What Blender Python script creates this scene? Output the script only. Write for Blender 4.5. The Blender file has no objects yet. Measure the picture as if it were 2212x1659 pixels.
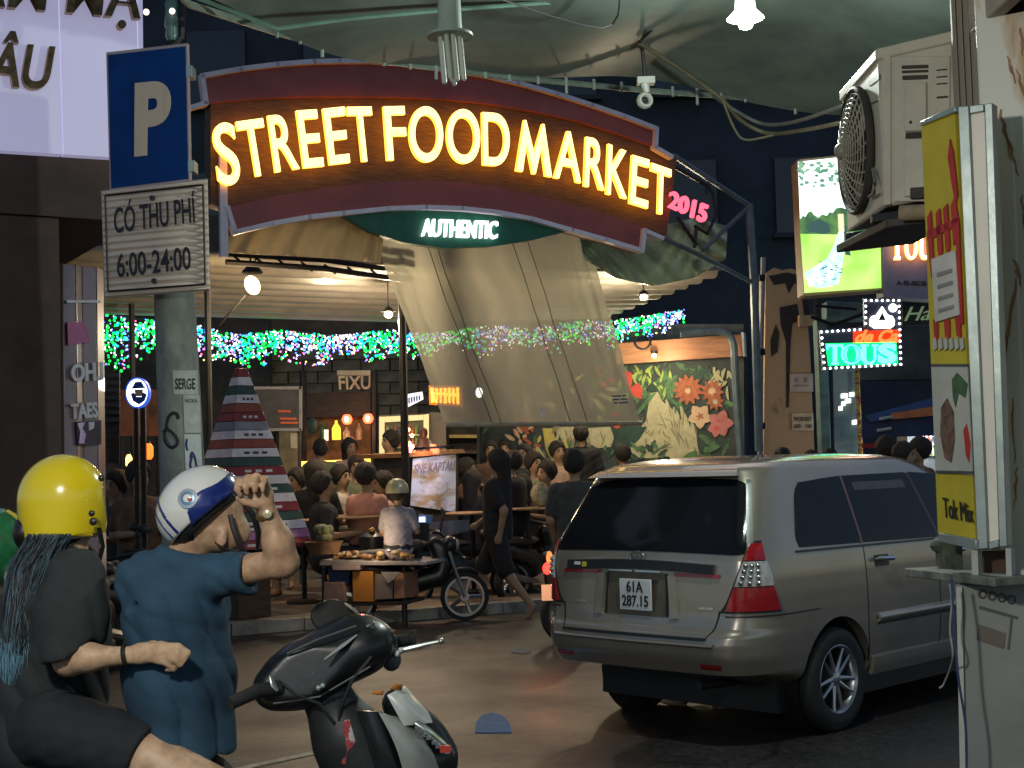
import bpy, bmesh, math, random
import numpy as np
from mathutils import Vector, Matrix

random.seed(7)
SC = bpy.context.scene
COL = SC.collection
PI = math.pi
V = Vector

# ------------------------------------------------------------------ camera
FPX = 3039.0                      # focal length in units of a 2212 x 1659 picture
EYE = V((0.0, 0.0, 1.70))
PITCH = math.atan(175.5 / FPX)
ROLL = 0.027
R3 = (Matrix.Rotation(PI / 2 + PITCH, 3, 'X') @ Matrix.Rotation(-ROLL, 3, 'Z'))
cam = bpy.data.cameras.new('camera')
cam.sensor_width = 36.0
cam.lens = FPX / 2212 * 36.0
cam.clip_start = 0.05
cam.clip_end = 500
cam_ob = bpy.data.objects.new('camera', cam)
cam_ob.matrix_world = Matrix.Translation(EYE) @ R3.to_4x4()
COL.objects.link(cam_ob)
SC.camera = cam_ob

# ------------------------------------------------------------------ night sky, faint moon, exposure
world = bpy.data.worlds.new('World')
SC.world = world
world.use_nodes = True
_nt = world.node_tree
_bg = _nt.nodes['Background']
_sky = _nt.nodes.new('ShaderNodeTexSky')
_sky.sky_type = 'NISHITA'
_sky.sun_disc = False
_sky.sun_elevation = math.radians(38)
_sky.sun_rotation = math.radians(10)
_nt.links.new(_sky.outputs[0], _bg.inputs[0])
_bg.inputs[1].default_value = 0.058
sun = bpy.data.lights.new('moon', 'SUN')
sun.energy = 0.02
sun.angle = math.radians(0.5)
sun.color = (0.8, 0.88, 1.0)
sun_ob = bpy.data.objects.new('moon', sun)
sun_ob.rotation_euler = (math.radians(60), 0, math.radians(-160))
COL.objects.link(sun_ob)
SC.view_settings.view_transform = 'Standard'
SC.view_settings.look = 'None'
SC.view_settings.exposure = 0.45
SC.view_settings.gamma = 1.0
SC.view_settings.use_curve_mapping = False
SC.render.engine = 'CYCLES'
SC.cycles.use_denoising = True
SC.cycles.max_bounces = 6
SC.cycles.diffuse_bounces = 3
SC.cycles.glossy_bounces = 3
SC.cycles.transmission_bounces = 4
SC.cycles.transparent_max_bounces = 10
SC.cycles.sample_clamp_indirect = 4.0
SC.cycles.caustics_reflective = False
SC.cycles.caustics_refractive = False


def lamp(name, loc, energy, color=(1, 1, 1), radius=0.05, spot=None, aim=None):
    l = bpy.data.lights.new(name, 'SPOT' if spot else 'POINT')
    l.energy = energy
    l.color = color
    l.shadow_soft_size = radius
    if spot:
        l.spot_size = math.radians(spot)
        l.spot_blend = 0.6
    o = bpy.data.objects.new(name, l)
    o.location = loc
    if aim is not None:
        o.rotation_euler = (V(aim) - V(loc)).to_track_quat('-Z', 'Y').to_euler()
    COL.objects.link(o)
    return o


# ------------------------------------------------------------------ from a place in the view to a place in the world
def U(u, v, d):
    w = R3 @ V(((u - 1106) / FPX, (829.5 - v) / FPX, -1.0))
    return EYE + w * (d / w.y)


def G(u, v, z=0.0):
    w = R3 @ V(((u - 1106) / FPX, (829.5 - v) / FPX, -1.0))
    return EYE + w * ((z - EYE.z) / w.z)


def PX(p):
    q = R3.transposed() @ (V(p) - EYE)
    return (1106 + FPX * q.x / -q.z, 829.5 - FPX * q.y / -q.z)


class Plane:
    """a vertical plane through two ground-projected points; n points to the viewer"""
    def __init__(s, p0, p1):
        s.o = V((p0[0], p0[1], 0))
        d = V((p1[0] - p0[0], p1[1] - p0[1], 0))
        s.e = d.normalized()
        s.n = V((s.e.y, -s.e.x, 0))
        if s.n.dot(V((EYE.x, EYE.y, 0)) - s.o) < 0:
            s.n = -s.n

    def at(s, u, v, off=0.0):
        w = R3 @ V(((u - 1106) / FPX, (829.5 - v) / FPX, -1.0))
        o = s.o + s.n * off
        t = (o - EYE).dot(s.n) / w.dot(s.n)
        return EYE + w * t

    def sz(s, u, v, off=0.0):
        p = s.at(u, v, off)
        return (p - s.o).dot(s.e), p.z

    def pt(s, a, z, off=0.0):
        return s.o + s.e * a + V((0, 0, z)) + s.n * off

    def shift(s, off):
        q = Plane.__new__(Plane)
        q.o = s.o + s.n * off
        q.e = s.e
        q.n = s.n
        return q


def front(d, u=1106):
    """plane square to the view at depth d"""
    return Plane(V((-1, d, 0)), V((1, d, 0)))


# ------------------------------------------------------------------ mesh builder
WLOC = {}


class MB:
    def __init__(s):
        s.v, s.f, s.m = [], [], []

    def add(s, vs, fs, mi=0):
        b = len(s.v)
        s.v.extend([V(p) for p in vs])
        for f in fs:
            s.f.append(tuple(b + i for i in f))
            s.m.append(mi)
        return s

    def box(s, c, size, rot=None, mi=0):
        hx, hy, hz = size[0] / 2, size[1] / 2, size[2] / 2
        vs = [V((x, y, z)) for z in (-hz, hz) for y in (-hy, hy) for x in (-hx, hx)]
        if rot is not None:
            vs = [rot @ p for p in vs]
        c = V(c)
        return s.add([c + p for p in vs], [(0, 2, 3, 1), (4, 5, 7, 6), (0, 1, 5, 4), (2, 6, 7, 3), (0, 4, 6, 2), (1, 3, 7, 5)], mi)

    def slab(s, pl, a0, a1, z0, z1, thick, off=0.0, mi=0):
        """box on a plane: front face at off, going back by thick"""
        vs = [pl.pt(a, z, o) for z in (z0, z1) for o in (off - thick, off) for a in (a0, a1)]
        return s.add(vs, [(0, 2, 3, 1), (4, 5, 7, 6), (0, 1, 5, 4), (2, 6, 7, 3), (0, 4, 6, 2), (1, 3, 7, 5)], mi)

    def prism(s, pts, vec, mi=0):
        vec = V(vec)
        n = len(pts)
        pts = [V(p) for p in pts]
        vs = pts + [p + vec for p in pts]
        fs = [tuple(range(n)), tuple(range(2 * n - 1, n - 1, -1))]
        fs += [(i, i + n, (i + 1) % n + n, (i + 1) % n) for i in range(n)]
        return s.add(vs, fs, mi)

    def poly(s, pl, px, thick=0.02, off=0.0, mi=0):
        return s.prism([pl.at(u, v, off) for u, v in px], -pl.n * thick, mi)

    def tube(s, pts, r, n=8, mi=0, cap=True, flat=None):
        pts = [V(p) for p in pts]
        rs = r if isinstance(r, (list, tuple)) else [r] * len(pts)
        vs, fs = [], []
        up = None
        for i, p in enumerate(pts):
            t = (pts[min(i + 1, len(pts) - 1)] - pts[max(i - 1, 0)])
            t = t.normalized() if t.length > 1e-9 else V((0, 0, 1))
            if up is None:
                up = V((0, 0, 1)) if abs(t.z) < 0.9 else V((0, 1, 0))
            a = t.cross(up).normalized()
            b = a.cross(t).normalized()
            up = b
            for k in range(n):
                th = 2 * PI * k / n
                vs.append(p + a * (rs[i] * math.cos(th)) + b * (rs[i] * (flat or 1) * math.sin(th)))
        for i in range(len(pts) - 1):
            for k in range(n):
                fs.append((i * n + k, i * n + (k + 1) % n, (i + 1) * n + (k + 1) % n, (i + 1) * n + k))
        if cap:
            fs.append(tuple(range(n - 1, -1, -1)))
            fs.append(tuple((len(pts) - 1) * n + k for k in range(n)))
        return s.add(vs, fs, mi)

    def lathe(s, prof, M=None, n=24, mi=0, close=False, cap=True):
        M = M or Matrix.Identity(4)
        vs, fs = [], []
        for r, z in prof:
            for k in range(n):
                th = 2 * PI * k / n
                vs.append(M @ V((r * math.cos(th), r * math.sin(th), z)))
        m = len(prof)
        for i in range(m if close else m - 1):
            j = (i + 1) % m
            for k in range(n):
                fs.append((i * n + k, i * n + (k + 1) % n, j * n + (k + 1) % n, j * n + k))
        if cap and not close:
            if prof[0][0] > 1e-5:
                fs.append(tuple(range(n - 1, -1, -1)))
            if prof[-1][0] > 1e-5:
                fs.append(tuple((m - 1) * n + k for k in range(n)))
        return s.add(vs, fs, mi)

    def ball(s, c, r, seg=12, rings=8, M=None, mi=0):
        rx, ry, rz = r if isinstance(r, (list, tuple)) else (r, r, r)
        c = V(c)
        vs = [c + (M or Matrix.Identity(3)) @ V((0, 0, rz))]
        for i in range(1, rings):
            ph = PI * i / rings
            for k in range(seg):
                th = 2 * PI * k / seg
                p = V((rx * math.sin(ph) * math.cos(th), ry * math.sin(ph) * math.sin(th), rz * math.cos(ph)))
                vs.append(c + (M @ p if M else p))
        vs.append(c + (M or Matrix.Identity(3)) @ V((0, 0, -rz)))
        fs = [(0, 1 + k, 1 + (k + 1) % seg) for k in range(seg)]
        for i in range(rings - 2):
            for k in range(seg):
                a = 1 + i * seg
                fs.append((a + k, a + seg + k, a + seg + (k + 1) % seg, a + (k + 1) % seg))
        a = 1 + (rings - 2) * seg
        fs += [(a + k, len(vs) - 1, a + (k + 1) % seg) for k in range(seg)]
        return s.add(vs, fs, mi)

    def grid(s, fn, nu, nv, mi=0):
        vs = [fn(i / nu, j / nv) for j in range(nv + 1) for i in range(nu + 1)]
        fs = [(j * (nu + 1) + i, j * (nu + 1) + i + 1, (j + 1) * (nu + 1) + i + 1, (j + 1) * (nu + 1) + i) for j in range(nv) for i in range(nu)]
        return s.add(vs, fs, mi)

    def sheet(s, fn, nu, nv, thick_vec, mi=0):
        """a closed sheet with thickness"""
        t = V(thick_vec)
        b = len(s.v)
        s.grid(fn, nu, nv, mi)
        s.grid(lambda a, c: fn(a, c) + t, nu, nv, mi)
        k = (nu + 1) * (nv + 1)
        rim = [i for i in range(nu + 1)] + [j * (nu + 1) + nu for j in range(1, nv + 1)] + [nv * (nu + 1) + i for i in range(nu - 1, -1, -1)] + [j * (nu + 1) for j in range(nv - 1, 0, -1)]
        for i in range(len(rim)):
            p, q = rim[i], rim[(i + 1) % len(rim)]
            s.f.append((b + p, b + q, b + k + q, b + k + p))
            s.m.append(mi)
        return s

    def mesh(s, name, mats, org=V((0, 0, 0)), smooth=40):
        me = bpy.data.meshes.new(name)
        me.from_pydata([tuple(p - org) for p in s.v], [], s.f)
        if not isinstance(mats, (list, tuple)):
            mats = [mats]
        for m in mats:
            me.materials.append(m)
        if len(mats) > 1:
            me.polygons.foreach_set('material_index', s.m)
        bm = bmesh.new()
        bm.from_mesh(me)
        bmesh.ops.recalc_face_normals(bm, faces=bm.faces)
        bm.to_mesh(me)
        bm.free()
        if smooth:
            me.polygons.foreach_set('use_smooth', [True] * len(me.polygons))
            me.set_sharp_from_angle(angle=math.radians(smooth))
        me.update()
        return me

    def build(s, name, mats, parent=None, smooth=40, bev=0, stuff=False):
        if parent is not None:
            org = WLOC[parent.name]
        else:
            n = len(s.v)
            org = V((sum(p.x for p in s.v) / n, sum(p.y for p in s.v) / n, min(p.z for p in s.v)))
        me = s.mesh(name, mats, org, smooth)
        return link(name, me, parent, org, bev, stuff)


def link(name, me, parent=None, org=None, bev=0, stuff=False):
    o = bpy.data.objects.new(name, me)
    COL.objects.link(o)
    if parent is not None:
        o.parent = parent
        WLOC[o.name] = WLOC[parent.name].copy()
    else:
        o.location = org if org is not None else (0, 0, 0)
        WLOC[o.name] = V(o.location)
    if bev:
        b = o.modifiers.new('bevel', 'BEVEL')
        b.width = bev
        b.segments = 2
        b.limit_method = 'ANGLE'
        b.angle_limit = math.radians(40)
    if stuff:
        o['kind'] = 'stuff'
    return o


def tag(o, label=None, cat=None, group=None, kind=None):
    if label:
        o['label'] = label
    if cat:
        o['category'] = cat
    if group:
        o['group'] = group
    if kind:
        o['kind'] = kind
    return o


def thing(name, loc, label, cat, group=None):
    o = bpy.data.objects.new(name, None)
    o.empty_display_size = 0.1
    o.location = loc
    COL.objects.link(o)
    WLOC[o.name] = V(loc)
    return tag(o, label, cat, group)


KIDS = {}


def copy_tree(o, loc=None, rz=None, label=None, group=None, scale=None):
    """a copy of a thing with copies of its parts and sub-parts; mesh data shared"""
    def rec(a, par):
        c = a.copy()
        COL.objects.link(c)
        c.parent = par
        for ch in a.children:
            rec(ch, c)
        return c
    r = rec(o, None)
    if loc is not None:
        r.location = loc
    if rz is not None:
        r.rotation_euler = (0, 0, rz)
    if scale is not None:
        r.scale = (scale,) * 3 if not isinstance(scale, (tuple, list)) else scale
    if label:
        r['label'] = label
    if group:
        r['group'] = group
    return r


# ------------------------------------------------------------------ materials (all procedural)
def M(name, col, rough=0.6, metal=0.0, var=0.25, scale=6.0, bump=0.15, bscale=None, coat=0.0, col2=None, spec=0.5, trans=0.0, sss=0.0, detail=5, stretch=None, blend=(0.35, 0.7), dist=0.01):
    m = bpy.data.materials.new(name)
    m.use_nodes = True
    nt = m.node_tree
    b = nt.nodes['Principled BSDF']
    tc = nt.nodes.new('ShaderNodeTexCoord')
    src = tc.outputs['Object']
    if stretch:
        mp = nt.nodes.new('ShaderNodeMapping')
        mp.inputs['Scale'].default_value = stretch
        nt.links.new(src, mp.inputs['Vector'])
        src = mp.outputs['Vector']
    nz = nt.nodes.new('ShaderNodeTexNoise')
    nz.inputs['Scale'].default_value = scale
    nz.inputs['Detail'].default_value = detail
    nz.inputs['Roughness'].default_value = 0.65
    nt.links.new(src, nz.inputs['Vector'])
    cr = nt.nodes.new('ShaderNodeValToRGB')
    cr.color_ramp.elements[0].position = blend[0]
    cr.color_ramp.elements[1].position = blend[1]
    c2 = col2 if col2 else tuple(max(0, c * (1 - var)) for c in col)
    c1 = col if col2 else tuple(min(1, c * (1 + var * 0.5)) for c in col)
    cr.color_ramp.elements[0].color = (*c2, 1)
    cr.color_ramp.elements[1].color = (*c1, 1)
    nt.links.new(nz.outputs['Fac'], cr.inputs['Fac'])
    nt.links.new(cr.outputs['Color'], b.inputs['Base Color'])
    b.inputs['Roughness'].default_value = rough
    b.inputs['Metallic'].default_value = metal
    b.inputs['Specular IOR Level'].default_value = spec
    b.inputs['Coat Weight'].default_value = coat
    b.inputs['Transmission Weight'].default_value = trans
    if sss:
        b.inputs['Subsurface Weight'].default_value = sss
        b.inputs['Subsurface Radius'].default_value = (0.01, 0.005, 0.003)
    if bump:
        bp = nt.nodes.new('ShaderNodeBump')
        bp.inputs['Strength'].default_value = bump
        bp.inputs['Distance'].default_value = dist
        if bscale:
            n2 = nt.nodes.new('ShaderNodeTexNoise')
            n2.inputs['Scale'].default_value = bscale
            n2.inputs['Detail'].default_value = 4
            nt.links.new(src, n2.inputs['Vector'])
            nt.links.new(n2.outputs['Fac'], bp.inputs['Height'])
        else:
            nt.links.new(nz.outputs['Fac'], bp.inputs['Height'])
        nt.links.new(bp.outputs['Normal'], b.inputs['Normal'])
    return m


def E(name, col, strength, var=0.0, scale=8.0, col2=None, base=None, blend=(0.4, 0.6)):
    """a lamp, a lit sign or a screen"""
    m = bpy.data.materials.new(name)
    m.use_nodes = True
    nt = m.node_tree
    b = nt.nodes['Principled BSDF']
    b.inputs['Base Color'].default_value = (*(base or tuple(min(0.8, c) for c in col)), 1)
    b.inputs['Roughness'].default_value = 0.4
    b.inputs['Emission Strength'].default_value = strength
    tc = nt.nodes.new('ShaderNodeTexCoord')
    nz = nt.nodes.new('ShaderNodeTexNoise')
    nz.inputs['Scale'].default_value = scale
    nt.links.new(tc.outputs['Object'], nz.inputs['Vector'])
    cr = nt.nodes.new('ShaderNodeValToRGB')
    cr.color_ramp.elements[0].position = blend[0]
    cr.color_ramp.elements[1].position = blend[1]
    cr.color_ramp.elements[0].color = (*(col2 or tuple(c * (1 - var) for c in col)), 1)
    cr.color_ramp.elements[1].color = (*col, 1)
    nt.links.new(nz.outputs['Fac'], cr.inputs['Fac'])
    nt.links.new(cr.outputs['Color'], b.inputs['Emission Color'])
    return m


def sheet_mat(name, col, clear=0.3, rough=0.5, var=0.2, scale=3.0, transl=0.5):
    """translucent plastic sheet"""
    m = M(name, col, rough=rough, var=var, scale=scale, bump=0.2)
    nt = m.node_tree
    b = nt.nodes['Principled BSDF']
    out = nt.nodes['Material Output']
    tl = nt.nodes.new('ShaderNodeBsdfTranslucent')
    tl.inputs[0].default_value = (*col, 1)
    tr = nt.nodes.new('ShaderNodeBsdfTransparent')
    tr.inputs[0].default_value = (0.95, 0.93, 0.85, 1)
    m1 = nt.nodes.new('ShaderNodeMixShader')
    m1.inputs[0].default_value = transl
    m2 = nt.nodes.new('ShaderNodeMixShader')
    m2.inputs[0].default_value = clear
    nt.links.new(b.outputs[0], m1.inputs[1])
    nt.links.new(tl.outputs[0], m1.inputs[2])
    nt.links.new(m1.outputs[0], m2.inputs[1])
    nt.links.new(tr.outputs[0], m2.inputs[2])
    nt.links.new(m2.outputs[0], out.inputs[0])
    return m


# ------------------------------------------------------------------ lettering
def glyphs(body, bold=0.0, extrude=0.5, res=4, shear=0.0, space=1.0):
    c = bpy.data.curves.new('t', 'FONT')
    c.body = body
    c.extrude = extrude
    c.offset = bold
    c.resolution_u = res
    c.shear = shear
    c.space_character = space
    o = bpy.data.objects.new('t', c)
    me = bpy.data.meshes.new_from_object(o)
    vs = [V(v.co) for v in me.vertices]
    fs = [tuple(p.vertices) for p in me.polygons]
    bpy.data.objects.remove(o)
    bpy.data.curves.remove(c)
    bpy.data.meshes.remove(me)
    x0, x1 = min(p.x for p in vs), max(p.x for p in vs)
    y0, y1 = min(p.y for p in vs), max(p.y for p in vs)
    vs = [V(((p.x - x0) / (x1 - x0), (p.y - y0) / (y1 - y0), p.z)) for p in vs]
    return vs, fs


def text_on(mb, pl, body, TL, TR, BL, BR, depth=0.02, off=0.0, bold=0.0, mi=0, res=3, shear=0.0, face_mi=None, space=1.0):
    """raised lettering: its box is given by four corners on the plane, its back at off"""
    vs, fs = glyphs(body, bold, 0.5, res, shear, space)
    c = [pl.at(*q, off) for q in (TL, TR, BL, BR)]
    out = []
    for p in vs:
        a = c[2].lerp(c[3], p.x)
        b = c[0].lerp(c[1], p.x)
        out.append(a.lerp(b, p.y) + pl.n * ((p.z + 0.5) * depth))
    if face_mi is None:
        mb.add(out, fs, mi)
    else:
        b0 = len(mb.v)
        mb.v.extend(out)
        for f in fs:
            mb.f.append(tuple(b0 + i for i in f))
            mb.m.append(face_mi if all(vs[i].z > 0.49 for i in f) else mi)
    return mb


def text3(mb, body, o, ex, ey, depth, w, h, bold=0.0, mi=0):
    """lettering with its lower corner at o, along ex and ey, w wide and h high"""
    vs, fs = glyphs(body, bold, 0.5, 3)
    n = ex.cross(ey).normalized()
    mb.add([o + ex * (p.x * w) + ey * (p.y * h) + n * ((p.z + 0.5) * depth) for p in vs], fs, mi)
    return mb


# ------------------------------------------------------------------ smooth bodies from distance fields
def cap(a, b, ra, rb, sq=None):
    """rounded cone from a to b; sq squashes along a world axis vector by a factor"""
    a, b = np.array(a, float), np.array(b, float)

    def f(P):
        d = b - a
        pa = P - a
        t = np.clip((pa @ d) / max(d @ d, 1e-9), 0, 1)
        q = pa - t[:, None] * d
        if sq is not None:
            ax = np.array(sq[:3], float)
            ax /= np.linalg.norm(ax)
            k = q @ ax
            q = q + (k * (sq[3] - 1))[:, None] * ax
        return np.sqrt((q * q).sum(1)) - (ra + (rb - ra) * t)
    return f


def ell(c, r, M3=None):
    c, r = np.array(c, float), np.array(r, float)
    Mi = np.array(M3.transposed()) if M3 is not None else None

    def f(P):
        q = P - c
        if Mi is not None:
            q = q @ Mi.T
        k0 = np.sqrt(((q / r) ** 2).sum(1))
        k1 = np.sqrt(((q / (r * r)) ** 2).sum(1))
        return k0 * (k0 - 1) / np.maximum(k1, 1e-6)
    return f


def half(p, n):
    p, n = np.array(p, float), np.array(n, float)
    n = n / np.linalg.norm(n)
    return lambda P: (P - p) @ n


def uni(fs, k=0.02):
    def f(P):
        d = fs[0](P)
        for g in fs[1:]:
            e = g(P)
            if k > 0:
                h = np.maximum(k - np.abs(d - e), 0) / k
                d = np.minimum(d, e) - h * h * k * 0.25
            else:
                d = np.minimum(d, e)
        return d
    return f


def inter(*fs):
    def f(P):
        d = fs[0](P)
        for g in fs[1:]:
            d = np.maximum(d, g(P))
        return d
    return f


def sub(a, b):
    return lambda P: np.maximum(a(P), -b(P))


def wrinkle(fn, amp, sets):
    """folds: sets of (direction, wavenumber, warp direction, warp wavenumber, warp amount)"""
    def f(P):
        d = fn(P)
        w = 0
        for dv, k, wv, wk, wa in sets:
            w = w + 1 - 1.6 * np.abs(np.sin((P @ np.array(dv)) * k + wa * np.sin((P @ np.array(wv)) * wk + 1.3 * np.sin(P[:, 2] * wk * 0.7)))) ** .8
        return d + amp * w / len(sets)
    return f


def surf(fn, lo, hi, h, name, mat, smooth_iter=2, parent=None, org=V((0, 0, 0))):
    """surface nets on a grid"""
    lo, hi = np.array(lo, float), np.array(hi, float)
    n = np.ceil((hi - lo) / h).astype(int) + 1
    ax = [lo[i] + h * np.arange(n[i]) for i in range(3)]
    X, Y, Z = np.meshgrid(*ax, indexing='ij')
    P = np.stack([X.ravel(), Y.ravel(), Z.ravel()], 1)
    val = np.empty(len(P))
    st = 400000
    for i in range(0, len(P), st):
        val[i:i + st] = fn(P[i:i + st])
    val = val.reshape(n)
    s = val < 0
    c = np.zeros(n - 1, int)
    for dx in (0, 1):
        for dy in (0, 1):
            for dz in (0, 1):
                c += s[dx:n[0] - 1 + dx, dy:n[1] - 1 + dy, dz:n[2] - 1 + dz]
    act = (c > 0) & (c < 8)
    idx = -np.ones(n - 1, int)
    cells = np.argwhere(act)
    idx[act] = np.arange(len(cells))
    acc = np.zeros((len(cells), 3))
    cnt = np.zeros(len(cells))
    ij = cells
    corners = [(0, 0, 0), (1, 0, 0), (0, 1, 0), (1, 1, 0), (0, 0, 1), (1, 0, 1), (0, 1, 1), (1, 1, 1)]
    for a in range(8):
        for b in range(a + 1, 8):
            ca, cb = np.array(corners[a]), np.array(corners[b])
            if abs(ca - cb).sum() != 1:
                continue
            va = val[tuple((ij + ca).T)]
            vb = val[tuple((ij + cb).T)]
            mk = (va < 0) != (vb < 0)
            t = np.where(mk, va / np.where(mk, va - vb, 1), 0)
            p = ca + t[:, None] * (cb - ca)
            acc[mk] += p[mk]
            cnt[mk] += 1
    vert = lo + h * (ij + acc / np.maximum(cnt, 1)[:, None])
    faces = []
    for d in range(3):
        e, g = (d + 1) % 3, (d + 2) % 3
        sa = [slice(None)] * 3
        sb = [slice(None)] * 3
        sa[d] = slice(0, n[d] - 1)
        sb[d] = slice(1, n[d])
        A, B = s[tuple(sa)], s[tuple(sb)]
        q = np.argwhere(A != B)
        q = q[(q[:, e] > 0) & (q[:, g] > 0) & (q[:, e] < n[e] - 1) & (q[:, g] < n[g] - 1)]
        ins = A[tuple(q.T)]
        def cell(oe, og):
            r = q.copy()
            r[:, e] += oe
            r[:, g] += og
            return idx[tuple(r.T)]
        quad = np.stack([cell(-1, -1), cell(0, -1), cell(0, 0), cell(-1, 0)], 1)
        quad[~ins] = quad[~ins][:, ::-1]
        faces.append(quad)
    faces = np.concatenate(faces)
    faces = faces[(faces >= 0).all(1)]
    for _ in range(smooth_iter):
        a2 = np.zeros_like(vert)
        c2 = np.zeros(len(vert))
        for k in range(4):
            i, j = faces[:, k], faces[:, (k + 1) % 4]
            np.add.at(a2, i, vert[j])
            np.add.at(c2, i, 1)
            np.add.at(a2, j, vert[i])
            np.add.at(c2, j, 1)
        vert = 0.4 * vert + 0.6 * a2 / np.maximum(c2, 1)[:, None]
    me = bpy.data.meshes.new(name)
    if parent is not None:
        org = WLOC[parent.name]
    me.from_pydata((vert - np.array(org)).tolist(), [], faces.tolist())
    me.materials.append(mat)
    me.polygons.foreach_set('use_smooth', [True] * len(me.polygons))
    me.update()
    return me


def body(fn, lo, hi, h, name, mat, parent=None, smooth_iter=2, org=V((0, 0, 0))):
    me = surf(fn, lo, hi, h, name, mat, smooth_iter, parent, org)
    return link(name, me, parent, org if parent is None else None)

# ================================================================== ground, kerb, pavement
MP = Plane(U(455, 300, 14.5), U(1455, 300, 17.26))      # plane of the market arch, above the kerb
EX, NIN = MP.e, -MP.n
asphalt = M('asphalt', (0.027, 0.022, 0.020), rough=0.62, var=0.5, scale=2.2, bump=0.5, bscale=160, dist=0.006, detail=8)
_b = asphalt.node_tree.nodes['Principled BSDF']
_n = asphalt.node_tree.nodes.new('ShaderNodeTexNoise')
_n.inputs['Scale'].default_value = 0.9
_n.inputs['Detail'].default_value = 6
_r = asphalt.node_tree.nodes.new('ShaderNodeMapRange')
_r.inputs['From Min'].default_value = 0.3
_r.inputs['From Max'].default_value = 0.7
_r.inputs['To Min'].default_value = 0.36
_r.inputs['To Max'].default_value = 0.65
_t = asphalt.node_tree.nodes.new('ShaderNodeTexCoord')
asphalt.node_tree.links.new(_t.outputs['Object'], _n.inputs['Vector'])
asphalt.node_tree.links.new(_n.outputs['Fac'], _r.inputs['Value'])
asphalt.node_tree.links.new(_r.outputs['Result'], _b.inputs['Roughness'])
concrete = M('concrete', (0.30, 0.29, 0.26), rough=0.85, var=0.4, scale=5, bump=0.3, bscale=60)
paving = M('paving', (0.20, 0.15, 0.11), rough=0.6, var=0.4, scale=3, bump=0.3, bscale=50)

_nt2 = asphalt.node_tree
_ramp = [n for n in _nt2.nodes if n.type == 'VALTORGB'][0]
_sp = _nt2.nodes.new('ShaderNodeTexNoise')
_sp.inputs['Scale'].default_value = 16
_sp.inputs['Detail'].default_value = 6
_sp.inputs['Roughness'].default_value = .8
_vo = _nt2.nodes.new('ShaderNodeTexVoronoi')
_vo.feature = 'DISTANCE_TO_EDGE'
_vo.inputs['Scale'].default_value = .55
_wp = _nt2.nodes.new('ShaderNodeMixRGB')
_wp.inputs[0].default_value = .35
_nt2.links.new(_t.outputs['Object'], _wp.inputs[1])
_nt2.links.new(_n.outputs['Color'], _wp.inputs[2])
_nt2.links.new(_wp.outputs[0], _vo.inputs['Vector'])
_cm = _nt2.nodes.new('ShaderNodeMapRange')
_cm.inputs['From Max'].default_value = .012
_cm.inputs['To Min'].default_value = .35
_nt2.links.new(_vo.outputs['Distance'], _cm.inputs['Value'])
_sm = _nt2.nodes.new('ShaderNodeMapRange')
_sm.inputs['From Min'].default_value = .35
_sm.inputs['From Max'].default_value = .65
_sm.inputs['To Min'].default_value = .15
_sm.inputs['To Max'].default_value = 1.9
_nt2.links.new(_t.outputs['Object'], _sp.inputs['Vector'])
_nt2.links.new(_sp.outputs['Fac'], _sm.inputs['Value'])
_mu = _nt2.nodes.new('ShaderNodeMath')
_mu.operation = 'MULTIPLY'
_nt2.links.new(_sm.outputs[0], _mu.inputs[0])
_nt2.links.new(_cm.outputs[0], _mu.inputs[1])
_mx = _nt2.nodes.new('ShaderNodeVectorMath')
_mx.operation = 'SCALE'
_nt2.links.new(_ramp.outputs[0], _mx.inputs[0])
_nt2.links.new(_mu.outputs[0], _mx.inputs['Scale'])
_nt2.links.new(_mx.outputs[0], _b.inputs['Base Color'])
mb = MB()
mb.grid(lambda a, b: V((-60 + 120 * a, -20 + 140 * b, 0)), 24, 28)
tag(mb.build('road', asphalt), kind='structure')
K0 = G(880, 1343)
KP = Plane(K0, K0 + EX)
mb = MB()
mb.add([KP.pt(-14, 0.12, -0.15), KP.pt(30, 0.12, -0.15), KP.pt(30, 0.12, -22), KP.pt(-14, 0.12, -22),
        KP.pt(-14, 0.0, -0.15), KP.pt(30, 0.0, -0.15), KP.pt(30, 0.0, -22), KP.pt(-14, 0.0, -22)],
       [(0, 1, 2, 3), (0, 4, 5, 1), (1, 5, 6, 2), (2, 6, 7, 3), (3, 7, 4, 0)])
tag(mb.build('market_pavement', paving), kind='structure')
ks = [(concrete,)]
mb = MB()
mb.slab(KP, -14, 30, 0.0, 0.06, 0.145, 0.0)
kerb = tag(mb.build('kerb', M('mortar', (0.08, 0.075, 0.07), 0.9)), kind='structure')
proto = None
for i in range(26):
    a = -8 + i * 0.8
    if proto is None:
        mb = MB()
        mb.box((0, 0, 0.065), (0.785, 0.15, 0.125))
        proto = mb.mesh('kerb_stone', concrete)
    o = link('kerb_stone', proto, kerb)
    o.location = KP.pt(a, 0.0 + random.uniform(-.004, .004), -0.072) - WLOC[kerb.name]
    o.rotation_euler = (0, 0, math.atan2(EX.y, EX.x) + random.uniform(-.006, .006))

linepaint = M('road_paint', (0.45, 0.40, 0.28), rough=0.7, var=0.6, scale=9, bump=0.3)
mb = MB()
l0, l1 = G(470, 1672), G(850, 1590)
ld = (l1 - l0).normalized()
lp = V((ld.y, -ld.x, 0))
mb.add([l0 + lp * .04 + V((0, 0, .004)), l1 + lp * .04 + V((0, 0, .004)), l1 - lp * .04 + V((0, 0, .004)), l0 - lp * .04 + V((0, 0, .004))], [(0, 1, 2, 3)])
tag(mb.build('road_marking', linepaint), kind='structure')
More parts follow.
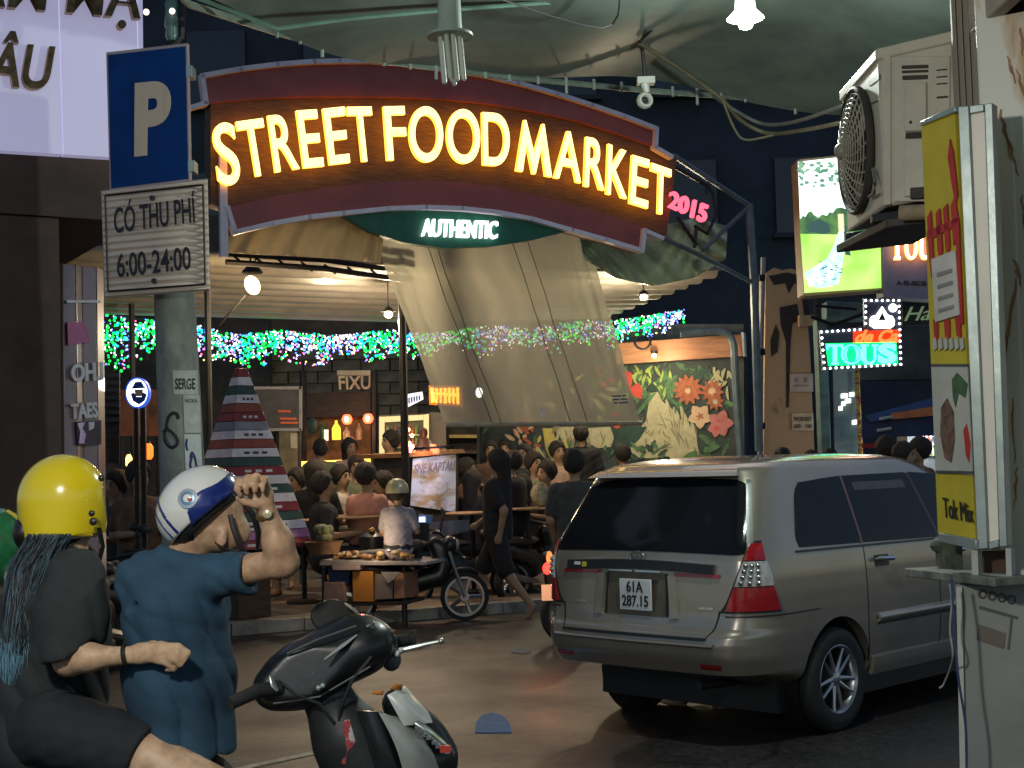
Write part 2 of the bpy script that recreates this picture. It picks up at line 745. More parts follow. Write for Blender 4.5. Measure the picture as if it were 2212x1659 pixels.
# blue lens ghosts drawn as flat coloured patches on the road
for pts, col, nm, lab in ([[(1026, 1584), (1028, 1562), (1040, 1547), (1062, 1540), (1086, 1546), (1101, 1563), (1106, 1584)], (.05, .14, .30), 'lens_ghost_patch', 'blue lens ghost drawn as a flat patch on the road beside the scooter nose'],
                          [[(1104, 1410), (1110, 1402), (1126, 1398), (1142, 1402), (1148, 1411), (1126, 1414)], (.10, .13, .16), 'lens_ghost_spot', 'small pale blue lens ghost drawn flat on the road by the van bumper']):
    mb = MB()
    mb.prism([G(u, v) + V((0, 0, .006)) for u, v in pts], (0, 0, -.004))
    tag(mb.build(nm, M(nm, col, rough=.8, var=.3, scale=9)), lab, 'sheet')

# ================================================================== market arch
maroon = M('maroon_paint', (0.27, 0.07, 0.07), rough=0.45, var=0.2, scale=3, bump=0.1)
brownpan = M('brown_sign_wood', (0.13, 0.062, 0.022), rough=0.6, var=0.45, scale=6, bump=0.3, stretch=(1, 1, 8))
lilac = M('lilac_trim', (0.82, 0.74, 0.82), rough=0.4, var=0.1)
greenp = M('green_sign_paint', (0.012, 0.13, 0.075), rough=0.5, var=0.25)
darkmetal = M('dark_metal', (0.03, 0.03, 0.032), rough=0.5, metal=0.6, var=0.3)
bluesteel = M('blue_grey_steel', (0.12, 0.17, 0.20), rough=0.45, metal=0.2, var=0.3)
letter_glow = E('amber_letter', (1.0, 0.74, 0.24), 2.0, scale=3.0, col2=(1.0, 0.42, 0.04), blend=(0.24, 0.36))
letter_side = E('amber_letter_side', (1.0, 0.40, 0.03), 2.4)
letter_led = E('warm_led', (1.0, 0.78, 0.35), 7)

arch = thing('entrance_arch', MP.pt(0, 0, 0), 'curved maroon and brown entrance arch with big glowing amber letters', 'entrance sign')
top = [(440, 163), (520, 148), (600, 138), (680, 132), (734, 131), (800, 131), (870, 136), (950, 145), (1040, 160), (1120, 178), (1205, 202), (1280, 226), (1350, 250), (1420, 277)]
mid_t = [(1418, 318), (1340, 290), (1250, 262), (1150, 240), (1050, 224), (950, 214), (850, 210), (750, 209), (650, 209), (550, 213), (447, 224)]
bot = [(509, 501), (590, 482), (670, 468), (743, 460), (840, 450), (922, 447), (1000, 450), (1070, 457), (1150, 472), (1238, 497), (1310, 517), (1389, 541)]
mid_b = [(1394, 492), (1320, 465), (1238, 442), (1150, 419), (1070, 403), (1000, 394), (922, 390), (840, 392), (743, 401), (670, 411), (590, 425), (492, 447)]
mb = MB()
mb.poly(MP, top + mid_t, 0.25, 0.0)
mb.build('upper_band', maroon, arch)
mb = MB()
mb.poly(MP, bot + mid_b, 0.25, 0.0)
mb.build('lower_band', maroon, arch)
mb = MB()
mt2 = [(455, 222)] + mid_t[::-1][1:-1] + [(1418, 317), (1453, 332), (1462, 345), (1440, 508), (1394, 491)] + mid_b[1:-1] + [(484, 448), (455, 440)]
mb.poly(MP, mt2, 0.22, -0.05)
mb.build('letter_panel', brownpan, arch)


def strip(mb, pl, path, w=0.05, thick=0.10, off=0.06):
    pts = [pl.at(u, v, off) for u, v in path]
    for i in range(len(pts) - 1):
        d = (pts[i + 1] - pts[i])
        m = pl.n.cross(d.normalized()) * (w / 2)
        ext = d.normalized() * (w * 0.3)
        mb.prism([pts[i] - m - ext, pts[i + 1] - m + ext, pts[i + 1] + m + ext, pts[i] + m - ext], -pl.n * (thick + 0.0007 * (i % 2)))


mb = MB()
strip(mb, MP, [(408, 233), (446, 222), (438, 163)] + top[1:] + [(1418, 318), (1453, 338)])
mb.build('top_trim', lilac, arch)
mb = MB()
strip(mb, MP, [(492, 447)] + bot + [(1394, 497), (1433, 514)])
mb.build('bottom_trim', lilac, arch)
mb = MB()
a0, z0 = MP.sz(476, 345)
a1, z1 = MP.sz(487, 556)
mb.slab(MP, a1 - .06, a1 + .02, z1, z0 + .1, 0.06, 0.045)
mb.build('side_post', lilac, arch)
mb = MB()
lens = [(735, 462), (790, 456), (922, 450), (1070, 460), (1160, 478), (1238, 497), (1150, 519), (1060, 532), (960, 536), (870, 524), (800, 500)]
mb.poly(MP, lens, 0.10, -0.02)
mb.build('name_board', greenp, arch)
LET = [('S', (454, 269), (505, 265), (470, 403), (519, 400)), ('T', (507, 265), (565, 257), (528, 386), (583, 378)),
       ('R', (575, 252), (625, 247), (592, 374), (645, 366)), ('E', (637, 241), (682, 238), (653, 365), (697, 361)),
       ('E', (694, 237), (742, 232), (709, 358), (753, 353)), ('T', (746, 233), (799, 232), (758, 351), (811, 350)),
       ('F', (825, 232), (870, 231), (833, 348), (878, 348)), ('O', (880, 231), (952, 232), (882, 352), (955, 352)),
       ('O', (961, 237), (1031, 238), (963, 354), (1035, 356)), ('D', (1038, 244), (1097, 248), (1040, 358), (1097, 362)),
       ('M', (1115, 258), (1185, 273), (1111, 370), (1188, 384)), ('A', (1196, 280), (1254, 291), (1193, 385), (1251, 397)),
       ('R', (1262, 297), (1302, 304), (1258, 403), (1302, 413)), ('K', (1310, 312), (1354, 330), (1306, 420), (1350, 431)),
       ('E', (1362, 336), (1399, 347), (1356, 440), (1395, 452)), ('T', (1403, 353), (1446, 368), (1400, 458), (1443, 468))]
for ch, *q in LET:
    mb = MB()
    if ch == 'M':
        ring = [(0, 1), (.19, 0), (.25, 0), (.5, .60), (.75, 0), (.81, 0), (1, 1), (.82, 1), (.72, .44), (.54, 1), (.46, 1), (.28, .44), (.18, 1)]
        c4 = [MP.at(*c_, .05) for c_ in q]
        pts = [c4[0].lerp(c4[1], x).lerp(c4[2].lerp(c4[3], x), y) for x, y in ring]
        mb.prism(pts, MP.n * .05)
        mb.add([p + MP.n * .0505 for p in pts], [tuple(range(13))], 1)
        mb.build('letter', [letter_side, letter_glow], arch, smooth=0)
        continue
    text_on(mb, MP, ch, *q, depth=0.05, off=0.05, bold=0.012, mi=0, face_mi=1, res=8)
    mb.build('letter', [letter_side, letter_glow], arch)
white_glow = E('white_letter', (1.0, 0.97, 1.0), 1.7)
mb = MB()
text_on(mb, MP, 'AUTHENTIC', (911, 473), (1073, 479), (909, 511), (1071, 517), depth=0.05, off=-0.01, bold=0.012, res=5)
mb.build('small_lettering', white_glow, arch)
red_glow = E('red_letter', (1.0, 0.10, 0.16), 1.6)
mb = MB()
text_on(mb, MP, '2015', (1446, 412), (1528, 445), (1441, 448), (1520, 484), depth=0.05, off=0.02, bold=0.02)
mb.build('year_lettering', red_glow, arch)

# steel lattice that carries the far end of the arch, and its tall post
fr = thing('steel_lattice', MP.pt(6, 0, -0.5), 'blue grey steel tube lattice bracing the end of the arch', 'steel frame')
P1 = MP.shift(-0.25)


def rod(path, r, name, mat_, par, pl=None, d=None, n=6):
    mb = MB()
    mb.tube([(pl.at(*q) if pl else U(q[0], q[1], d)) for q in path], r, n)
    return mb.build(name, mat_, par)


rod([(1453, 335), (1620, 445)], 0.035, 'rafter', bluesteel, fr, P1)
rod([(1390, 495), (1500, 545), (1625, 610)], 0.03, 'rafter', bluesteel, fr, P1)
rod([(1620, 445), (1518, 540)], 0.03, 'brace', bluesteel, fr, P1)
rod([(1455, 360), (1530, 403), (1541, 420), (1547, 465), (1528, 505), (1500, 488)], 0.022, 'brace', darkmetal, fr, P1)
rod([(1463, 468), (1505, 530)], 0.022, 'brace', darkmetal, fr, P1)
rod([(1528, 398), (1526, 420)], 0.018, 'brace', darkmetal, fr, P1)
rod([(1505, 488), (1500, 535)], 0.022, 'brace', darkmetal, fr, P1)
rod([(1618, 440), (1629, 610), (1640, 975)], 0.055, 'post', bluesteel, fr, P1, n=8)

# ================================================================== market roof, blind, sheets
ribbed = M('ribbed_roof', (0.20, 0.185, 0.155), rough=0.55, var=0.25, scale=2.5, bump=0.2)


def mk(a, b, z):
    return MP.pt(a, z, -b)


roof = MB()
roof.sheet(lambda x, y: mk(-2.6 + 10.6 * x, 1.9 + 3.3 * y, 4.42 - 0.095 * (1.9 + 3.3 * y) + 0.05 * math.tanh(2.5 * math.sin(y * 3.3 / 0.36 * 2 * PI)) + 0.05 * max(0, -2 + 10 * x - 5)), 20, 132, (0, 0, 0.03))
tag(roof.build('market_roof', ribbed, smooth=70), 'ribbed tan awning roof sloping down over the market seating', 'awning roof')
girder = thing('roof_girder', mk(0, .7, 4), 'dark steel girder under the front edge of the market roof', 'girder')
mb = MB()
for v0 in (548, 566):
    mb.tube([MP.at(488, v0, -1.3), MP.at(700, v0 + 14, -1.3), MP.at(880, v0 + 40, -1.3)], 0.035, 6)
mb.build('chord', darkmetal, girder)
mb = MB()
for k in range(8):
    u = 500 + k * 50
    va = 548 + (0 if u < 500 else (u - 488) * .11)
    mb.tube([MP.at(u, va, -1.3), MP.at(u + 25, va + 20, -1.3)], 0.015, 5)
mb.build('web_bars', darkmetal, girder)
for (u0, v0, u1, v1, dd, lab) in ((866, 570, 874, 1085, 17.6, 'tall black post beside the clear rain blind'),
                                  (447, 560, 452, 1130, 17.2, 'black post behind the concrete pole'),
                                  (284, 640, 288, 1000, 18.5, 'thin black post between pole and gate panels')):
    a, b = U(u0, v0, dd), U(u1, v1, dd)
    mb = MB()
    mb.tube([a, V((a.x, a.y, 0.12))], 0.05 if u0 == 866 else .04, 8)
    mb.lathe([(0.12, 0.12), (0.12, 0.14), (0.05, 0.16)], Matrix.Translation((a.x, a.y, 0)), 12)
    tag(mb.build('market_post', darkmetal), lab, 'post', 'posts of the market roof')

tan_sheet = sheet_mat('tan_canvas', (0.52, 0.46, 0.33), 0.05, 0.6, 0.25, 3, .45)
mb = MB()
vt = [(488, 494), (560, 480), (650, 466), (740, 460), (800, 454), (838, 450)]
vb = [(488, 546), (560, 550), (650, 554), (740, 560), (800, 566), (822, 568)]


def pathpt(p, t):
    x = t * (len(p) - 1)
    i = min(int(x), len(p) - 2)
    f = x - i
    return (p[i][0] * (1 - f) + p[i + 1][0] * f, p[i][1] * (1 - f) + p[i + 1][1] * f)


def valance(x, y):
    a, b = pathpt(vt, x), pathpt(vb, x)
    q = (a[0] + (b[0] - a[0]) * y, a[1] + (b[1] - a[1]) * y)
    return MP.at(q[0], q[1], -0.45 + 0.05 * math.sin(x * 23 + 2 * y) * y + .03 * math.sin(x * 51 + 5 * y))


mb.sheet(valance, 80, 8, -MP.n * 0.01)
tag(mb.build('canvas_valance', tan_sheet, smooth=80), 'tan canvas valance hanging below the curved arch', 'valance')
grn_sheet = sheet_mat('green_tarpaulin', (0.36, 0.46, 0.38), 0.05, 0.3, 0.3, 3, .3)
gt = [(1250, 500), (1330, 505), (1420, 490), (1500, 470), (1572, 488)]
gb = [(1262, 560), (1330, 600), (1410, 618), (1500, 600), (1568, 560)]


def gsheet(x, y):
    a, b = pathpt(gt, x), pathpt(gb, x)
    q = (a[0] + (b[0] - a[0]) * y, a[1] + (b[1] - a[1]) * y)
    return MP.at(q[0], q[1], -0.7 + 0.10 * math.sin(x * 17 + 6 * y + 2 * math.sin(9 * x)) + 0.06 * math.sin(x * 40 - 14 * y))


mb = MB()
mb.sheet(gsheet, 60, 14, -MP.n * 0.01)
tag(mb.build('tarpaulin_drape', grn_sheet, smooth=80), 'wrinkled greenish tarpaulin draped behind the steel lattice', 'tarpaulin')

blind_m = sheet_mat('clear_blind', (0.46, 0.46, 0.40), 0.46, 0.28, 0.18, 1.4, .55)
blind = thing('rain_blind', U(1170, 920, 17.0) * 1.0, 'large cloudy plastic rain blind pulled out under the arch', 'rain blind')
BTL, BTR, BBL, BBR = U(808, 518, 16.5), U(1254, 470, 18.0), U(962, 918, 16.3), U(1387, 914, 17.9)
bn = (BTR - BTL).cross(BBL - BTL).normalized()
if bn.y > 0:
    bn = -bn


def blindpt(x, y):
    p = BTL.lerp(BTR, x).lerp(BBL.lerp(BBR, x), y)
    edge = math.exp(-((x - .06) / .06) ** 2) + math.exp(-((x - .92) / .05) ** 2)
    w = 0.024 * math.sin(x * 95 + y * 2) * edge * math.sin(PI * min(1, y * 1.2)) + .012 * math.sin(x * 47 + 9 * y + 2 * math.sin(11 * y)) + .01 * math.sin(14 * y + 5 * x) + 0.010 * math.sin(x * 13 + 4 * y) + 0.006 * math.sin(x * 29 - 6 * y)
    return p + bn * w


mb = MB()
mb.sheet(blindpt, 140, 30, -bn * 0.004)
mb.build('sheet', blind_m, blind, smooth=80)
mb = MB()
mb.tube([BBL, BBR], 0.028, 8)
mb.build('bottom_rail', M('rail', (.5, .42, .28), .5), blind)
mb = MB()
for x in (0.22, 0.26, .62, .70):
    mb.tube([blindpt(x, t / 20) + bn * .012 for t in range(0, 21)], 0.006, 4)
mb.build('weld_seam', M('seam', (.16, .14, .10), .5), blind)
mb = MB()
for (x, h) in ((.475, .10), (.49, .06), (.505, .05), (.48, .03)):
    p = blindpt(x, .95) + bn * .02
    mb.box(p, (0.014, .004, h * 2))
mb.build('white_mark', M('white_print', (.8, .8, .8), .5), blind)
mb = MB()
for k in range(5):
    for j in range(3):
        if (k * 7 + j * 3) % 4 != 1:
            p = blindpt(.885 + k * .014, .87 + j * .016) + bn * .02
            mb.box(p, (0.05, .004, .02))
mb.build('printed_tag', M('purple_print', (.12, .10, .22), .5), blind)

# ================================================================== curtains of fairy lights
BULB = {}
for nm, c, s in (('green', (0.0, 1.0, 0.08), 1.35), ('aqua', (0.0, 0.60, 0.62), 1.3), ('blue', (0.10, 0.16, 1.0), 3.0), ('white', (0.85, 0.85, 1.0), 2.4),
                 ('violet', (0.55, 0.22, 1.0), 2.6), ('pink', (1.0, 0.12, 0.4), 2.4), ('yellow', (1.0, 0.85, 0.15), 2.2)):
    BULB[nm] = E(nm + '_bulb', c, s)


def light_curtain(label, topf, botf, n, length, rnd):
    """strands hang from a top path; bulbs of one colour are too small to pick apart"""
    c = topf(0.5)
    t = thing('light_curtain', V((c.x, c.y, c.z)), label, 'string lights', 'curtains of fairy lights')
    mb = MB()
    mb.tube([topf(k / 20) for k in range(21)], 0.012, 5)
    strands = int(n / 11)
    cols = {k: MB() for k in BULB}
    for sidx in range(strands):
        x = (sidx + rnd.uniform(0, .8)) / strands
        a, b = topf(x), botf(x)
        ln = rnd.uniform(.45, 1.02)
        zone = math.sin(x * length * 1.7) + math.sin(x * length * 4.1 + 1)
        mb.tube([a, a.lerp(b, ln)], 0.003, 3)
        for k in range(rnd.randint(10, 18)):
            y = rnd.uniform(0.02, ln)
            p = a.lerp(b, y) + EX * rnd.uniform(-.05, .05) + MP.n * rnd.uniform(-.12, .12)
            r = rnd.random()
            if zone > .5:
                nm = 'green' if r < .48 else 'aqua' if r < .62 else 'white' if r < .84 else 'blue'
            elif zone > -.6:
                nm = 'aqua' if r < .18 else 'blue' if r < .38 else 'white' if r < .66 else 'green' if r < .88 else 'violet' if r < .95 else 'pink'
            else:
                nm = 'violet' if r < .12 else 'white' if r < .48 else 'blue' if r < .78 else 'aqua' if r < .88 else 'pink' if r < .94 else 'yellow'
            if y > .75 and rnd.random() < .25:
                nm = rnd.choice(['yellow', 'yellow', 'pink', 'green'])
            s_ = rnd.uniform(.009, .0155) * (1.5 if nm in ('green', 'aqua') else 1.0)
            cols[nm].ball(p, s_, 5, 4)
    mb.build('wire', darkmetal, t, stuff=True)
    for nm, m_ in cols.items():
        if m_.v:
            m_.build(nm + '_bulbs', BULB[nm], t, stuff=True)


_rnd = random.Random(3)
LB0, LB1 = U(222, 690, 19.0), U(890, 700, 21.2)
light_curtain('wide curtain of green and blue fairy lights behind the concrete pole',
              lambda x: U(218 + 672 * x, 672 + 46 * min(1, x * 2.2) + 5 * math.sin(x * 19), 19.0 + 2.2 * x),
              lambda x: U(218 + 672 * x, 806 - 28 * x + 9 * math.sin(x * 30), 19.0 + 2.2 * x), 1500, 9, _rnd)
light_curtain('middle curtain of fairy lights seen dimly through the plastic blind',
              lambda x: U(890 + 430 * x, 716 - 24 * x + 4 * math.sin(x * 13), 21.2 + 1.2 * x),
              lambda x: U(890 + 430 * x, 778 - 26 * x + 7 * math.sin(x * 21), 21.2 + 1.2 * x), 620, 6, _rnd)
light_curtain('short curtain of blue and aqua fairy lights above the mural fascia',
              lambda x: U(1312 + 164 * x, 694 - 26 * x, 22.4 + .5 * x),
              lambda x: U(1312 + 164 * x, 758 - 50 * x + 6 * math.sin(x * 17), 22.4 + .5 * x), 330, 3, _rnd)

# ================================================================== lamps under the market roof
warm_e = E('warm_bulb', (1.0, 0.70, 0.32), 9)
dim_e = E('dim_bulb', (1.0, 0.72, 0.35), 3)
fl = thing('flood_lamp', U(545, 570, 16.2), 'bright warm flood lamp on an arm under the market roof', 'lamp')
mb = MB()
Mr = Matrix.Rotation(math.radians(-25), 3, 'Y')
mb.ball(U(545, 616, 16.2), (0.085, 0.06, 0.115), 16, 10, M=Mr)
mb.build('bulb', warm_e, fl)
mb = MB()
mb.lathe([(0.03, 0.12), (0.12, 0.02), (0.125, 0.0), (0.10, 0.02)], Matrix.Translation(U(545, 590, 16.25)), 16)
mb.build('cap', darkmetal, fl)
mb = MB()
mb.tube([U(541, 556, 16.25), U(541, 590, 16.25)], 0.012, 5)
mb.tube([U(552, 556, 16.25), U(552, 590, 16.25)], 0.012, 5)
mb.build('hanger', darkmetal, fl)
mb = MB()
mb.tube([U(530, 636, 16.25), U(474, 702, 16.4)], 0.014, 5)
mb.build('arm', darkmetal, fl)


def pendant(u, v, d, label, em, top_v):
    p = U(u, v, d)
    t = thing('pendant_lamp', p, label, 'lamp', 'pendant lamps under the market roof')
    mb = MB()
    mb.ball(p, (.055, .055, .045), 12, 8)
    mb.build('bulb', em, t)
    mb = MB()
    mb.lathe([(0.02, 0.10), (0.05, 0.075), (0.10, 0.03), (0.095, 0.028), (0.03, .06)], Matrix.Translation(p), 16)
    mb.build('shade', darkmetal, t)
    mb = MB()
    mb.tube([p + V((0, 0, .09)), V((p.x, p.y, U(u, top_v, d).z))], 0.008, 5)
    mb.build('flex', darkmetal, t)


pendant(839, 679, 17.9, 'small warm pendant lamp by the tall black post', warm_e, 575)
pendant(1391, 642, 19.4, 'small warm pendant lamp under the draped tarpaulin', warm_e, 590)
pendant(704, 590, 18.0, 'dim pendant lamp hung close under the girder', dim_e, 560)
WARM = (1.0, 0.78, 0.52)
lamp('flood_light', U(545, 665, 16.1), 60, (1.0, 0.70, 0.38), 0.08)
lamp('pendant_light', U(838, 700, 17.8), 130, WARM, 0.06)
lamp('pendant_light', U(1391, 662, 19.3), 110, (1.0, .82, .55), 0.06)
lamp('pendant_light', U(704, 610, 18.0), 18, WARM, 0.06)
# ================================================================== back wall of the market
BW = Plane(U(200, 700, 26.0), U(1000, 700, 27.0))
stone = M('stone_block', (0.17, 0.145, 0.10), rough=0.85, var=0.5, scale=4, bump=0.5)
darkwood = M('dark_wood', (0.055, 0.035, 0.022), rough=0.6, var=0.5, scale=5, stretch=(1, 1, 6))
oldwall = M('market_wall_plaster', (0.10, 0.082, 0.06), rough=0.85, var=0.5, scale=2)
w = thing('market_back_wall', BW.pt(0, 0), 'dark stone block wall behind the bar at the back of the market', 'wall')
mb = MB()
a0, _ = BW.sz(120, 800)
a1, _ = BW.sz(1340, 800)
mb.slab(BW, a0, a1, 0, 4.6, 0.3, -0.06)
mb.build('wall_core', oldwall, w)
protos = []
for k in range(3):
    b = MB()
    b.box((0, 0, 0), (0.52, 0.08, 0.20))
    protos.append(b.mesh('stone_block', stone))
rot = math.atan2(BW.e.y, BW.e.x)
r_ = random.Random(5)
z = 1.9
row = 0
while z < 3.9:
    a = BW.sz(560, 800)[0] + (0.27 if row % 2 else 0)
    while a < BW.sz(1010, 800)[0]:
        o = link('stone_block', protos[row % 3], w)
        o.location = BW.pt(a, z, -0.03 + r_.uniform(-.012, .012)) - WLOC[w.name]
        o.rotation_euler = (0, 0, rot)
        o.scale = (r_.uniform(.96, 1.02), 1, r_.uniform(.95, 1.0))
        a += 0.545
    z += 0.222
    row += 1

orangep = M('orange_poster', (0.50, 0.16, 0.06), rough=0.5, var=0.25)
slatey = M('chalkboard', (0.055, 0.055, 0.065), rough=0.7, var=0.3)
chalko = M('orange_chalk', (0.55, 0.12, 0.05), rough=0.8)
creamp = M('cream_paint', (0.62, 0.55, 0.36), rough=0.6, var=0.2)
whitep = M('white_paint', (0.75, 0.74, 0.70), rough=0.5, var=0.12)


def board(name, label, cat, u0, v0, u1, v1, d, mat_, thick=0.04, frame=None, group=None, stand=True):
    pl = front(d)
    t = thing(name, pl.at((u0 + u1) / 2, v1), label, cat, group)
    mb = MB()
    mb.poly(pl, [(u0, v0), (u1, v0), (u1, v1), (u0, v1)], thick, 0)
    mb.build('panel', mat_, t, bev=.004)
    if frame:
        mb = MB()
        strip(mb, pl, [(u0, v0), (u1, v0), (u1, v1), (u0, v1), (u0, v0)], .04, .05, .012)
        mb.build('frame', frame, t)
    return t, pl


t, pl = board('menu_board', 'dark grey menu board with orange lines beside the striped pyramid', 'menu board', 546, 838, 649, 928, 20, slatey, frame=M('board_edge', (.25, .25, .27), .5))
for (x0, x1, y) in ((600, 628, 889), (606, 658 - 14, 915 - 1), (604, 640, 905)):
    mb = MB()
    mb.poly(pl, [(x0, y - 3), (x1, y - 3), (x1, y + 2), (x0, y + 2)], .006, .012)
    mb.build('menu_line', chalko, t)
mb = MB()
for u in (550, 646):
    p = pl.at(u, 928, -.06)
    mb.tube([p, V((p.x, p.y, .12))], .025, 6)
mb.build('stand', darkwood, t)
t, pl = board('notice_board', 'tan notice panel with a pinned cream sheet under the menu board', 'notice board', 603, 932, 650, 1030, 21, M('tan_card', (.26, .20, .11), .8, var=.4))
mb = MB()
mb.poly(pl, [(627, 936), (645, 936), (646, 969), (628, 968)], .01, .012)
mb.build('paper', creamp, t)
t, pl = board('drip_sign', 'cream sign with dripping letters over the bar', 'sign', 728, 800, 803, 811, 24, creamp, .08)
mb = MB()
text_on(mb, pl, 'FIXU', (731, 812), (802, 812), (733, 842), (801, 841), depth=.05, off=-.02, bold=.02)
mb.build('lettering', creamp, t)

# bar
bar = thing('drinks_bar', U(730, 1040, 24), 'bar counter with orange back panel and lit yellow edge', 'bar')
pl = front(24.2)
mb = MB()
mb.poly(pl, [(653, 893), (750, 889), (810, 892), (810, 1000), (653, 1005)], .05, -.5)
mb.build('back_panel', M('orange_ply', (.34, .15, .06), .7, var=.5), bar)
mb = MB()
p0, p1 = U(640, 1003, 23.5), U(812, 996, 23.9)
mb.tube([p0, p1], .045, 8)
mb.build('lit_edge', E('yellow_strip', (1, .6, .1), 1.6), bar)
mb = MB()
mb.prism([p0 + V((0, .02, -.04)), p1 + V((0, .02, -.04)), p1 + V((0, .7, -.04)), p0 + V((0, .7, -.04))], (0, 0, -.9))
mb.build('counter', darkwood, bar)
for u in (684, 808):
    mb = MB()
    mb.tube([U(u if u > 700 else 655, 1100, 23.8), U(u if u > 700 else 655, 800, 23.8)], .06, 6)
    mb.build('post', darkmetal, bar)
mb = MB()
mb.slab(front(24.4), pl.sz(652, 850)[0], pl.sz(812, 850)[0], 2.62, 3.05, .3, .0)
mb.build('fascia', darkwood, bar)


def bottle(u, v0, v1, d, mat_, label, w=.045):
    p = U(u, v1, d)
    h = (v1 - v0) * d / FPX
    t = thing('bottle', p, label, 'bottle', 'bottles on the bar')
    mb = MB()
    mb.lathe([(w * .9, 0), (w, .01), (w, h * .55), (w * .6, h * .70), (w * .32, h * .78), (w * .30, h * .95)], Matrix.Translation(p), 14)
    mb.build('glass', mat_, t)
    mb = MB()
    mb.lathe([(w * .36, h * .93), (w * .36, h), (0.0, h)], Matrix.Translation(p), 12)
    mb.build('cap', darkmetal, t)


yglow = E('yellow_glass', (1, .55, .04), 1.4, base=(.5, .25, .02))
cglass = M('cream_bottle', (.55, .48, .30), .25, var=.3)
gglass = M('green_bottle', (.10, .16, .05), .2, var=.3)
bottle(727, 905, 950, 23.9, yglow, 'glowing yellow bottle on the bar', .075)
bottle(749, 920, 950, 23.9, cglass, 'cream bottle between glowing yellow bottle and striped jar', .06)
bottle(776, 912, 950, 23.9, M('jar', (.45, .36, .22), .3, var=.5), 'tall pale jar under the second red lantern', .06)
bottle(697, 905, 948, 24.2, gglass, 'green bottle beside the oval plaque', .05)
bottle(707, 912, 948, 24.2, gglass, 'slim green bottle with white cap next to the glowing yellow bottle', .04)
mb = MB()
mb.prism([U(700, 928, 24.0), U(709, 928, 24.0), U(709, 952, 24.0), U(700, 952, 24.0)], (0, .05, 0))
tag(mb.build('price_card', E('price_card', (1, .75, .7), .7)), 'small lit white price card standing on the bar', 'card')
mb = MB()
Mo = Matrix.Translation(U(676, 920, 24.3)) @ Matrix.Rotation(PI / 2, 4, 'X')
mb.lathe([(0.10, -.02), (0.10, .02), (.085, .03), (0, .03)], Mo @ Matrix.Diagonal((1, 1.5, 1, 1)), 24)
tag(mb.build('oval_plaque', M('green_plaque', (.03, .07, .05), .4, var=.4)), 'dark green oval plaque hung on the orange bar panel', 'plaque')
red_l = E('red_lantern', (1.0, 0.10, 0.04), 3.2)
core = E('lantern_core', (1.0, .75, .6), 9)
for (u, v, lab) in ((749.5, 906, 'red paper lantern above the cream bottle'), (795.4, 904, 'red paper lantern at the end of the bar')):
    p = U(u, v, 23.4)
    t = thing('red_lantern', p, lab, 'lantern', 'red lanterns over the bar')
    mb = MB()
    mb.lathe([(0.02, -.085), (.06, -.07), (.085, -.02), (.088, 0), (.085, .02), (.06, .07), (.02, .085)], Matrix.Translation(p), 16)
    mb.build('paper_shade', red_l, t)
    mb = MB()
    mb.ball(p + V((0, -.095, 0)), (.03, .01, .045), 10, 6)
    mb.build('bulb', core, t)
    mb = MB()
    mb.tube([p + V((0, 0, .08)), p + V((0, 0, .35))], .006, 4)
    mb.build('cord', darkmetal, t)
lamp('lantern_light', U(770, 925, 23.1), 14, (1, .4, .2), .1)

# drinks fridge stall with counter banner
fg = thing('drinks_fridge', U(872, 1100, 22.5), 'drinks fridge with glowing yellow frame behind the vendor', 'fridge')
pl = front(22.5)
yfr = E('yellow_frame', (1, .78, .35), .55, base=(.6, .5, .25))
for name, poly in (('frame_post', [(819, 900), (830, 900), (830, 1100), (819, 1100)]), ('frame_post', [(915, 896), (926, 894), (926, 1050), (915, 1050)]),
                   ('frame_top', [(831, 900), (914, 896), (914, 907), (831, 912)]), ('frame_post', [(870, 912), (879, 911), (879, 1060), (870, 1060)])):
    mb = MB()
    mb.poly(pl, poly, .06, 0)
    mb.build(name, yfr, fg)
mb = MB()
mb.poly(pl, [(820, 897), (926, 893), (926, 1105), (820, 1105)], .5, -.12)
mb.build('cabinet', M('fridge_inside', (.16, .15, .11), .5, var=.5), fg)
for v in (938, 965, 990):
    mb = MB()
    mb.poly(pl, [(831, v), (914, v), (914, v + 3), (831, v + 3)], .10, -.01)
    mb.build('shelf', creamp, fg)
r_ = random.Random(9)
bm_ = [M('drink_a', (.5, .1, .05), .3), M('drink_b', (.2, .3, .1), .3), M('drink_c', (.5, .42, .2), .3), M('drink_d', (.1, .1, .12), .3)]
for v in (938, 965, 990):
    for i, u in enumerate((838, 846, 854, 862, 884, 892, 900, 908)):
        p = pl.at(u, v, -.06)
        mb = MB()
        h = r_.uniform(.11, .16)
        mb.lathe([(.026, 0), (.028, .01), (.028, h * .6), (.012, h * .8), (.012, h)], Matrix.Translation(p), 8)
        mb.build('drink_can', r_.choice(bm_), fg)
for (u, v) in ((882, 928), (890, 941), (884, 957)):
    mb = MB()
    mb.ball(pl.at(u, v, .03), .03, 8, 6)
    mb.build('light', E('fridge_bulb', (1, .75, .3), 6), fg)
mb = MB()
mb.poly(front(23), [(928, 890), (962, 892), (966, 1050), (928, 1050)], .06, 0)
tag(mb.build('partition_board', M('pink_board', (.32, .24, .19), .7, var=.2)), 'plain pinkish board standing beside the drinks fridge', 'board')
sh = thing('back_shelf', U(1000, 980, 24), 'dark shelf unit with yellow board behind the counter', 'shelf')
pl = front(24)
for v in (941, 975, 1010):
    mb = MB()
    mb.poly(pl, [(968, v - 2), (1030, v - 2), (1030, v + 5), (968, v + 5)], .35, 0)
    mb.build('shelf_board', M('yellow_board', (.5, .36, .10), .6) if v == 941 else darkwood, sh)
mb = MB()
mb.poly(pl, [(966, 880), (1034, 880), (1034, 1060), (966, 1060)], .04, -.4)
mb.build('back', darkwood, sh)
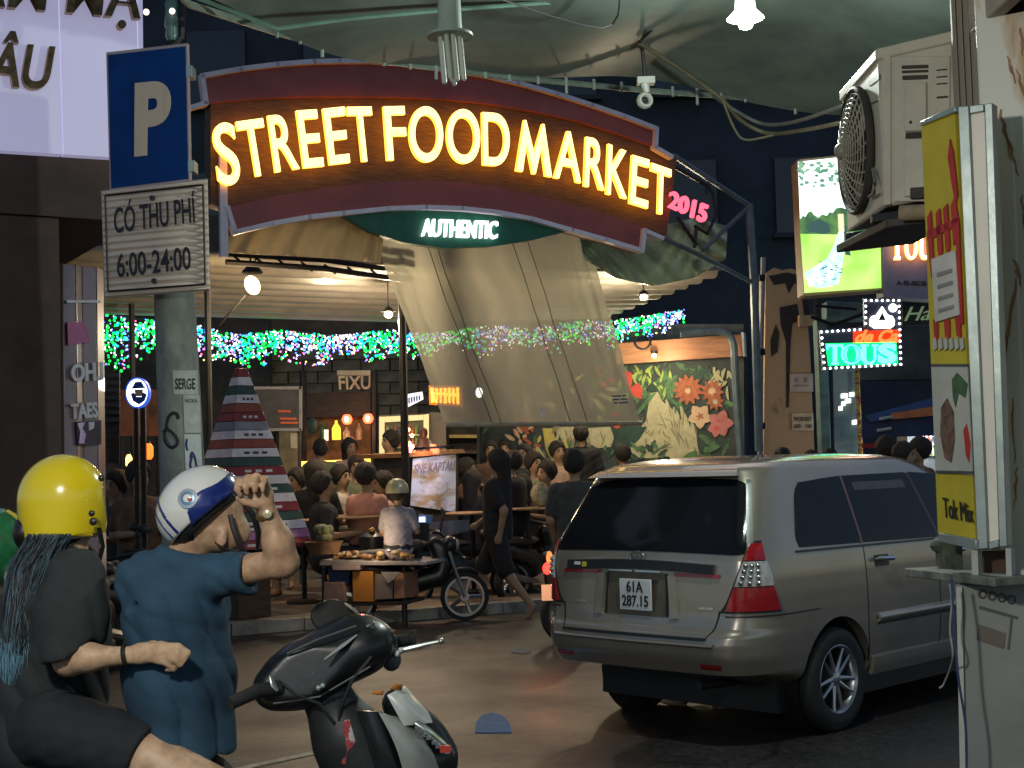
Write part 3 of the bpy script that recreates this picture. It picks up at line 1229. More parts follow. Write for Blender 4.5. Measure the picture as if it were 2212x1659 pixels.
for u in (967, 1033):
    mb = MB()
    mb.poly(pl, [(u - 3, 880), (u + 3, 880), (u + 3, 1060), (u - 3, 1060)], .38, .0)
    mb.build('side', darkmetal, sh)

# tilted light box and amber neon seen past the blind
pl = front(22)
t = thing('tilted_light_box', U(894, 880, 22), 'small tilted white light box with blue writing behind the post', 'light box')
mb = MB()
mb.poly(pl, [(876, 852), (912, 846), (914, 862), (877, 881)], .08, 0)
mb.build('box', E('pale_blue_box', (.75, .78, 1.0), .9), t)
mb = MB()
for k in range(5):
    u = 882 + 5.5 * k
    mb.poly(pl, [(u, 859 - 1.1 * k), (u + 3.4, 858.4 - 1.1 * k), (u + 3.6, 871 - 1.9 * k), (u + .4, 872 - 1.9 * k)], .01, .012)
mb.build('print_strokes', M('navy_print', (.03, .04, .15), .5), t, stuff=True)
t = thing('amber_neon_sign', U(965, 870, 20), 'amber neon sign shining through the corner of the plastic blind', 'neon sign')
pl = front(19.5)
mb = MB()
for k in range(7):
    u = 931 + 9 * k
    mb.poly(pl, [(u, 838 + k % 3), (u + 6, 837 + k % 2), (u + 7 - k % 3, 868 + k), (u + 1, 869 + k % 4)], .04, 0.02)
mb.poly(pl, [(931, 847), (992, 851), (992, 856), (931, 852)], .02, 0.0)
mb.build('neon_strokes', E('amber_neon', (1, .45, .03), 5), t, stuff=True)
mb = MB()
mb.poly(pl, [(926, 832), (998, 834), (1000, 880), (927, 874)], .05, -.03)
mb.build('backing', M('amber_board', (.4, .18, .04), .5), t)
t2 = thing('pale_lantern', U(1034, 858, 20), 'small pale round lantern glowing behind the plastic blind', 'lantern')
mb = MB()
mb.ball(U(1035, 848, 20), (.05, .05, .075), 12, 8)
mb.build('globe', E('pale_globe', (.85, .95, 1), 5), t2)
mb = MB()
mb.tube([U(1035, 838, 20), U(1035, 780, 20)], .006, 4)
mb.build('cord', darkmetal, t2)

# counter with bright banner
ct = thing('food_counter', U(940, 1120, 18.5), 'food counter with a bright white printed banner on its front', 'counter')
pl = Plane(U(890, 1000, 18.0), U(985, 1000, 18.6))
mb = MB()
mb.poly(pl, [(888, 988), (990, 980), (990, 1130), (884, 1120)], .7, -.03)
mb.build('body', darkwood, ct)
mb = MB()
mb.poly(pl, [(872, 979), (1000, 970), (1006, 978), (876, 988)], .9, .08)
mb.build('counter_top', M('counter_wood', (.42, .22, .09), .4, var=.3), ct)
ban = M('banner_print', (.70, .70, .78), .5, scale=2.2, col2=(.42, .27, .13), stretch=(1, 1, 2.2), blend=(.40, .55))


def banpt(x, y):
    a = (892 + 93 * x, 991 - 10 * x)
    b = (887 + 97 * x, 1092 + 14 * x)
    return pl.at(a[0] + (b[0] - a[0]) * y, a[1] + (b[1] - a[1]) * y, .03 + .02 * math.sin(x * 9 + y * 4))


mb = MB()
mb.sheet(banpt, 20, 20, -pl.n * .006)
bn_ = mb.build('banner', ban, ct)
mb = MB()
text_on(mb, pl, 'SNE KAPTAU', (897, 1003), (983, 995), (893, 1023), (981, 1015), depth=.006, off=.052, bold=.01)
mb.build('lettering', M('grey_print', (.30, .26, .30), .6), ct)
lamp('counter_lamp', U(940, 975, 17.3), 26, (.80, .82, 1.0), .15, 70, U(938, 1040, 18.2))
cl = thing('counter_lamp_bar', U(940, 965, 17.3), 'thin black lamp bar held out over the bright banner', 'lamp')
mb = MB()
mb.tube([U(893, 970, 17.35), U(985, 963, 17.6)], .018, 6)
mb.build('tube_housing', darkmetal, cl)
mb = MB()
mb.tube([U(890, 976, 18.0), U(893, 970, 17.35)], .01, 5)
mb.tube([U(984, 970, 18.3), U(985, 963, 17.6)], .01, 5)
mb.build('bracket', darkmetal, cl)
st = thing('dark_statue', U(918, 982, 18.4), 'small dark seated statue with red glow standing on the food counter', 'statue')
mb = MB()
p = U(916, 982, 18.4)
mb.lathe([(.14, 0), (.15, .05), (.10, .14), (.085, .20), (.04, .23), (.055, .27), (.05, .33), (0, .36)], Matrix.Translation(p), 14)
mb.build('figure', M('dark_bronze', (.05, .025, .02), .35), st)
for (du, h, em) in ((-36, .10, red_l), (-30, .13, core), (18, .12, red_l), (24, .09, red_l), (-26, .07, red_l)):
    q = U(918 + du, 981 - (1 if du > 0 else -1), 18.2)
    t = thing('candle_jar', q, {-36: 'shorter red candle jar at the post end of the food counter', -30: 'white hot candle jar on the food counter beside the dark statue', 18: 'tall red candle jar touching the dark statue on the banner side', 24: 'small red candle jar farthest along the food counter', -26: 'smallest red candle jar just before the dark statue'}[du], 'candle', 'candle jars on the counter')
    mb = MB()
    mb.lathe([(.035, 0), (.04, .02), (.038, h), (.03, h)], Matrix.Translation(q), 10)
    mb.build('jar', em, t)
lamp('candle_light', U(920, 960, 18.0), 5, (1, .3, .12), .05)

# ================================================================== mural wall, fascia, tube frame
MU = Plane(U(1000, 900, 25.0), U(1603, 900, 23.0))
mw = thing('mural_wall', MU.at(1300, 1000), 'wall painted with a jungle mural of pale roots, flowers and leaves', 'wall')
mb = MB()
mb.poly(MU, [(995, 700), (1606, 700), (1610, 1190), (995, 1220)], .25, 0)
mb.build('wall', M('mural_ground', (.045, .06, .06), .7, var=.5, scale=3), mw)
paint = {'cream': M('cream_mural', (.50, .45, .28), .7, var=.22, scale=9), 'leaf': M('leaf_mural', (.09, .20, .09), .7, var=.5, scale=7),
         'lime': M('lime_mural', (.40, .50, .10), .7, var=.4, scale=7), 'dark': M('dark_leaf_mural', (.025, .065, .05), .7, var=.4),
         'red': M('red_mural', (.60, .07, .05), .7, var=.2), 'rust': M('rust_mural', (.45, .13, .06), .7, var=.4, scale=12),
         'pink': M('pink_mural', (.55, .18, .17), .7, var=.2), 'peach': M('peach_mural', (.66, .44, .28), .7, var=.2), 'shade': M('grey_mural', (.27, .23, .14), .7, var=.3),
         'yellow': M('yellow_mural', (.60, .47, .12), .7, var=.2), 'berry': M('berry_mural', (.30, .03, .07), .7)}
PM = {k: MB() for k in paint}
_lay = [0]


def blade(key, u, v, ang, ln, wd, bend=0.0):
    """one painted leaf, petal or root: a flat tapered shape on the wall"""
    _lay[0] += 1
    off = .006 + .00006 * _lay[0]
    n = 5
    L, R = [], []
    for i in range(n + 1):
        t_ = i / n
        a = ang + bend * t_
        x = u + math.cos(ang + bend * t_ / 2) * ln * t_
        y = v + math.sin(ang + bend * t_ / 2) * ln * t_
        w_ = wd * math.sin(PI * min(.98, .10 + .88 * t_)) ** .8
        L.append((x - math.sin(a) * w_ / 2, y + math.cos(a) * w_ / 2))
        R.append((x + math.sin(a) * w_ / 2, y - math.cos(a) * w_ / 2))
    PM[key].poly(MU, L + R[::-1], .004, off)


def shape(key, pts):
    _lay[0] += 1
    PM[key].poly(MU, pts, .004, .006 + .00006 * _lay[0])


r_ = random.Random(11)
for k in range(70):
    blade('dark' if k % 3 else 'leaf', r_.uniform(1330, 1560), r_.uniform(785, 985), r_.uniform(0, 6.28), r_.uniform(20, 50), r_.uniform(6, 13), r_.uniform(-.6, .6))
for k in range(60):
    blade('lime' if r_.random() < .5 else 'leaf', r_.uniform(1345, 1450), r_.uniform(786, 850), r_.uniform(.6, 2.4), r_.uniform(12, 30), r_.uniform(4, 8), r_.uniform(-.5, .5))
for k in range(26):
    blade('leaf', r_.uniform(1400, 1475), r_.uniform(820, 900), r_.uniform(.8, 2.6), r_.uniform(14, 30), r_.uniform(5, 9), r_.uniform(-.5, .5))
for k in range(8):
    blade('dark', 1478 + k * 9, 790 + (k % 3) * 6, .9 + .25 * k, 36, 8)
    blade('leaf', 1480 + k * 10, 796 + (k % 2) * 8, .2 + .12 * k, 34, 5)
# pale roots and cliffs
shape('cream', [(1405, 850), (1420, 846), (1432, 868), (1448, 880), (1470, 905), (1490, 925), (1508, 985), (1450, 992), (1430, 970), (1400, 972), (1365, 950), (1378, 930), (1395, 910)])
shape('cream', [(1265, 925), (1318, 922), (1326, 945), (1320, 965), (1290, 968), (1268, 955)])
shape('cream', [(1200, 922), (1255, 922), (1250, 950), (1232, 990), (1215, 1000), (1205, 960)])
shape('cream', [(1350, 960), (1400, 925), (1440, 960), (1450, 985), (1400, 990), (1352, 985)])
shape('yellow', [(1172, 925), (1196, 925), (1200, 965), (1210, 995), (1185, 1010), (1178, 965)])
for k in range(30):
    u = r_.uniform(1415, 1500)
    v = r_.uniform(862, 930) + max(0, (u - 1440) * .4)
    blade('cream', u, v, 1.35 + r_.uniform(-.25, .3), r_.uniform(35, 85), r_.uniform(6, 11), r_.uniform(-.3, .3))
    blade('shade', u + 6, v + 8, 1.35 + r_.uniform(-.2, .25), r_.uniform(25, 60), r_.uniform(2, 4), r_.uniform(-.3, .3))
for k in range(22):
    blade('shade', r_.uniform(1375, 1440), r_.uniform(900, 965), r_.uniform(.3, 2.4), r_.uniform(10, 22), 2.4, r_.uniform(-.8, .8))
    blade('shade', r_.uniform(1205, 1320), r_.uniform(925, 970), r_.uniform(1.0, 2.1), r_.uniform(15, 34), 3, r_.uniform(-.5, .5))
for k in range(18):
    blade('cream', r_.uniform(1540, 1576), r_.uniform(785, 835), r_.uniform(1.2, 2.4), r_.uniform(14, 34), r_.uniform(4, 7), r_.uniform(-.8, .8))
# dark figure, hat and leaves over the roots
shape('dark', [(1392, 845), (1408, 824), (1424, 843), (1415, 848)])
shape('dark', [(1318, 922), (1398, 922), (1380, 950), (1360, 965), (1335, 962)])
for k in range(10):
    blade('leaf', 1372 + 3 * k, 895 - 4 * k, -.5, 20, 6)
# flowers


def flower(key, u, v, r, n, heart, a0=0.0, wd=.55):
    for k in range(n):
        blade(key, u, v, a0 + 2 * PI * k / n, r, r * wd)
    for k in range(n if heart else 0):
        blade(heart, u, v, a0 + .3 + 2 * PI * k / n, r * .35, r * .16)


shape('red', [(1346, 808), (1352, 800), (1364, 806), (1366, 825), (1362, 838), (1378, 826), (1388, 840), (1386, 862), (1372, 858), (1360, 845), (1352, 830)])
flower('rust', 1486, 842, 33, 13, 'yellow', .2, .4)
flower('rust', 1486, 844, 20, 9, 'peach', .5, .4)
flower('rust', 1538, 845, 26, 11, 'peach', .1, .4)
flower('rust', 1545, 868, 20, 8, 'cream', .6, .4)
flower('peach', 1512, 899, 27, 5, 'rust', .3, .8)
flower('pink', 1556, 914, 29, 5, 'red', .0, .8)
flower('pink', 1548, 925, 20, 5, 'red', .5, .8)
for (u, v, a) in ((1510, 940, .5), (1520, 950, .4), (1505, 975, 2.6), (1500, 985, .2), (1520, 975, -.3)):
    blade('leaf', u, v, a, 38, 13)
for k in range(26):
    blade('leaf' if k % 2 else 'dark', r_.uniform(1270, 1450), r_.uniform(965, 995), r_.uniform(3.6, 5.8), r_.uniform(12, 28), r_.uniform(5, 9))
for k in range(40):
    blade(r_.choice(['yellow', 'cream', 'leaf', 'shade', 'dark']), r_.uniform(1150, 1250), r_.uniform(935, 1010), r_.uniform(1, 2.2), r_.uniform(14, 34), r_.uniform(4, 8), r_.uniform(-.5, .5))
for k in range(26):
    blade(r_.choice(['rust', 'rust', 'peach', 'red']), r_.uniform(1105, 1160), r_.uniform(905, 965), r_.uniform(0, 6.3), r_.uniform(10, 26), r_.uniform(5, 9))
for k in range(20):
    blade(r_.choice(['red', 'leaf', 'cream', 'dark', 'lime']), r_.uniform(1290, 1345), r_.uniform(800, 915), r_.uniform(0, 6.3), r_.uniform(14, 34), r_.uniform(8, 14))
for k in range(50):
    blade(r_.choice(['leaf', 'dark', 'shade', 'cream']), r_.uniform(1010, 1300), r_.uniform(790, 915), r_.uniform(0, 6.3), r_.uniform(14, 34), r_.uniform(6, 12))
for k, m_ in PM.items():
    m_.build(('painted_' + k).replace('_dark', '_dark_leaves'), paint[k], mw, smooth=0, stuff=True)
fa = thing('orange_fascia', MU.at(1450, 780), 'orange brown wooden fascia board above the jungle mural', 'fascia')
pl = MU.shift(.35)
mb = MB()
mb.poly(pl, [(1330, 742), (1600, 722), (1604, 769), (1332, 787)], .12, 0)
mb.build('board', M('orange_wood', (.42, .17, .075), .5, var=.35, scale=3, stretch=(.5, 1, 5)), fa)
mb = MB()
mb.poly(pl, [(1601, 718), (1606, 718), (1609, 770), (1605, 770)], .14, .02)
mb.build('end_cap', whitep, fa)
sp = thing('spot_lamp', pl.at(1412, 765, .2), 'small bright spot lamp on the orange fascia', 'lamp')
mb = MB()
mb.ball(pl.at(1413, 768, .12), .04, 10, 8)
mb.build('bulb', E('spot_bulb', (1, .8, .4), 8), sp)
mb = MB()
mb.lathe([(.05, .06), (.055, .02), (.05, .0)], Matrix.Translation(pl.at(1413, 765, .12)), 12)
mb.build('housing', darkmetal, sp)
lamp('spot_light', pl.at(1413, 778, .5), 24, (1, .84, .52), .05)
lamp('mural_light', MU.at(1250, 800, 1.8), 46, (1, .86, .55), .1)
ring = thing('ring_hook', pl.at(1385, 735, .2), 'black ring hanging under the fairy lights beside the fascia', 'ring')
mb = MB()
c = pl.at(1388, 738, .2)
mb.lathe([(.13 + .02 * math.cos(a), .02 * math.sin(a)) for a in [k * PI / 4 for k in range(8)]], Matrix.Translation(c) @ Matrix.Rotation(PI / 2 - .3, 4, 'X'), 24, close=True)
mb.build('ring', darkmetal, ring)
tf = thing('bent_tube', U(1560, 1000, 22), 'bent grey steel tube frame standing against the jungle mural', 'steel tube')
mb = MB()
mb.tube([U(*q, 22.2) for q in ((1470, 722), (1524, 716), (1555, 716), (1570, 720), (1580, 730), (1585, 745), (1590, 850), (1600, 990), (1604, 1060))], .06, 8)
mb.build('tube', bluesteel, tf)

# ================================================================== pyramid of stacked boards
ty = thing('striped_pyramid', U(545, 1340, 15.5), 'tall stepped pyramid of red, white and green boards with a pointed tip', 'pyramid')
c0 = U(520, 804, 15.5)
tcol = {'w': M('white_board', (.74, .70, .74), .6, var=.2), 'r': M('red_board', (.26, .025, .03), .5, var=.3), 'g': M('green_board', (.03, .075, .06), .5, var=.3),
        'o': M('rust_board', (.30, .06, .03), .5, var=.3), 'p': M('violet_board', (.40, .16, .36), .5, var=.2), 'k': M('grey_board', (.25, .26, .30), .5)}
seq = 'rwgworkwowgrwgwrgwprwgrwgrwgrw'
ink = M('label_ink', (.06, .06, .08), .6)
apex_z = c0.z + .14
for i in range(27):
    z1 = apex_z - .1 - i * .0985
    if z1 - .0985 < .86:
        break
    w_ = .51 * (apex_z - z1) + .05
    key = seq[i]
    Rm = Matrix.Rotation(math.radians(42 + r_.uniform(-1.5, 1.5)), 3, 'Z')
    mb = MB()
    # the corner that faces the viewer stays on one line
    off = Rm @ V((w_ * .5, w_ * .5, 0))
    w2 = w_ + .51 * .093
    cz = V((c0.x, c0.y, 0))
    mb.add([cz + Rm @ V((x * w, y * w, 0)) + V((0, 0, z)) for w, z in ((w2 / 2, z1 - .093), (w_ / 2, z1)) for x, y in ((-1, -1), (1, -1), (1, 1), (-1, 1))], [(0, 1, 2, 3), (4, 5, 6, 7), (0, 1, 5, 4), (1, 2, 6, 5), (2, 3, 7, 6), (3, 0, 4, 7)])
    tr = mb.build('tier', tcol[key], ty, bev=.004)
    if i > 2 and i % 2 == 1:
        mb = MB()
        n_ = Rm @ V((0, -1, 0))
        e_ = Rm @ V((1, 0, 0))
        for q in range(3):
            mb = MB()
            mb.box(V((c0.x, c0.y, z1 - .05)) + n_ * (w_ / 2 + .014) + e_ * ((q - 1) * w_ * .2), (w_ * .12, .004, .03), Rm)
            mb.build('label', ink if key in 'wkp' else tcol['w'], tr)

mb = MB()
mb.box((c0.x, c0.y, .48), (.42, .42, .72), Matrix.Rotation(math.radians(42), 3, 'Z'))
mb.build('pedestal', darkwood, ty, bev=.01)
# ================================================================== round shop sign on two posts, lamps, panels by the gate
rs = thing('round_sign', U(300, 1010, 13.5), 'round white lit sign with blue rim on two black posts', 'sign')
pl = front(13.5)
c = pl.at(299, 849)
Mo = Matrix.Translation(c) @ Matrix.Rotation(PI / 2, 4, 'X') @ Matrix.Diagonal((.78, 1.02, 1, 1))
mb = MB()
mb.lathe([(.145, -.04), (.145, .05), (.13, .055), (.13, -.04)], Mo, 36, close=True)
mb.build('rim', E('blue_rim', (.05, .15, .9), .5), rs)
mb = MB()
mb.lathe([(.13, -.03), (.13, .045), (0, .045)], Mo, 36)
mb.build('face', E('white_face', (.75, .88, 1), 2.4), rs)
mb = MB()
bl = M('blue_print', (.02, .06, .35), .5)
mb.poly(pl, [(286, 836), (292, 825), (305, 824), (311, 835), (316, 838), (282, 840)], .01, .058)
mb.build('emblem', bl, rs)
mb = MB()
mb.poly(pl, [(282, 850), (290, 848), (294, 857), (306, 857), (309, 847), (317, 852), (312, 866), (300, 874), (287, 866)], .01, .062)
mb.build('emblem', bl, rs)
mb = MB()
mb.poly(pl, [(290, 841), (309, 841), (307, 856), (293, 856)], .01, .058)
mb.build('emblem_face', M('peach_print', (.55, .36, .28), .5), rs)
for (u0, u1) in ((289, 298), (303, 313)):
    mb = MB()
    a = pl.at(u0, 880)
    b = pl.at(u1, 880)
    mb.prism([a, b, V((b.x, b.y, 0.0)), V((a.x, a.y, 0.0))], (0, .05, 0))
    mb.build('post', darkmetal, rs)
t, pl = board('orange_poster', 'orange poster with a brown round picture behind the round sign', 'poster', 258, 842, 344, 942, 15.5, orangep)
mb = MB()
c = pl.at(328, 888, .006)
mb.lathe([(.055, -.004), (.055, .004), (0, .004)], Matrix.Translation(c) @ Matrix.Rotation(PI / 2, 4, 'X') @ Matrix.Diagonal((.8, 1.3, 1, 1)), 20)
mb.build('picture', M('brown_print', (.25, .13, .05), .6), t)
mb = MB()
for u in (262, 340):
    a = pl.at(u, 940, -.03)
    mb.tube([a, V((a.x, a.y, 0))], .02, 5)
mb.build('leg', darkmetal, t)
lt = thing('lattice_panel', U(243, 900, 14), 'dark lattice panel beside the purple gate panels', 'panel')
pl = front(14)
for k in range(7):
    mb = MB()
    v = 806 + k * 16
    mb.poly(pl, [(228, v), (258, v), (258, v + 9), (228, v + 9)], .03, 0)
    mb.build('slat', M('grey_slat', (.06, .055, .055), .6) if k == 0 else bpy.data.materials['grey_slat'], lt)
mb = MB()
mb.poly(pl, [(227, 800), (258, 800), (258, 1000), (227, 1000)], .02, -.05)
mb.build('backing', darkwood, lt)
for (u, v, rx, rz, em, lab, nm) in ((278.5, 996, .035, .07, E('candle_yellow', (1, .6, .15), 2.5), 'small yellow glass lantern glowing below the orange poster', 'lantern'),
                                   (321, 975, .05, .085, E('orange_shade', (1, .16, .02), 1.8), 'glowing orange lantern beside the concrete pole', 'lantern')):
    p = U(u, v, 15)
    t = thing('lantern', p, lab, 'lantern')
    mb = MB()
    mb.lathe([(rx * .6, -rz), (rx, -rz * .6), (rx, rz * .5), (rx * .5, rz)], Matrix.Translation(p), 12)
    mb.build('glass', em, t)
    mb = MB()
    mb.lathe([(rx * .6, rz), (rx * .3, rz * 1.3), (0.004, rz * 1.5), (.004, rz * 4)], Matrix.Translation(p), 10)
    mb.build('top', darkmetal, t)
# ================================================================== shop front with the pale sign panels
SF = Plane(U(-60, 300, 9.5), U(310, 300, 10.1))
fac = thing('shop_building', SF.pt(0, 0), 'dark brown shop front with a roller shutter under pale sign panels', 'building')
brownwall = M('brown_wall', (.075, .045, .032), rough=.7, var=.4, scale=2.5)
mb = MB()
aL, _ = SF.sz(-220, 500)
aR, _ = SF.sz(306, 200)
aD, _ = SF.sz(140, 700)
mb.slab(SF, aL, aR, 3.55, 7.0, 3.0, -.12)
mb.build('upper_wall', brownwall, fac)
mb = MB()
mb.slab(SF, aD - .50, aD, 0, 3.545, 2.9, -.14)
mb.build('pier', brownwall, fac, bev=.01)
mb = MB()
mb.slab(SF, aL, aD - .50, 3.0, 3.545, 2.9, -.20)
mb.build('shutter_box', M('dark_box', (.035, .025, .022), .5), fac, bev=.01)
shut = M('shutter_steel', (.17, .17, .21), rough=.4, metal=.5, var=.25)
mb = MB()
n = 150
a1 = aD - .62
mb.sheet(lambda x, y: SF.pt(aL + (a1 - aL) * x, .02 + 2.97 * y, -.30 + .012 * math.sin(y * 2.97 / .055 * 2 * PI)), 1, 430, -SF.n * .01)
mb.build('roller_shutter', shut, fac, smooth=80)
mb = MB()
mb.slab(SF, aD - .62, aD - .52, 0, 3.0, .1, -.22)
mb.build('guide_rail', darkmetal, fac)

ps = thing('panel_sign', SF.at(150, 330), 'pale lilac shop sign panels with dark golden letters', 'shop sign')
lil = E('lilac_panel', (.52, .50, .78), .36, var=.12, scale=.7, base=(.55, .54, .62), blend=(.2, .8))
seams = [(-230, -232), (127, 137), (296, 303.5), (309.5, 313)]


def seam_x(i, v):
    return seams[i][0] + (seams[i][1] - seams[i][0]) * v / 330


botv = lambda u: 325 + .062 * u
for i in range(3):
    mb = MB()
    ua0, ua1 = seam_x(i, -60) + 1.2, seam_x(i + 1, -60) - 1.2
    ub0, ub1 = seam_x(i, 335) + 1.2, seam_x(i + 1, 335) - 1.2
    mb.poly(SF, [(ua0, -60), (ua1, -60), (ub1, botv(ub1)), (ub0, botv(ub0))], .10, 0)
    mb.build('panel', lil, ps, bev=.003)
mb = MB()
mb.poly(SF, [(-225, -58), (308, -58), (308, 336), (-225, 312)], .02, -.105)
mb.build('seam_backing', darkmetal, ps)
gold = M('dark_gold', (.16, .10, .045), rough=.35, metal=.8, var=.5, scale=14)
golde = M('gold_edge', (.45, .27, .10), rough=.35, metal=.7, var=.4, scale=14)
mb = MB()
text_on(mb, SF, 'ẦM MẠ', (-75, -125), (296, -92), (-78, 38), (299, 70), depth=.06, off=.02, bold=.02, shear=.12, mi=1, face_mi=0, res=5)
mb.build('lettering', [gold, golde], ps)
mb = MB()
text_on(mb, SF, 'ÂU', (-22, 68), (118, 80), (-34, 188), (108, 200), depth=.06, off=.02, bold=.02, shear=.12, mi=1, face_mi=0, res=5)
mb.build('lettering', [gold, golde], ps)

# folding gate of purple metal panels
GP = Plane(U(137, 800, 10.6), U(228, 800, 11.2))
gate = thing('folding_gate', GP.at(180, 1000), 'folded purple grey gate panels with white painted letters', 'gate')
purp = M('purple_grey_metal', (.27, .21, .25), rough=.3, metal=.2, var=.3, scale=1.4, stretch=(1, 1, .6), coat=.3)
us = [137, 158, 180, 203, 227]
for i in range(4):
    u0, u1 = us[i], us[i + 1]
    mb = MB()
    a, _ = GP.sz(u0 + 1, 800)
    b, _ = GP.sz(u1 - 1, 800)
    z0 = .02
    z1 = GP.sz((u0 + u1) / 2, 572 + i * 3)[1]
    o = .03 if i % 2 else 0
    mb.add([GP.pt(a, z0, o), GP.pt(b, z0, .03 - o), GP.pt(b, z1, .03 - o), GP.pt(a, z1, o), GP.pt(a, z0, o - .05), GP.pt(b, z0, -.02 - o), GP.pt(b, z1, -.02 - o), GP.pt(a, z1, o - .05)],
           [(0, 1, 2, 3), (7, 6, 5, 4), (0, 4, 5, 1), (1, 5, 6, 2), (2, 6, 7, 3), (3, 7, 4, 0)])
    mb.build('gate_panel', purp, gate, bev=.004)
wl = M('worn_white_letter', (.72, .72, .78), .6, var=.25)
mb = MB()
text_on(mb, GP, 'OH.I', (152, 786), (220, 782), (153, 826), (222, 822), depth=.01, off=.036, bold=.03)
mb.build('white_lettering', wl, gate)
mb = MB()
text_on(mb, GP, 'TAES', (152, 872), (208, 868), (153, 906), (210, 902), depth=.01, off=.036, bold=.03)
mb.build('white_lettering', wl, gate)
mb = MB()
mb.poly(GP, [(145, 648), (217, 648), (217, 654), (145, 654)], .006, .04)
mb.build('white_line', wl, gate)
mb = MB()
mb.poly(GP, [(146, 696), (182, 694), (196, 738), (148, 746)], .006, .034)
mb.build('pink_sticker', M('pink_sticker', (.42, .12, .32), .5, var=.3), gate)
t = thing('gate_poster', GP.at(192, 958), 'dark poster with violet picture stuck on the gate panels', 'poster')
mb = MB()
mb.poly(GP, [(165, 911), (219, 908), (219, 960), (168, 962)], .012, .05)
mb.build('sheet', M('dark_poster', (.02, .02, .06), .35, var=.4), t)
mb = MB()
mb.poly(GP, [(168, 914), (184, 912), (178, 925), (186, 938), (182, 958), (171, 958), (174, 935)], .004, .055)
mb.build('violet_print', M('violet_print', (.55, .30, .70), .5, col2=(.8, .75, .9), var=.3, scale=20), t)
mb = MB()
mb.poly(GP, [(192, 912), (204, 911), (203, 925), (193, 930)], .004, .055)
mb.build('pale_print', wl, t)

# ================================================================== concrete utility pole with signs
PD = 9.0
pole = thing('utility_pole', V((U(383, 900, PD).x, PD, 0)), 'grey concrete utility pole with pasted papers and scrawled graffiti', 'utility pole')
pconc = M('pole_concrete', (.30, .33, .29), rough=.85, var=.5, scale=5, bump=.4, bscale=30, col2=(.13, .14, .12), stretch=(1, 1, .5))
pb = U(393, 1000, PD)
pt_ = U(377, 640, PD)
dirv = (pt_ - pb).normalized()
base = pb - dirv * (pb.z / dirv.z)
topp = pb + dirv * ((4.22 - pb.z) / dirv.z)
rb, rt = .162, .112
mb = MB()
mb.tube([base.lerp(topp, k / 12) for k in range(13)], [rb + (rt - rb) * k / 12 for k in range(13)], 28)
mb.build('shaft', pconc, pole)


def on_pole(u, v, off=.003):
    """point of the pole's face behind a place in the view"""
    w_ = R3 @ V(((u - 1106) / FPX, (829.5 - v) / FPX, -1.0))
    z = (U(u, v, PD)).z
    k = (z - base.z) / (topp.z - base.z)
    c = base.lerp(topp, max(0, min(1, k)))
    r = rb + (rt - rb) * k + off
    d = V((w_.x, w_.y, 0)).normalized()
    oc = V((EYE.x - c.x, EYE.y - c.y, 0))
    b_ = oc.dot(d)
    disc = b_ * b_ - (oc.dot(oc) - r * r)
    s = -b_ - math.sqrt(max(disc, 0.0))
    p = V((EYE.x, EYE.y, 0)) + d * s
    return V((p.x, p.y, EYE.z + w_.z * (s / math.hypot(w_.x, w_.y))))


def pasted(name, mat_, u0, u1, v0, v1, par, off=.003):
    mb = MB()
    mb.grid(lambda x, y: on_pole(u0 + (u1 - u0) * x + 8 * (y - .5) * (v1 - v0) / 200, v0 + (v1 - v0) * y, off), 10, 6)
    return mb.build(name, mat_, par, smooth=80)


paper = M('pasted_paper', (.50, .53, .48), .8, var=.3, scale=9)
pasted('paper', paper, 374, 428, 800, 852, pole)
pasted('paper', paper, 397, 433, 853, 935, pole, .005)
pasted('paper', M('pasted_paper_white', (.60, .64, .62), .8, var=.2, scale=9), 400, 436, 938, 1040, pole, .004)
inkb = M('black_ink', (.012, .012, .012), .6)
gl, gf = glyphs('SERGE', .02, 0.0)
mb = MB()
mb.add([on_pole(378 + 44 * p.x, 842 - 24 * p.y - 1, .007) for p in gl], gf)
mb.build('paper_lettering', inkb, pole)
mb = MB()
mb.add([on_pole(401 + 26 * p.x, 870 - 9 * p.y, .009) for p in glyphs('NOKA', .01, 0.0)[0]], glyphs('NOKA', .01, 0.0)[1])
mb.build('paper_lettering', M('grey_ink', (.12, .13, .16), .6), pole)


def scrawl(pts, r, m_, name='graffiti'):
    mb = MB()
    P_ = []
    for i in range(len(pts) - 1):
        for k in range(6):
            t_ = k / 6
            p0, p1, p2, p3 = pts[max(i - 1, 0)], pts[i], pts[i + 1], pts[min(i + 2, len(pts) - 1)]
            q = [.5 * (2 * p1[j] + (p2[j] - p0[j]) * t_ + (2 * p0[j] - 5 * p1[j] + 4 * p2[j] - p3[j]) * t_ ** 2 + (3 * p1[j] - p0[j] - 3 * p2[j] + p3[j]) * t_ ** 3) for j in (0, 1)]
            P_.append(on_pole(q[0], q[1], .005))
    mb.tube(P_, r, 5, flat=.3)
    mb.build(name, m_, pole)


scrawl([(385, 905), (383, 895), (372, 892), (362, 905), (360, 925), (372, 935), (382, 948), (382, 960), (370, 966), (358, 955), (355, 935), (362, 920)], .011, inkb)
scrawl([(352, 930), (360, 950), (366, 964)], .009, inkb)
inku = M('blue_ink', (.02, .03, .14), .6)
scrawl([(414, 985), (410, 1005), (417, 1018), (424, 1008), (420, 985), (414, 978), (411, 992)], .010, inku)
scrawl([(403, 948), (402, 962), (405, 975)], .008, inku)
scrawl([(424, 1016), (428, 1006), (432, 1015)], .007, inku)
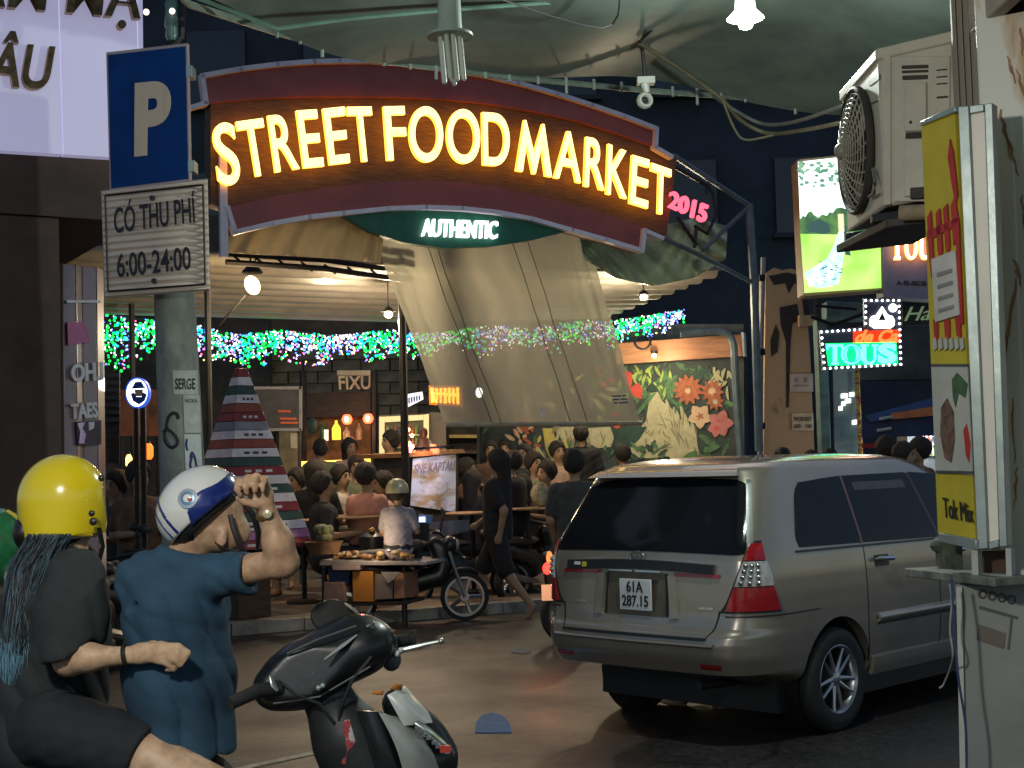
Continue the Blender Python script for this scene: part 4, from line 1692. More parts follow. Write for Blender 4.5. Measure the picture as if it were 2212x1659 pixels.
# bracket with an insulator over the signs
br = thing('pole_bracket', U(372, 90, PD), 'greenish insulator and dark bracket at the top of the concrete pole', 'bracket')
mb = MB()
mb.lathe([(.03, 0), (.045, .03), (.04, .08), (.05, .1), (.04, .2), (.045, .24), (.02, .3)], Matrix.Translation(U(372, 88, 8.9)), 14)
mb.build('insulator', M('green_porcelain', (.10, .20, .17), .25, var=.2), br)
mb = MB()
mb.tube([U(355, 95, 8.95), U(372, 98, 8.9), U(392, 80, 8.9), U(394, -30, 8.9)], .022, 6)
mb.build('arm', darkmetal, br)
mb = MB()
mb.ball(U(316, 26, 9.6), .022, 8, 6)
mb.ball(U(372, 24, 8.8), .02, 8, 6)
mb.build('glass_bead', E('bead_glow', (1, .8, .6), 1.5), br)
# wires up there
wire_m = M('black_cable', (.02, .022, .022), .5)

SP = Plane(U(229, 250, 8.78), U(405, 250, 8.62))
pk = thing('parking_sign', SP.at(320, 410), 'tall blue parking sign with a pale letter P on the concrete pole', 'sign')
bluep2 = M('sign_blue', (.004, .045, .21), rough=.5, var=.25, scale=3, spec=.12)
border = M('sign_border', (.42, .33, .33), rough=.35, var=.15)
mb = MB()
mb.poly(SP, [(229, 113), (404, 93), (410, 390), (237, 412)], .03, 0)
mb.build('board', border, pk, bev=.002)
mb = MB()
mb.poly(SP, [(233, 119), (400, 100), (406, 386), (240, 407)], .006, .006)
mb.build('blue_field', bluep2, pk)
mb = MB()
text_on(mb, SP, 'P', (292, 180), (371, 172), (291, 339), (366, 331), depth=.006, off=.006, bold=.045, res=6)
mb.build('letter', M('reflective_white', (.70, .55, .40), rough=.4, var=.15, scale=30, stretch=(6, 1, .2)), pk)
mb = MB()
for (u, v) in ((411, 158), (415, 362)):
    p = SP.at(u, v, -.05)
    mb.box(p, (.05, .10, .07))
mb.build('clamp', M('galvanised', (.35, .42, .40), .4, .6), pk)
fe = thing('fee_sign', SP.at(335, 640), 'ribbed white sign reading paid parking hours below the blue sign', 'sign')
SP2 = SP.shift(.05)
fw = M('sign_white', (.66, .55, .46), rough=.4, var=.12, scale=3)
cTL, cTR, cBL, cBR = (220, 414), (445, 389), (227, 640), (450, 624)


def feept(x, y, off=0.0):
    u = (cTL[0] * (1 - x) + cTR[0] * x) * (1 - y) + (cBL[0] * (1 - x) + cBR[0] * x) * y
    v = (cTL[1] * (1 - x) + cTR[1] * x) * (1 - y) + (cBL[1] * (1 - x) + cBR[1] * x) * y
    return SP2.at(u, v, off)


mb = MB()
mb.sheet(lambda x, y: feept(x, y, .008 * math.sin(y * 15 * 2 * PI)), 2, 180, -SP2.n * .02)
mb.build('board', fw, fe, smooth=80)
mb = MB()
for a, b in (((.03, .04), (.97, .04)), ((.97, .04), (.97, .955)), ((.97, .955), (.03, .955)), ((.03, .955), (.03, .04))):
    mb.tube([feept(*a, .010), feept(*b, .010)], .006, 4)
mb.build('border_line', inkb, fe)
mb = MB()
mb.poly(SP2, [(218, 412), (447, 386), (452, 627), (226, 644)], .01, -.022)
mb.build('edge', border, fe)
navy = M('navy_letter', (.012, .012, .02), .5)
mb = MB()
text_on(mb, SP2, 'CÓ THU PHÍ', (246, 435), (420, 412), (247, 505), (424, 480), depth=.004, off=.011, bold=.01, res=5)
mb.build('lettering', navy, fe)
mb = MB()
text_on(mb, SP2, '6:00-24:00', (252, 548), (411, 532), (254, 600), (413, 582), depth=.004, off=.011, bold=.01, res=5)
mb.build('lettering', navy, fe)
mb = MB()
for (u, v) in ((329, 428), (333, 607)):
    mb = MB()
    mb.lathe([(.018, 0), (.016, .012), (0, .014)], Matrix.Translation(SP2.at(u, v, .008)) @ Matrix.Rotation(PI / 2, 4, 'X'), 10)
    mb.build('screw', darkmetal, fe)
# the dark passage wall behind the pole, and the dark building over the market
db = thing('dark_building', V((0, 30, 0)), 'dark unlit building rising behind the market roof', 'building')
mb = MB()
mb.box((0, 34, 9), (60, 6, 18))
mb.build('wall', M('night_wall', (.035, .045, .065), .85, var=.4, scale=.6), db)
for i in range(9):
    for j in range(3):
        mb = MB()
        mb.box((-9 + i * 2.6, 30.95, 7.5 + j * 3.2), (1.3, .15, 1.7))
        wdw = mb.build('window', M('night_window', (.02, .025, .035), .2) if i + j == 0 else bpy.data.materials['night_window'], db)
        mb = MB()
        mb.box((-9 + i * 2.6, 30.86, 6.6 + j * 3.2), (1.5, .25, .1))
        mb.build('sill', bpy.data.materials['night_wall'], wdw)
for (x0, y0, x1, y1, lab) in ((-11, 10.5, -4.2, 21, 'dark side wall of the passage beside the shop front'),):
    mb = MB()
    pl = Plane((x0, y1 + 5), (x1 - 1.3, y1 + 5))
    mb.slab(pl, 0, 6.5, 0, 6.5, .4)
    tag(mb.build('passage_wall', M('passage_plaster', (.06, .05, .042), .85, var=.5, scale=2)), lab, 'wall')
# ================================================================== canopy overhead
tarp_m = M('green_grey_tarp', (.24, .31, .26), rough=.5, var=.35, scale=1.1, bump=.25, col2=(.12, .16, .14))
edge = [(360, -40, 7.6), (410, 6, 8.0), (600, 68, 8.8), (830, 130, 9.6), (1100, 164, 10.2), (1400, 193, 10.6), (1660, 213, 10.7), (1800, 233, 10.6), (2060, 250, 10.4), (2400, 262, 10.2)]
E3 = [U(*q) for q in edge]


def tarp(x, y):
    t_ = x * (len(E3) - 1)
    i = min(int(t_), len(E3) - 2)
    p = E3[i].lerp(E3[i + 1], t_ - i)
    yy = p.y + (-1.5 - p.y) * y
    return V((p.x + y * 1.2 * (1 - x * 1.0), yy, p.z + .06 * math.sin(yy * 1.9 + p.x) + .04 * math.sin(p.x * 3.1 + yy) + .25 * math.sin(PI * min(1, y * 1.3)) * .6))


mb = MB()
mb.sheet(tarp, 90, 60, (0, 0, .012))
cano = tag(mb.build('canopy_tarpaulin', tarp_m, smooth=80), 'grey green tarpaulin canopy stretched overhead across the street', 'canopy')
hem = thing('canopy_edge_pipe', E3[4], 'pale pipe along the far edge of the tarpaulin canopy', 'pipe')
mb = MB()
mb.tube([p + V((0, 0, -.01)) for p in E3], .022, 6)
mb.build('pipe', M('pale_green_pipe', (.20, .26, .22), .5, var=.4), hem)
mb = MB()
for i in range(2, len(E3) - 1):
    for k in range(5):
        p = E3[i].lerp(E3[i + 1], k / 5)
        mb.tube([p + V((0, -.02, .03)), p + V((0, -.03, -.05 - .05 * (k == 2)))], .012, 5)
mb.build('clips', M('clip', (.4, .5, .45), .5), hem, stuff=True)
seam_m = M('canopy_seam', (.14, .26, .20), .5)
for pts in ([(420, -6), (600, 62), (760, 40), (960, 22), (1240, 2), (1400, -14)],):
    t = thing('canopy_batten', U(960, 22, 8.8), 'thin pale green batten crossing under the canopy', 'batten')
    mb = MB()
    mb.tube([U(u, v, 8.0 + .9 * (u - 420) / 1000) for u, v in pts], .014, 5)
    mb.build('rod', seam_m, t)

# the lit bulb and the unlit tube lamp
bulb_e = E('cool_bulb', (.92, 1.0, .96), 40)
hb = thing('hanging_bulb', U(1610, 0, 7.0), 'bright white bulb with a round reflector hanging from the canopy', 'lamp')
p = U(1610, 30, 7.0)
mb = MB()
mb.lathe([(.0, -.085), (.032, -.07), (.044, -.035), (.04, .0), (.03, .015)], Matrix.Translation(p), 18)
mb.build('bulb', bulb_e, hb)
mb = MB()
mb.lathe([(.046, .10), (.055, .02), (.085, -.012), (.094, -.024), (.09, -.026), (.052, .0)], Matrix.Translation(p), 24)
mb.build('reflector', E('reflector_glow', (.95, 1, .97), 2.0, base=(.8, .8, .8)), hb)
mb = MB()
mb.tube([p + V((0, 0, .09)), p + V((0, 0, .75))], .008, 5)
mb.build('flex', wire_m, hb)
lamp('bulb_light', p + V((0, 0, -.14)), 130, (.90, 1.0, .93), .05)
tl = thing('tube_lamp', U(975, 0, 6.0), 'unlit compact tube lamp hanging in front of the arch', 'lamp')
tubem = M('unlit_tube', (.52, .56, .48), rough=.3, var=.1)
tp, tb = U(972, 78, 6.0), U(981, 176, 6.0)
for k, (dx, dy) in enumerate(((-.042, 0), (-.014, -.035), (.014, -.035), (.042, 0), (.0, .035))):
    mb = MB()
    a, b = tp + V((dx, dy, 0)), tb + V((dx, dy, .012 * (k % 2)))
    mb.tube([a, b], .0115, 10)
    mb.ball(b, .0115, 10, 6)
    mb.build('glass_tube', tubem, tl)
mb = MB()
mb.tube([U(974, 170, 5.97), U(981, 178, 5.965), U(988, 170, 5.97)], .010, 8)
mb.build('glass_bend', tubem, tl)
mb = MB()
mb.lathe([(.0, .34), (.03, .33), (.048, .2), (.052, .06), (.055, .02), (.10, .008), (.10, -.004), (.0, -.004)], Matrix.Translation(tp), 22)
mb.build('holder', M('lamp_holder', (.32, .40, .36), .4, var=.2), tl)
mb = MB()
mb.tube([tp + V((0, 0, .33)), tp + V((0, 0, 1.0))], .008, 5)
mb.build('flex', wire_m, tl)

# camera on a hook
cc = thing('round_hook_camera', U(1394, 170, 9.5), 'pale ring shaped camera hanging from a bracket under the canopy', 'camera')
pw = M('pale_plastic', (.55, .58, .52), .4, var=.15)
c = U(1393, 217, 9.5)
mb = MB()
mb.lathe([(.042 + .016 * math.cos(a), .03 * math.sin(a)) for a in [k * PI / 5 for k in range(10)]], Matrix.Translation(c) @ Matrix.Rotation(PI / 2, 4, 'X') @ Matrix.Rotation(.3, 4, 'Y'), 24, close=True)
mb.build('ring', pw, cc)
mb = MB()
mb.lathe([(.045, 0), (.04, .03), (0, .03)], Matrix.Translation(c + V((0, .03, 0))) @ Matrix.Rotation(-PI / 2, 4, 'X'), 18)
mb.build('lens', M('lens_black', (.01, .01, .012), .15), cc)
mb = MB()
mb.tube([U(1398, 200, 9.5), U(1394, 185, 9.5), U(1392, 176, 9.5)], [.02, .03, .035], 10)
mb.box(U(1395, 175, 9.5), (.12, .08, .045))
mb.build('bracket', pw, cc)
mb = MB()
mb.tube([U(1394, 170, 9.5), U(1388, 110, 9.5), U(1380, 90, 9.4)], .014, 6)
mb.build('stem', wire_m, cc)


def cable(label, pts, r=.012, m_=None, group='cables under the canopy'):
    mb = MB()
    P_ = [U(*q) for q in pts]
    Q = []
    for i in range(len(P_) - 1):
        for k in range(5):
            t_ = k / 5
            p0, p1, p2, p3 = P_[max(i - 1, 0)], P_[i], P_[i + 1], P_[min(i + 2, len(P_) - 1)]
            Q.append(.5 * (2 * p1 + (p2 - p0) * t_ + (2 * p0 - 5 * p1 + 4 * p2 - p3) * t_ ** 2 + (3 * p1 - p0 - 3 * p2 + p3) * t_ ** 3))
    Q.append(P_[-1])
    mb.tube(Q, r, 6)
    return tag(mb.build('cable', m_ or wire_m), label, 'cable', group)


ycab = M('dusty_cable', (.16, .15, .09), .7, var=.4)
cable('black cable looping down from the canopy to the ring camera', [(1500, -20, 8.6), (1440, 30, 9.0), (1380, 92, 9.4)])
cable('second black cable beside the one looping to the ring camera', [(1410, -20, 8.6), (1400, 40, 9.0), (1383, 92, 9.4)], .010)
cable('dusty cable running from the ring camera along the canopy edge', [(1380, 92, 9.4), (1470, 150, 9.8), (1560, 215, 10.0), (1600, 260, 10.2), (1660, 288, 10.2), (1740, 280, 9.6), (1830, 262, 8.6)], .015, ycab)
cable('upper dusty cable sagging towards the air conditioner', [(1540, 205, 10.0), (1590, 240, 10.1), (1650, 268, 10.1), (1720, 262, 9.6), (1822, 228, 8.6)], .014, M('grey_cable', (.12, .13, .12), .7))
cable('lowest thin loop of cable hanging in front of the night sky', [(1562, 218, 10.0), (1585, 275, 10.0), (1610, 302, 10.0), (1670, 292, 10.0)], .009, ycab)
cable('thin black wire crossing the canopy from its corner', [(1000, -30, 7.6), (1300, 60, 8.2), (1340, -30, 7.9)], .006)

# ================================================================== pillar, ad light box, meter cabinet at the near corner
col_m = M('stained_marble', (.60, .60, .54), rough=.45, var=.3, scale=2.6, col2=(.42, .27, .13), stretch=(2.2, 2.2, .4), blend=(.40, .50), bump=.1)
flute_m = M('painted_fluting', (.24, .22, .20), rough=.6, var=.35, scale=4, stretch=(3, 3, .4), col2=(.28, .20, .14))
pil = thing('corner_pillar', U(2140, 1500, 4.75), 'pale stained marble pillar with rust streaks at the street corner', 'pillar')
c0, c1 = U(2142, 800, 4.55), U(2330, 800, 4.40)
mb = MB()
q0 = V((c0.x, c0.y, 0))
q1 = V((c1.x, c1.y, 0))
back = V((.24, .62, 0))
mb.prism([q0, q1, q1 + back, q0 + back], (0, 0, 4.2))
mb.build('marble_facing', col_m, pil, bev=.006)
mb = MB()
f0, f1 = U(2056, 100, 4.80), U(2140, 100, 4.58)
fd = (f1 - f0)
n_ = 6
for i in range(n_):
    a = V((f0.x, f0.y, 0)) + V((fd.x, fd.y, 0)) * (i / n_)
    b = V((f0.x, f0.y, 0)) + V((fd.x, fd.y, 0)) * ((i + .86) / n_)
    mb.prism([a, b, b + V((.12, .3, 0)), a + V((.12, .3, 0))], (0, 0, 4.2))
mb.build('fluting', flute_m, pil, bev=.006)
mb = MB()
a = V((f0.x + .012, f0.y + .012, 0))
mb.prism([a, V((f1.x, f1.y + .012, 0)), V((f1.x + .1, f1.y + .3, 0)), V((a.x + .12, a.y + .3, 0))], (0, 0, 4.2))
mb.build('fluting_back', M('groove', (.2, .15, .1), .8), pil)
mb = MB()
c2 = U(2150, 34, 4.5)
mb.box((c2.x + .22, 4.55, c2.z + .17), (.48, .5, .34))
mb.box((c2.x + .24, 4.50, c2.z + .03), (.44, .44, .06))
mb.build('capital', M('capital_stone', (.42, .36, .30), .6, var=.35), pil, bev=.008)

rust = M('rust_streak', (.42, .24, .10), .7, var=.5, scale=14, col2=(.20, .10, .05))
RP = Plane(c0, c1)
r_ = random.Random(31)
for k, (u, v, l, w_, sl) in enumerate(((2178, 120, 60, 7, .25), (2196, 150, 90, 6, .3), (2160, 236, 110, 8, .22), (2176, 300, 80, 7, .3), (2190, 560, 60, 9, .3), (2196, 600, 170, 8, -.16), (2180, 700, 120, 6, -.1), (2206, 420, 90, 6, .1), (2186, 860, 140, 5, .05), (2196, 1010, 90, 6, -.05), (2152, 480, 130, 4, .06), (2204, 60, 60, 8, .1))):
    L, R = [], []
    for j in range(8):
        t_ = j / 7
        x = u + sl * l * t_ + r_.uniform(-3, 3)
        h_ = w_ * (.25 + math.sin(PI * min(.97, t_ + .05))) * r_.uniform(.4, 1.1) * .5
        L.append((x - h_, v + l * t_))
        R.append((x + h_, v + l * t_))
    mb = MB()
    mb.poly(RP, L + R[::-1], .002, .003)
    mb.build('rust_streak', rust, pil, smooth=0)
lb = thing('advert_light_box', U(2075, 1180, 4.5), 'narrow aluminium framed advert box, yellow with red script, on the corner pillar', 'advert')
AF = Plane(U(1990, 600, 4.62), U(2068, 600, 4.42))     # picture face
alu = M('aluminium', (.36, .42, .40), rough=.35, metal=.5, var=.2)
yel = M('advert_yellow', (.52, .43, .03), rough=.5, var=.15)
redp = M('advert_red', (.45, .03, .03), rough=.5, var=.2)
adw = M('advert_white', (.46, .48, .42), rough=.5, var=.15, scale=5)


def AFX(t_, v):      # edges of the face lean with the frame
    k = (v - 265) / 885
    l = 1990 + 36 * k
    r = 2064 + 43 * k
    return l + (r - l) * t_


def adpoly(name, pts, m_, off):
    mb = MB()
    mb.poly(AF, [(AFX(t_, v), v) for t_, v in pts], .004, off)
    return mb.build(name, m_, lb)


vt_ = lambda t_, v0, v1: v0 + (v1 - v0) * t_
mb = MB()
mb.poly(AF, [(AFX(0, 268), 268), (AFX(1, 240), 240), (AFX(1, 1166), 1166), (AFX(0, 1150), 1150)], .03, -.004)
mb.build('face_panel', yel, lb)
adpoly('white_field', [(0, 790), (1, 792), (1, 1026), (0, 1020)], adw, .003)
adpoly('divider', [(0, 786), (1, 786), (1, 792), (0, 792)], M('advert_line', (.08, .09, .09), .6), .006)
adpoly('divider', [(0, 1016), (1, 1018), (1, 1024), (0, 1022)], bpy.data.materials['advert_line'], .006)
for pts in ([(.05, 470), (.16, 455), (.18, 560), (.12, 580), (.10, 600), (.06, 560)], [(.30, 460), (.42, 450), (.44, 540), (.36, 570), (.31, 540)],
            [(.52, 450), (.64, 440), (.66, 530), (.58, 560), (.53, 530)], [(.74, 445), (.86, 425), (.95, 480), (.93, 700), (.86, 700), (.84, 520), (.76, 530)],
            [(.72, 340), (.80, 300), (.88, 330), (.95, 420), (.88, 440), (.80, 400)], [(.10, 690), (.22, 700), (.2, 735), (.12, 740)], [(.40, 690), (.55, 690), (.53, 730), (.42, 730)],
            [(.70, 670), (.86, 660), (.84, 730), (.74, 725)], [(.02, 500), (.92, 470), (.93, 485), (.03, 520)]):
    adpoly('red_script', pts, redp, .004)
adpoly('notice', [(.12, 560), (.80, 540), (.84, 680), (.16, 696)], M('notice_white', (.55, .55, .50), .6), .009)
for k in range(4):
    adpoly('notice_line', [(.26, 590 + 26 * k), (.68, 580 + 26 * k), (.68, 588 + 26 * k), (.26, 598 + 26 * k)], M('notice_ink', (.25, .25, .25), .7) if k == 0 else bpy.data.materials['notice_ink'], .013)
for k in range(6):
    adpoly('silver_dot', [(.06 + .15 * k, 735), (.15 + .15 * k, 728), (.17 + .15 * k, 752), (.08 + .15 * k, 758)], adw, .005)
herb = M('advert_herb', (.06, .13, .06), .6, var=.4, scale=30)
adpoly('herb_print', [(.55, 820), (.70, 805), (.82, 815), (.98, 830), (.90, 860), (.72, 850), (.62, 880), (.56, 860)], herb, .005)
adpoly('pepper_print', [(.80, 930), (.90, 915), (.98, 960), (.92, 1000), (.84, 985)], redp, .005)
adpoly('meat_print', [(.22, 880), (.40, 860), (.56, 890), (.56, 950), (.44, 1000), (.26, 990), (.17, 940)], M('advert_meat', (.17, .10, .075), .6, var=.6, scale=40), .005)
mb = MB()
text_on(mb, AF, 'Tok Mix', (2037, 1074), (2101, 1090), (2040, 1118), (2104, 1130), depth=.003, off=.002, bold=.0)
mb.build('black_lettering', M('advert_ink', (.03, .03, .02), .6), lb)
# narrow end with the frame, facing the street
AE = Plane(U(2068, 600, 4.40), U(2150, 600, 4.33))
el = lambda v: 2069 + 41 * (v - 235) / 935
er = lambda v: 2144 + 32 * (v - 225) / 950
mb = MB()
mb.poly(AE, [(el(240) + 24, 248), (er(240) - 18, 240), (er(1165) - 18, 1165), (el(1165) + 24, 1172)], .02, -.004)
mb.build('end_panel', M('end_white', (.80, .77, .66), .5, var=.12, scale=2), lb)
for nm, pts in (('frame_side', [(el(228), 230), (el(228) + 24, 228), (el(1185) + 24, 1185), (el(1185), 1187)]), ('frame_side', [(er(222) - 18, 224), (er(222), 222), (er(1185), 1180), (er(1185) - 18, 1182)]),
                ('frame_rail', [(el(228) + 25, 228), (er(222) - 19, 224), (er(242) - 19, 240), (el(242) + 25, 246)]), ('frame_rail', [(el(1165) + 25, 1172), (er(1165) - 19, 1166), (er(1185) - 19, 1182), (el(1185) + 25, 1187)])):
    mb = MB()
    mb.poly(AE, pts, .05, .01)
    mb.build(nm, alu, lb, bev=.003)
mb = MB()
mb.poly(AF, [(AFX(0, 262) - 3, 262), (AFX(1, 232), 228), (AFX(1, 242), 242), (AFX(0, 268) - 3, 272)], .05, .01)
mb.build('frame_rail', alu, lb, bev=.003)
mb = MB()
mb.poly(AF, [(AFX(0, 1148), 1150), (AFX(1, 1166), 1166), (AFX(1, 1186), 1188), (AFX(0, 1168), 1170)], .05, .01)
mb.build('frame_rail', alu, lb, bev=.003)
# legs and the cabinet below
cb = thing('meter_cabinet', U(2130, 1640, 4.4), 'grey sheet metal cabinet under the advert box with a faded sticker', 'cabinet')
CP = Plane(U(2066, 1400, 4.48), U(2330, 1400, 4.36))
gcab = M('cabinet_grey', (.27, .28, .25), rough=.55, var=.2, scale=2.5)
mb = MB()
mb.prism([CP.pt(*CP.sz(2068, 1400)[:1], 0), CP.pt(CP.sz(2330, 1400)[0], 0), CP.pt(CP.sz(2330, 1400)[0] + .2, 0, -.4), CP.pt(CP.sz(2068, 1400)[0] + .2, 0, -.4)], (0, 0, CP.sz(2100, 1262)[1]))
mb.build('body', gcab, cb, bev=.006)
mb = MB()
mb.poly(CP, [(2066, 1268), (2078, 1268), (2086, 1700), (2074, 1700)], .02, .012)
mb.build('edge_strip', M('pale_strip', (.55, .55, .48), .6, var=.2), cb)
for k in range(4):
    mb = MB()
    c = CP.at(2122 + 21 * k, 1283 + 4 * k, .004)
    mb.lathe([(.012 + .003 * math.cos(a), .003 * math.sin(a)) for a in [j * PI / 3 for j in range(6)]], Matrix.Translation(c) @ Matrix.Rotation(PI / 2, 4, 'X'), 14, close=True)
    mb.build('ring_print', M('cab_ink', (.10, .10, .10), .7) if k == 0 else bpy.data.materials['cab_ink'], cb)
mb = MB()
mb.poly(CP, [(2115, 1308), (2198, 1332), (2198, 1338), (2115, 1315)], .003, .004)
mb.poly(CP, [(2183, 1334), (2187, 1336), (2180, 1404), (2176, 1402)], .003, .004)
mb.build('line_print', bpy.data.materials['cab_ink'], cb)
mb = MB()
mb.poly(CP, [(2113, 1348), (2172, 1368), (2168, 1402), (2110, 1382)], .003, .004)
mb.build('sticker', M('faded_sticker', (.17, .14, .11), .7, var=.3), cb)
lg = thing('bracket_shelf', U(2080, 1250, 4.5), 'rusty steel bracket shelf between the advert box and the grey cabinet', 'shelf')
mb = MB()
mb.poly(AE, [(2098, 1188), (2112, 1188), (2114, 1262), (2100, 1262)], .04, 0)
mb.poly(AE, [(2172, 1184), (2184, 1184), (2186, 1258), (2174, 1258)], .04, 0)
mb.build('upright', M('pale_steel', (.40, .42, .38), .5, var=.3), lg)
mb = MB()
mb.poly(AE, [(2113, 1190), (2172, 1188), (2173, 1252), (2114, 1254)], .05, -.10)
mb.build('rust_plate', M('rust_brown', (.07, .035, .022), .8, var=.5), lg)
mb = MB()
s0, s1 = U(1992, 1228, 4.75), U(2190, 1262, 4.30)
mb.box((s0 + s1) / 2, ((s1 - s0).length, .14, .028), Matrix.Rotation(math.atan2(s1.y - s0.y, s1.x - s0.x), 3, 'Z'))
mb.build('plate', M('grimy_plate', (.18, .19, .16), .6, var=.6, scale=14), lg, bev=.004)
mb = MB()
mb.box(U(2050, 1200, 4.72), (.06, .10, .10))
mb.ball(U(2040, 1178, 4.75), (.05, .05, .03), 10, 6)
mb.build('clutter', M('clutter', (.08, .10, .07), .7, var=.6, scale=20), lg)
cable('blue cable hanging down the edge of the grey cabinet', [(2055, 1250, 4.35), (2060, 1330, 4.33), (2070, 1460, 4.33), (2085, 1560, 4.33), (2088, 1640, 4.33), (2086, 1700, 4.33)], .004, M('blue_cable', (.04, .06, .14), .5), None)
cable('white wire hanging beside the grey cabinet', [(2052, 1262, 4.4), (2056, 1300, 4.4), (2052, 1360, 4.4), (2058, 1420, 4.4), (2040, 1475, 4.6), (2030, 1486, 4.6)], .003, M('white_wire', (.4, .42, .42), .6), None)

# ================================================================== air conditioner outdoor unit
ac_m = M('ac_white', (.56, .52, .42), rough=.5, var=.2, scale=3, bump=.05)
ac_d = M('ac_dark', (.045, .04, .032), .7, var=.4)
na = U(1902, 250, 5.25)
sb = U(2066, 250, 5.05)
fb = U(1820, 250, 5.85)
zt, zb = U(1902, 111, 5.25).z, U(1905, 446, 5.25).z
A0, A1, A2 = V((na.x, na.y, 0)), V((sb.x, sb.y, 0)), V((fb.x, fb.y, 0))
ac = thing('air_conditioner', V((na.x, na.y, zb)), 'grimy cream air conditioner outdoor unit on a bracket by the pillar', 'air conditioner')
mb = MB()
mb.prism([A0, A1, A1 + (A2 - A0), A2], (0, 0, zt - zb - .02))
mb.v = [p + V((0, 0, zb)) for p in mb.v]
mb.build('casing', ac_m, ac, bev=.012)
mb = MB()
o_ = (A0 + A1 + A2 + A1 + A2 - A0) / 4
mb.prism([A0 + (A0 - A1).normalized() * .012 + (A0 - A2).normalized() * .012, A1 + (A0 - A2).normalized() * .012, A1 + (A2 - A0), A2 + (A0 - A1).normalized() * .012], (0, 0, .045))
mb.v = [p + V((0, 0, zt - .035)) for p in mb.v]
mb.build('lid', ac_m, ac, bev=.008)
AS = Plane(A0, A1)       # side with the vents
AG = Plane(A2, A0)       # fan side
if AG.n.x > 0:
    AG.n = -AG.n
lw, _ = AS.sz(1925, 200)


def as_box(name, u0, v0, u1, v1, th, off, m_, par=ac):
    mb = MB()
    mb.poly(AS, [(u0, v0), (u1, v0 - 2), (u1, v1 - 2), (u0, v1)], th, off)
    return mb.build(name, m_, par, bev=.004)


as_box('corner_strip', 1907, 118, 1924, 444, .012, .008, ac_m)
as_box('side_panel', 1930, 122, 2052, 436, .012, .007, ac_m)
for (u0, v0, u1, v1) in ((1947, 141, 2005, 149), (1947, 152, 2005, 158), (1948, 163, 2004, 173), (2022, 208, 2048, 213), (2022, 150, 2046, 153), (2022, 165, 2046, 168), (2022, 180, 2046, 183)):
    as_box('vent_slot', u0, v0, u1, v1, .008, .0105, ac_d)
as_box('service_cover', 1952, 178, 2000, 284, .02, .022, ac_m)
as_box('service_cover', 1952, 300, 2000, 425, .02, .020, ac_m)
as_box('cover_recess', 1955, 286, 2000, 308, .01, .012, ac_d)
as_box('cover_recess', 1965, 405, 2000, 430, .01, .028, ac_d)
mb = MB()
mb.ball(AS.at(1967, 264, .024), .006, 8, 6)
mb.build('screw', ac_d, ac)
# fan guard: rings and spokes bulging out of the fan side
gc = (A0 + A2) / 2
gc = V((gc.x, gc.y, (zt + zb) / 2 - .01)) + (A2 - A0) * .05
ge = (A2 - A0).normalized()
gn = AG.n
Rg = .245
mb = MB()
mb.lathe([(Rg + .012 * math.cos(a), .02 + .016 * math.sin(a)) for a in [k * PI / 4 for k in range(8)]], Matrix(((ge.x, 0, gn.x, gc.x), (ge.y, 0, gn.y, gc.y), (0, 1, 0, gc.z), (0, 0, 0, 1))), 40, close=True)
mb.build('guard_rim', ac_d, ac)
MG = Matrix(((ge.x, 0, gn.x, gc.x), (ge.y, 0, gn.y, gc.y), (0, 1, 0, gc.z), (0, 0, 0, 1)))
mb = MB()
for k in range(1, 13):
    r1 = Rg * k / 13
    h = .02 + .055 * (1 - (r1 / Rg) ** 2)
    mb.lathe([(r1 + .003 * math.cos(a), h + .003 * math.sin(a)) for a in [j * PI / 2 for j in range(4)]], MG, 36, close=True)
for k in range(24):
    a = 2 * PI * k / 24
    mb.tube([MG @ V((Rg * t_ * math.cos(a + .7 * (1 - t_)), Rg * t_ * math.sin(a + .7 * (1 - t_)), .02 + .055 * (1 - t_ * t_))) for t_ in (.15, .4, .65, .85, 1)], .004, 4)
mb.ball(MG @ V((0, 0, .07)), .035, 12, 8)
mb.build('fan_guard', M('guard_wire', (.38, .35, .28), .5, var=.4), ac, stuff=True)
mb = MB()
mb.lathe([(Rg - .005, .005), (0.0, .005)], MG, 36)
mb.build('fan_hole', ac_d, ac)
for k in range(3):
    mb = MB()
    a = 2 * PI * k / 3 + .4
    mb.prism([MG @ V((.04 * math.cos(a), .04 * math.sin(a), .008)), MG @ V((.2 * math.cos(a - .3), .2 * math.sin(a - .3), .008)), MG @ V((.21 * math.cos(a + .3), .21 * math.sin(a + .3), .012)), MG @ V((.05 * math.cos(a + .8), .05 * math.sin(a + .8), .012))], gn * .006)
    mb.build('fan_blade', M('fan_grey', (.16, .15, .13), .5) if k == 0 else bpy.data.materials['fan_grey'], ac)
FS = AG
for (u0, v0, u1, v1) in ((1873, 168, 1902 - 4, 160),):
    mb = MB()
    mb.poly(AG, [(1876, 174), (1898, 160), (1898, 172), (1877, 186)], .006, .003)
    mb.poly(AG, [(1882, 222), (1896, 216), (1896, 219), (1882, 226)], .006, .003)
    mb.build('badge', M('grey_badge', (.10, .12, .12), .5), ac)
mb = MB()
mb.tube([AG.at(1886, 365, .02), AG.at(1891, 395, .035), AG.at(1888, 418, .03), AG.at(1878, 425, .02)], .007, 6)
mb.build('handle', M('handle_grey', (.16, .18, .15), .5), ac)
bk = thing('wall_bracket', V((na.x, na.y, zb - .1)), 'dark steel bracket carrying the grimy air conditioner', 'bracket')
mb = MB()
for t_ in (.12, .85):
    a = A0.lerp(A2, t_) + (A0 - A1).normalized() * .03
    b = a + (A1 - A0).normalized() * .5
    mb.prism([V((a.x, a.y, zb - .045)), V((b.x, b.y, zb - .045)), V((b.x, b.y, zb - .012)), V((a.x, a.y, zb - .012))], (0, .04, 0))
mb.build('arm', darkmetal, bk, bev=.003)
mb = MB()
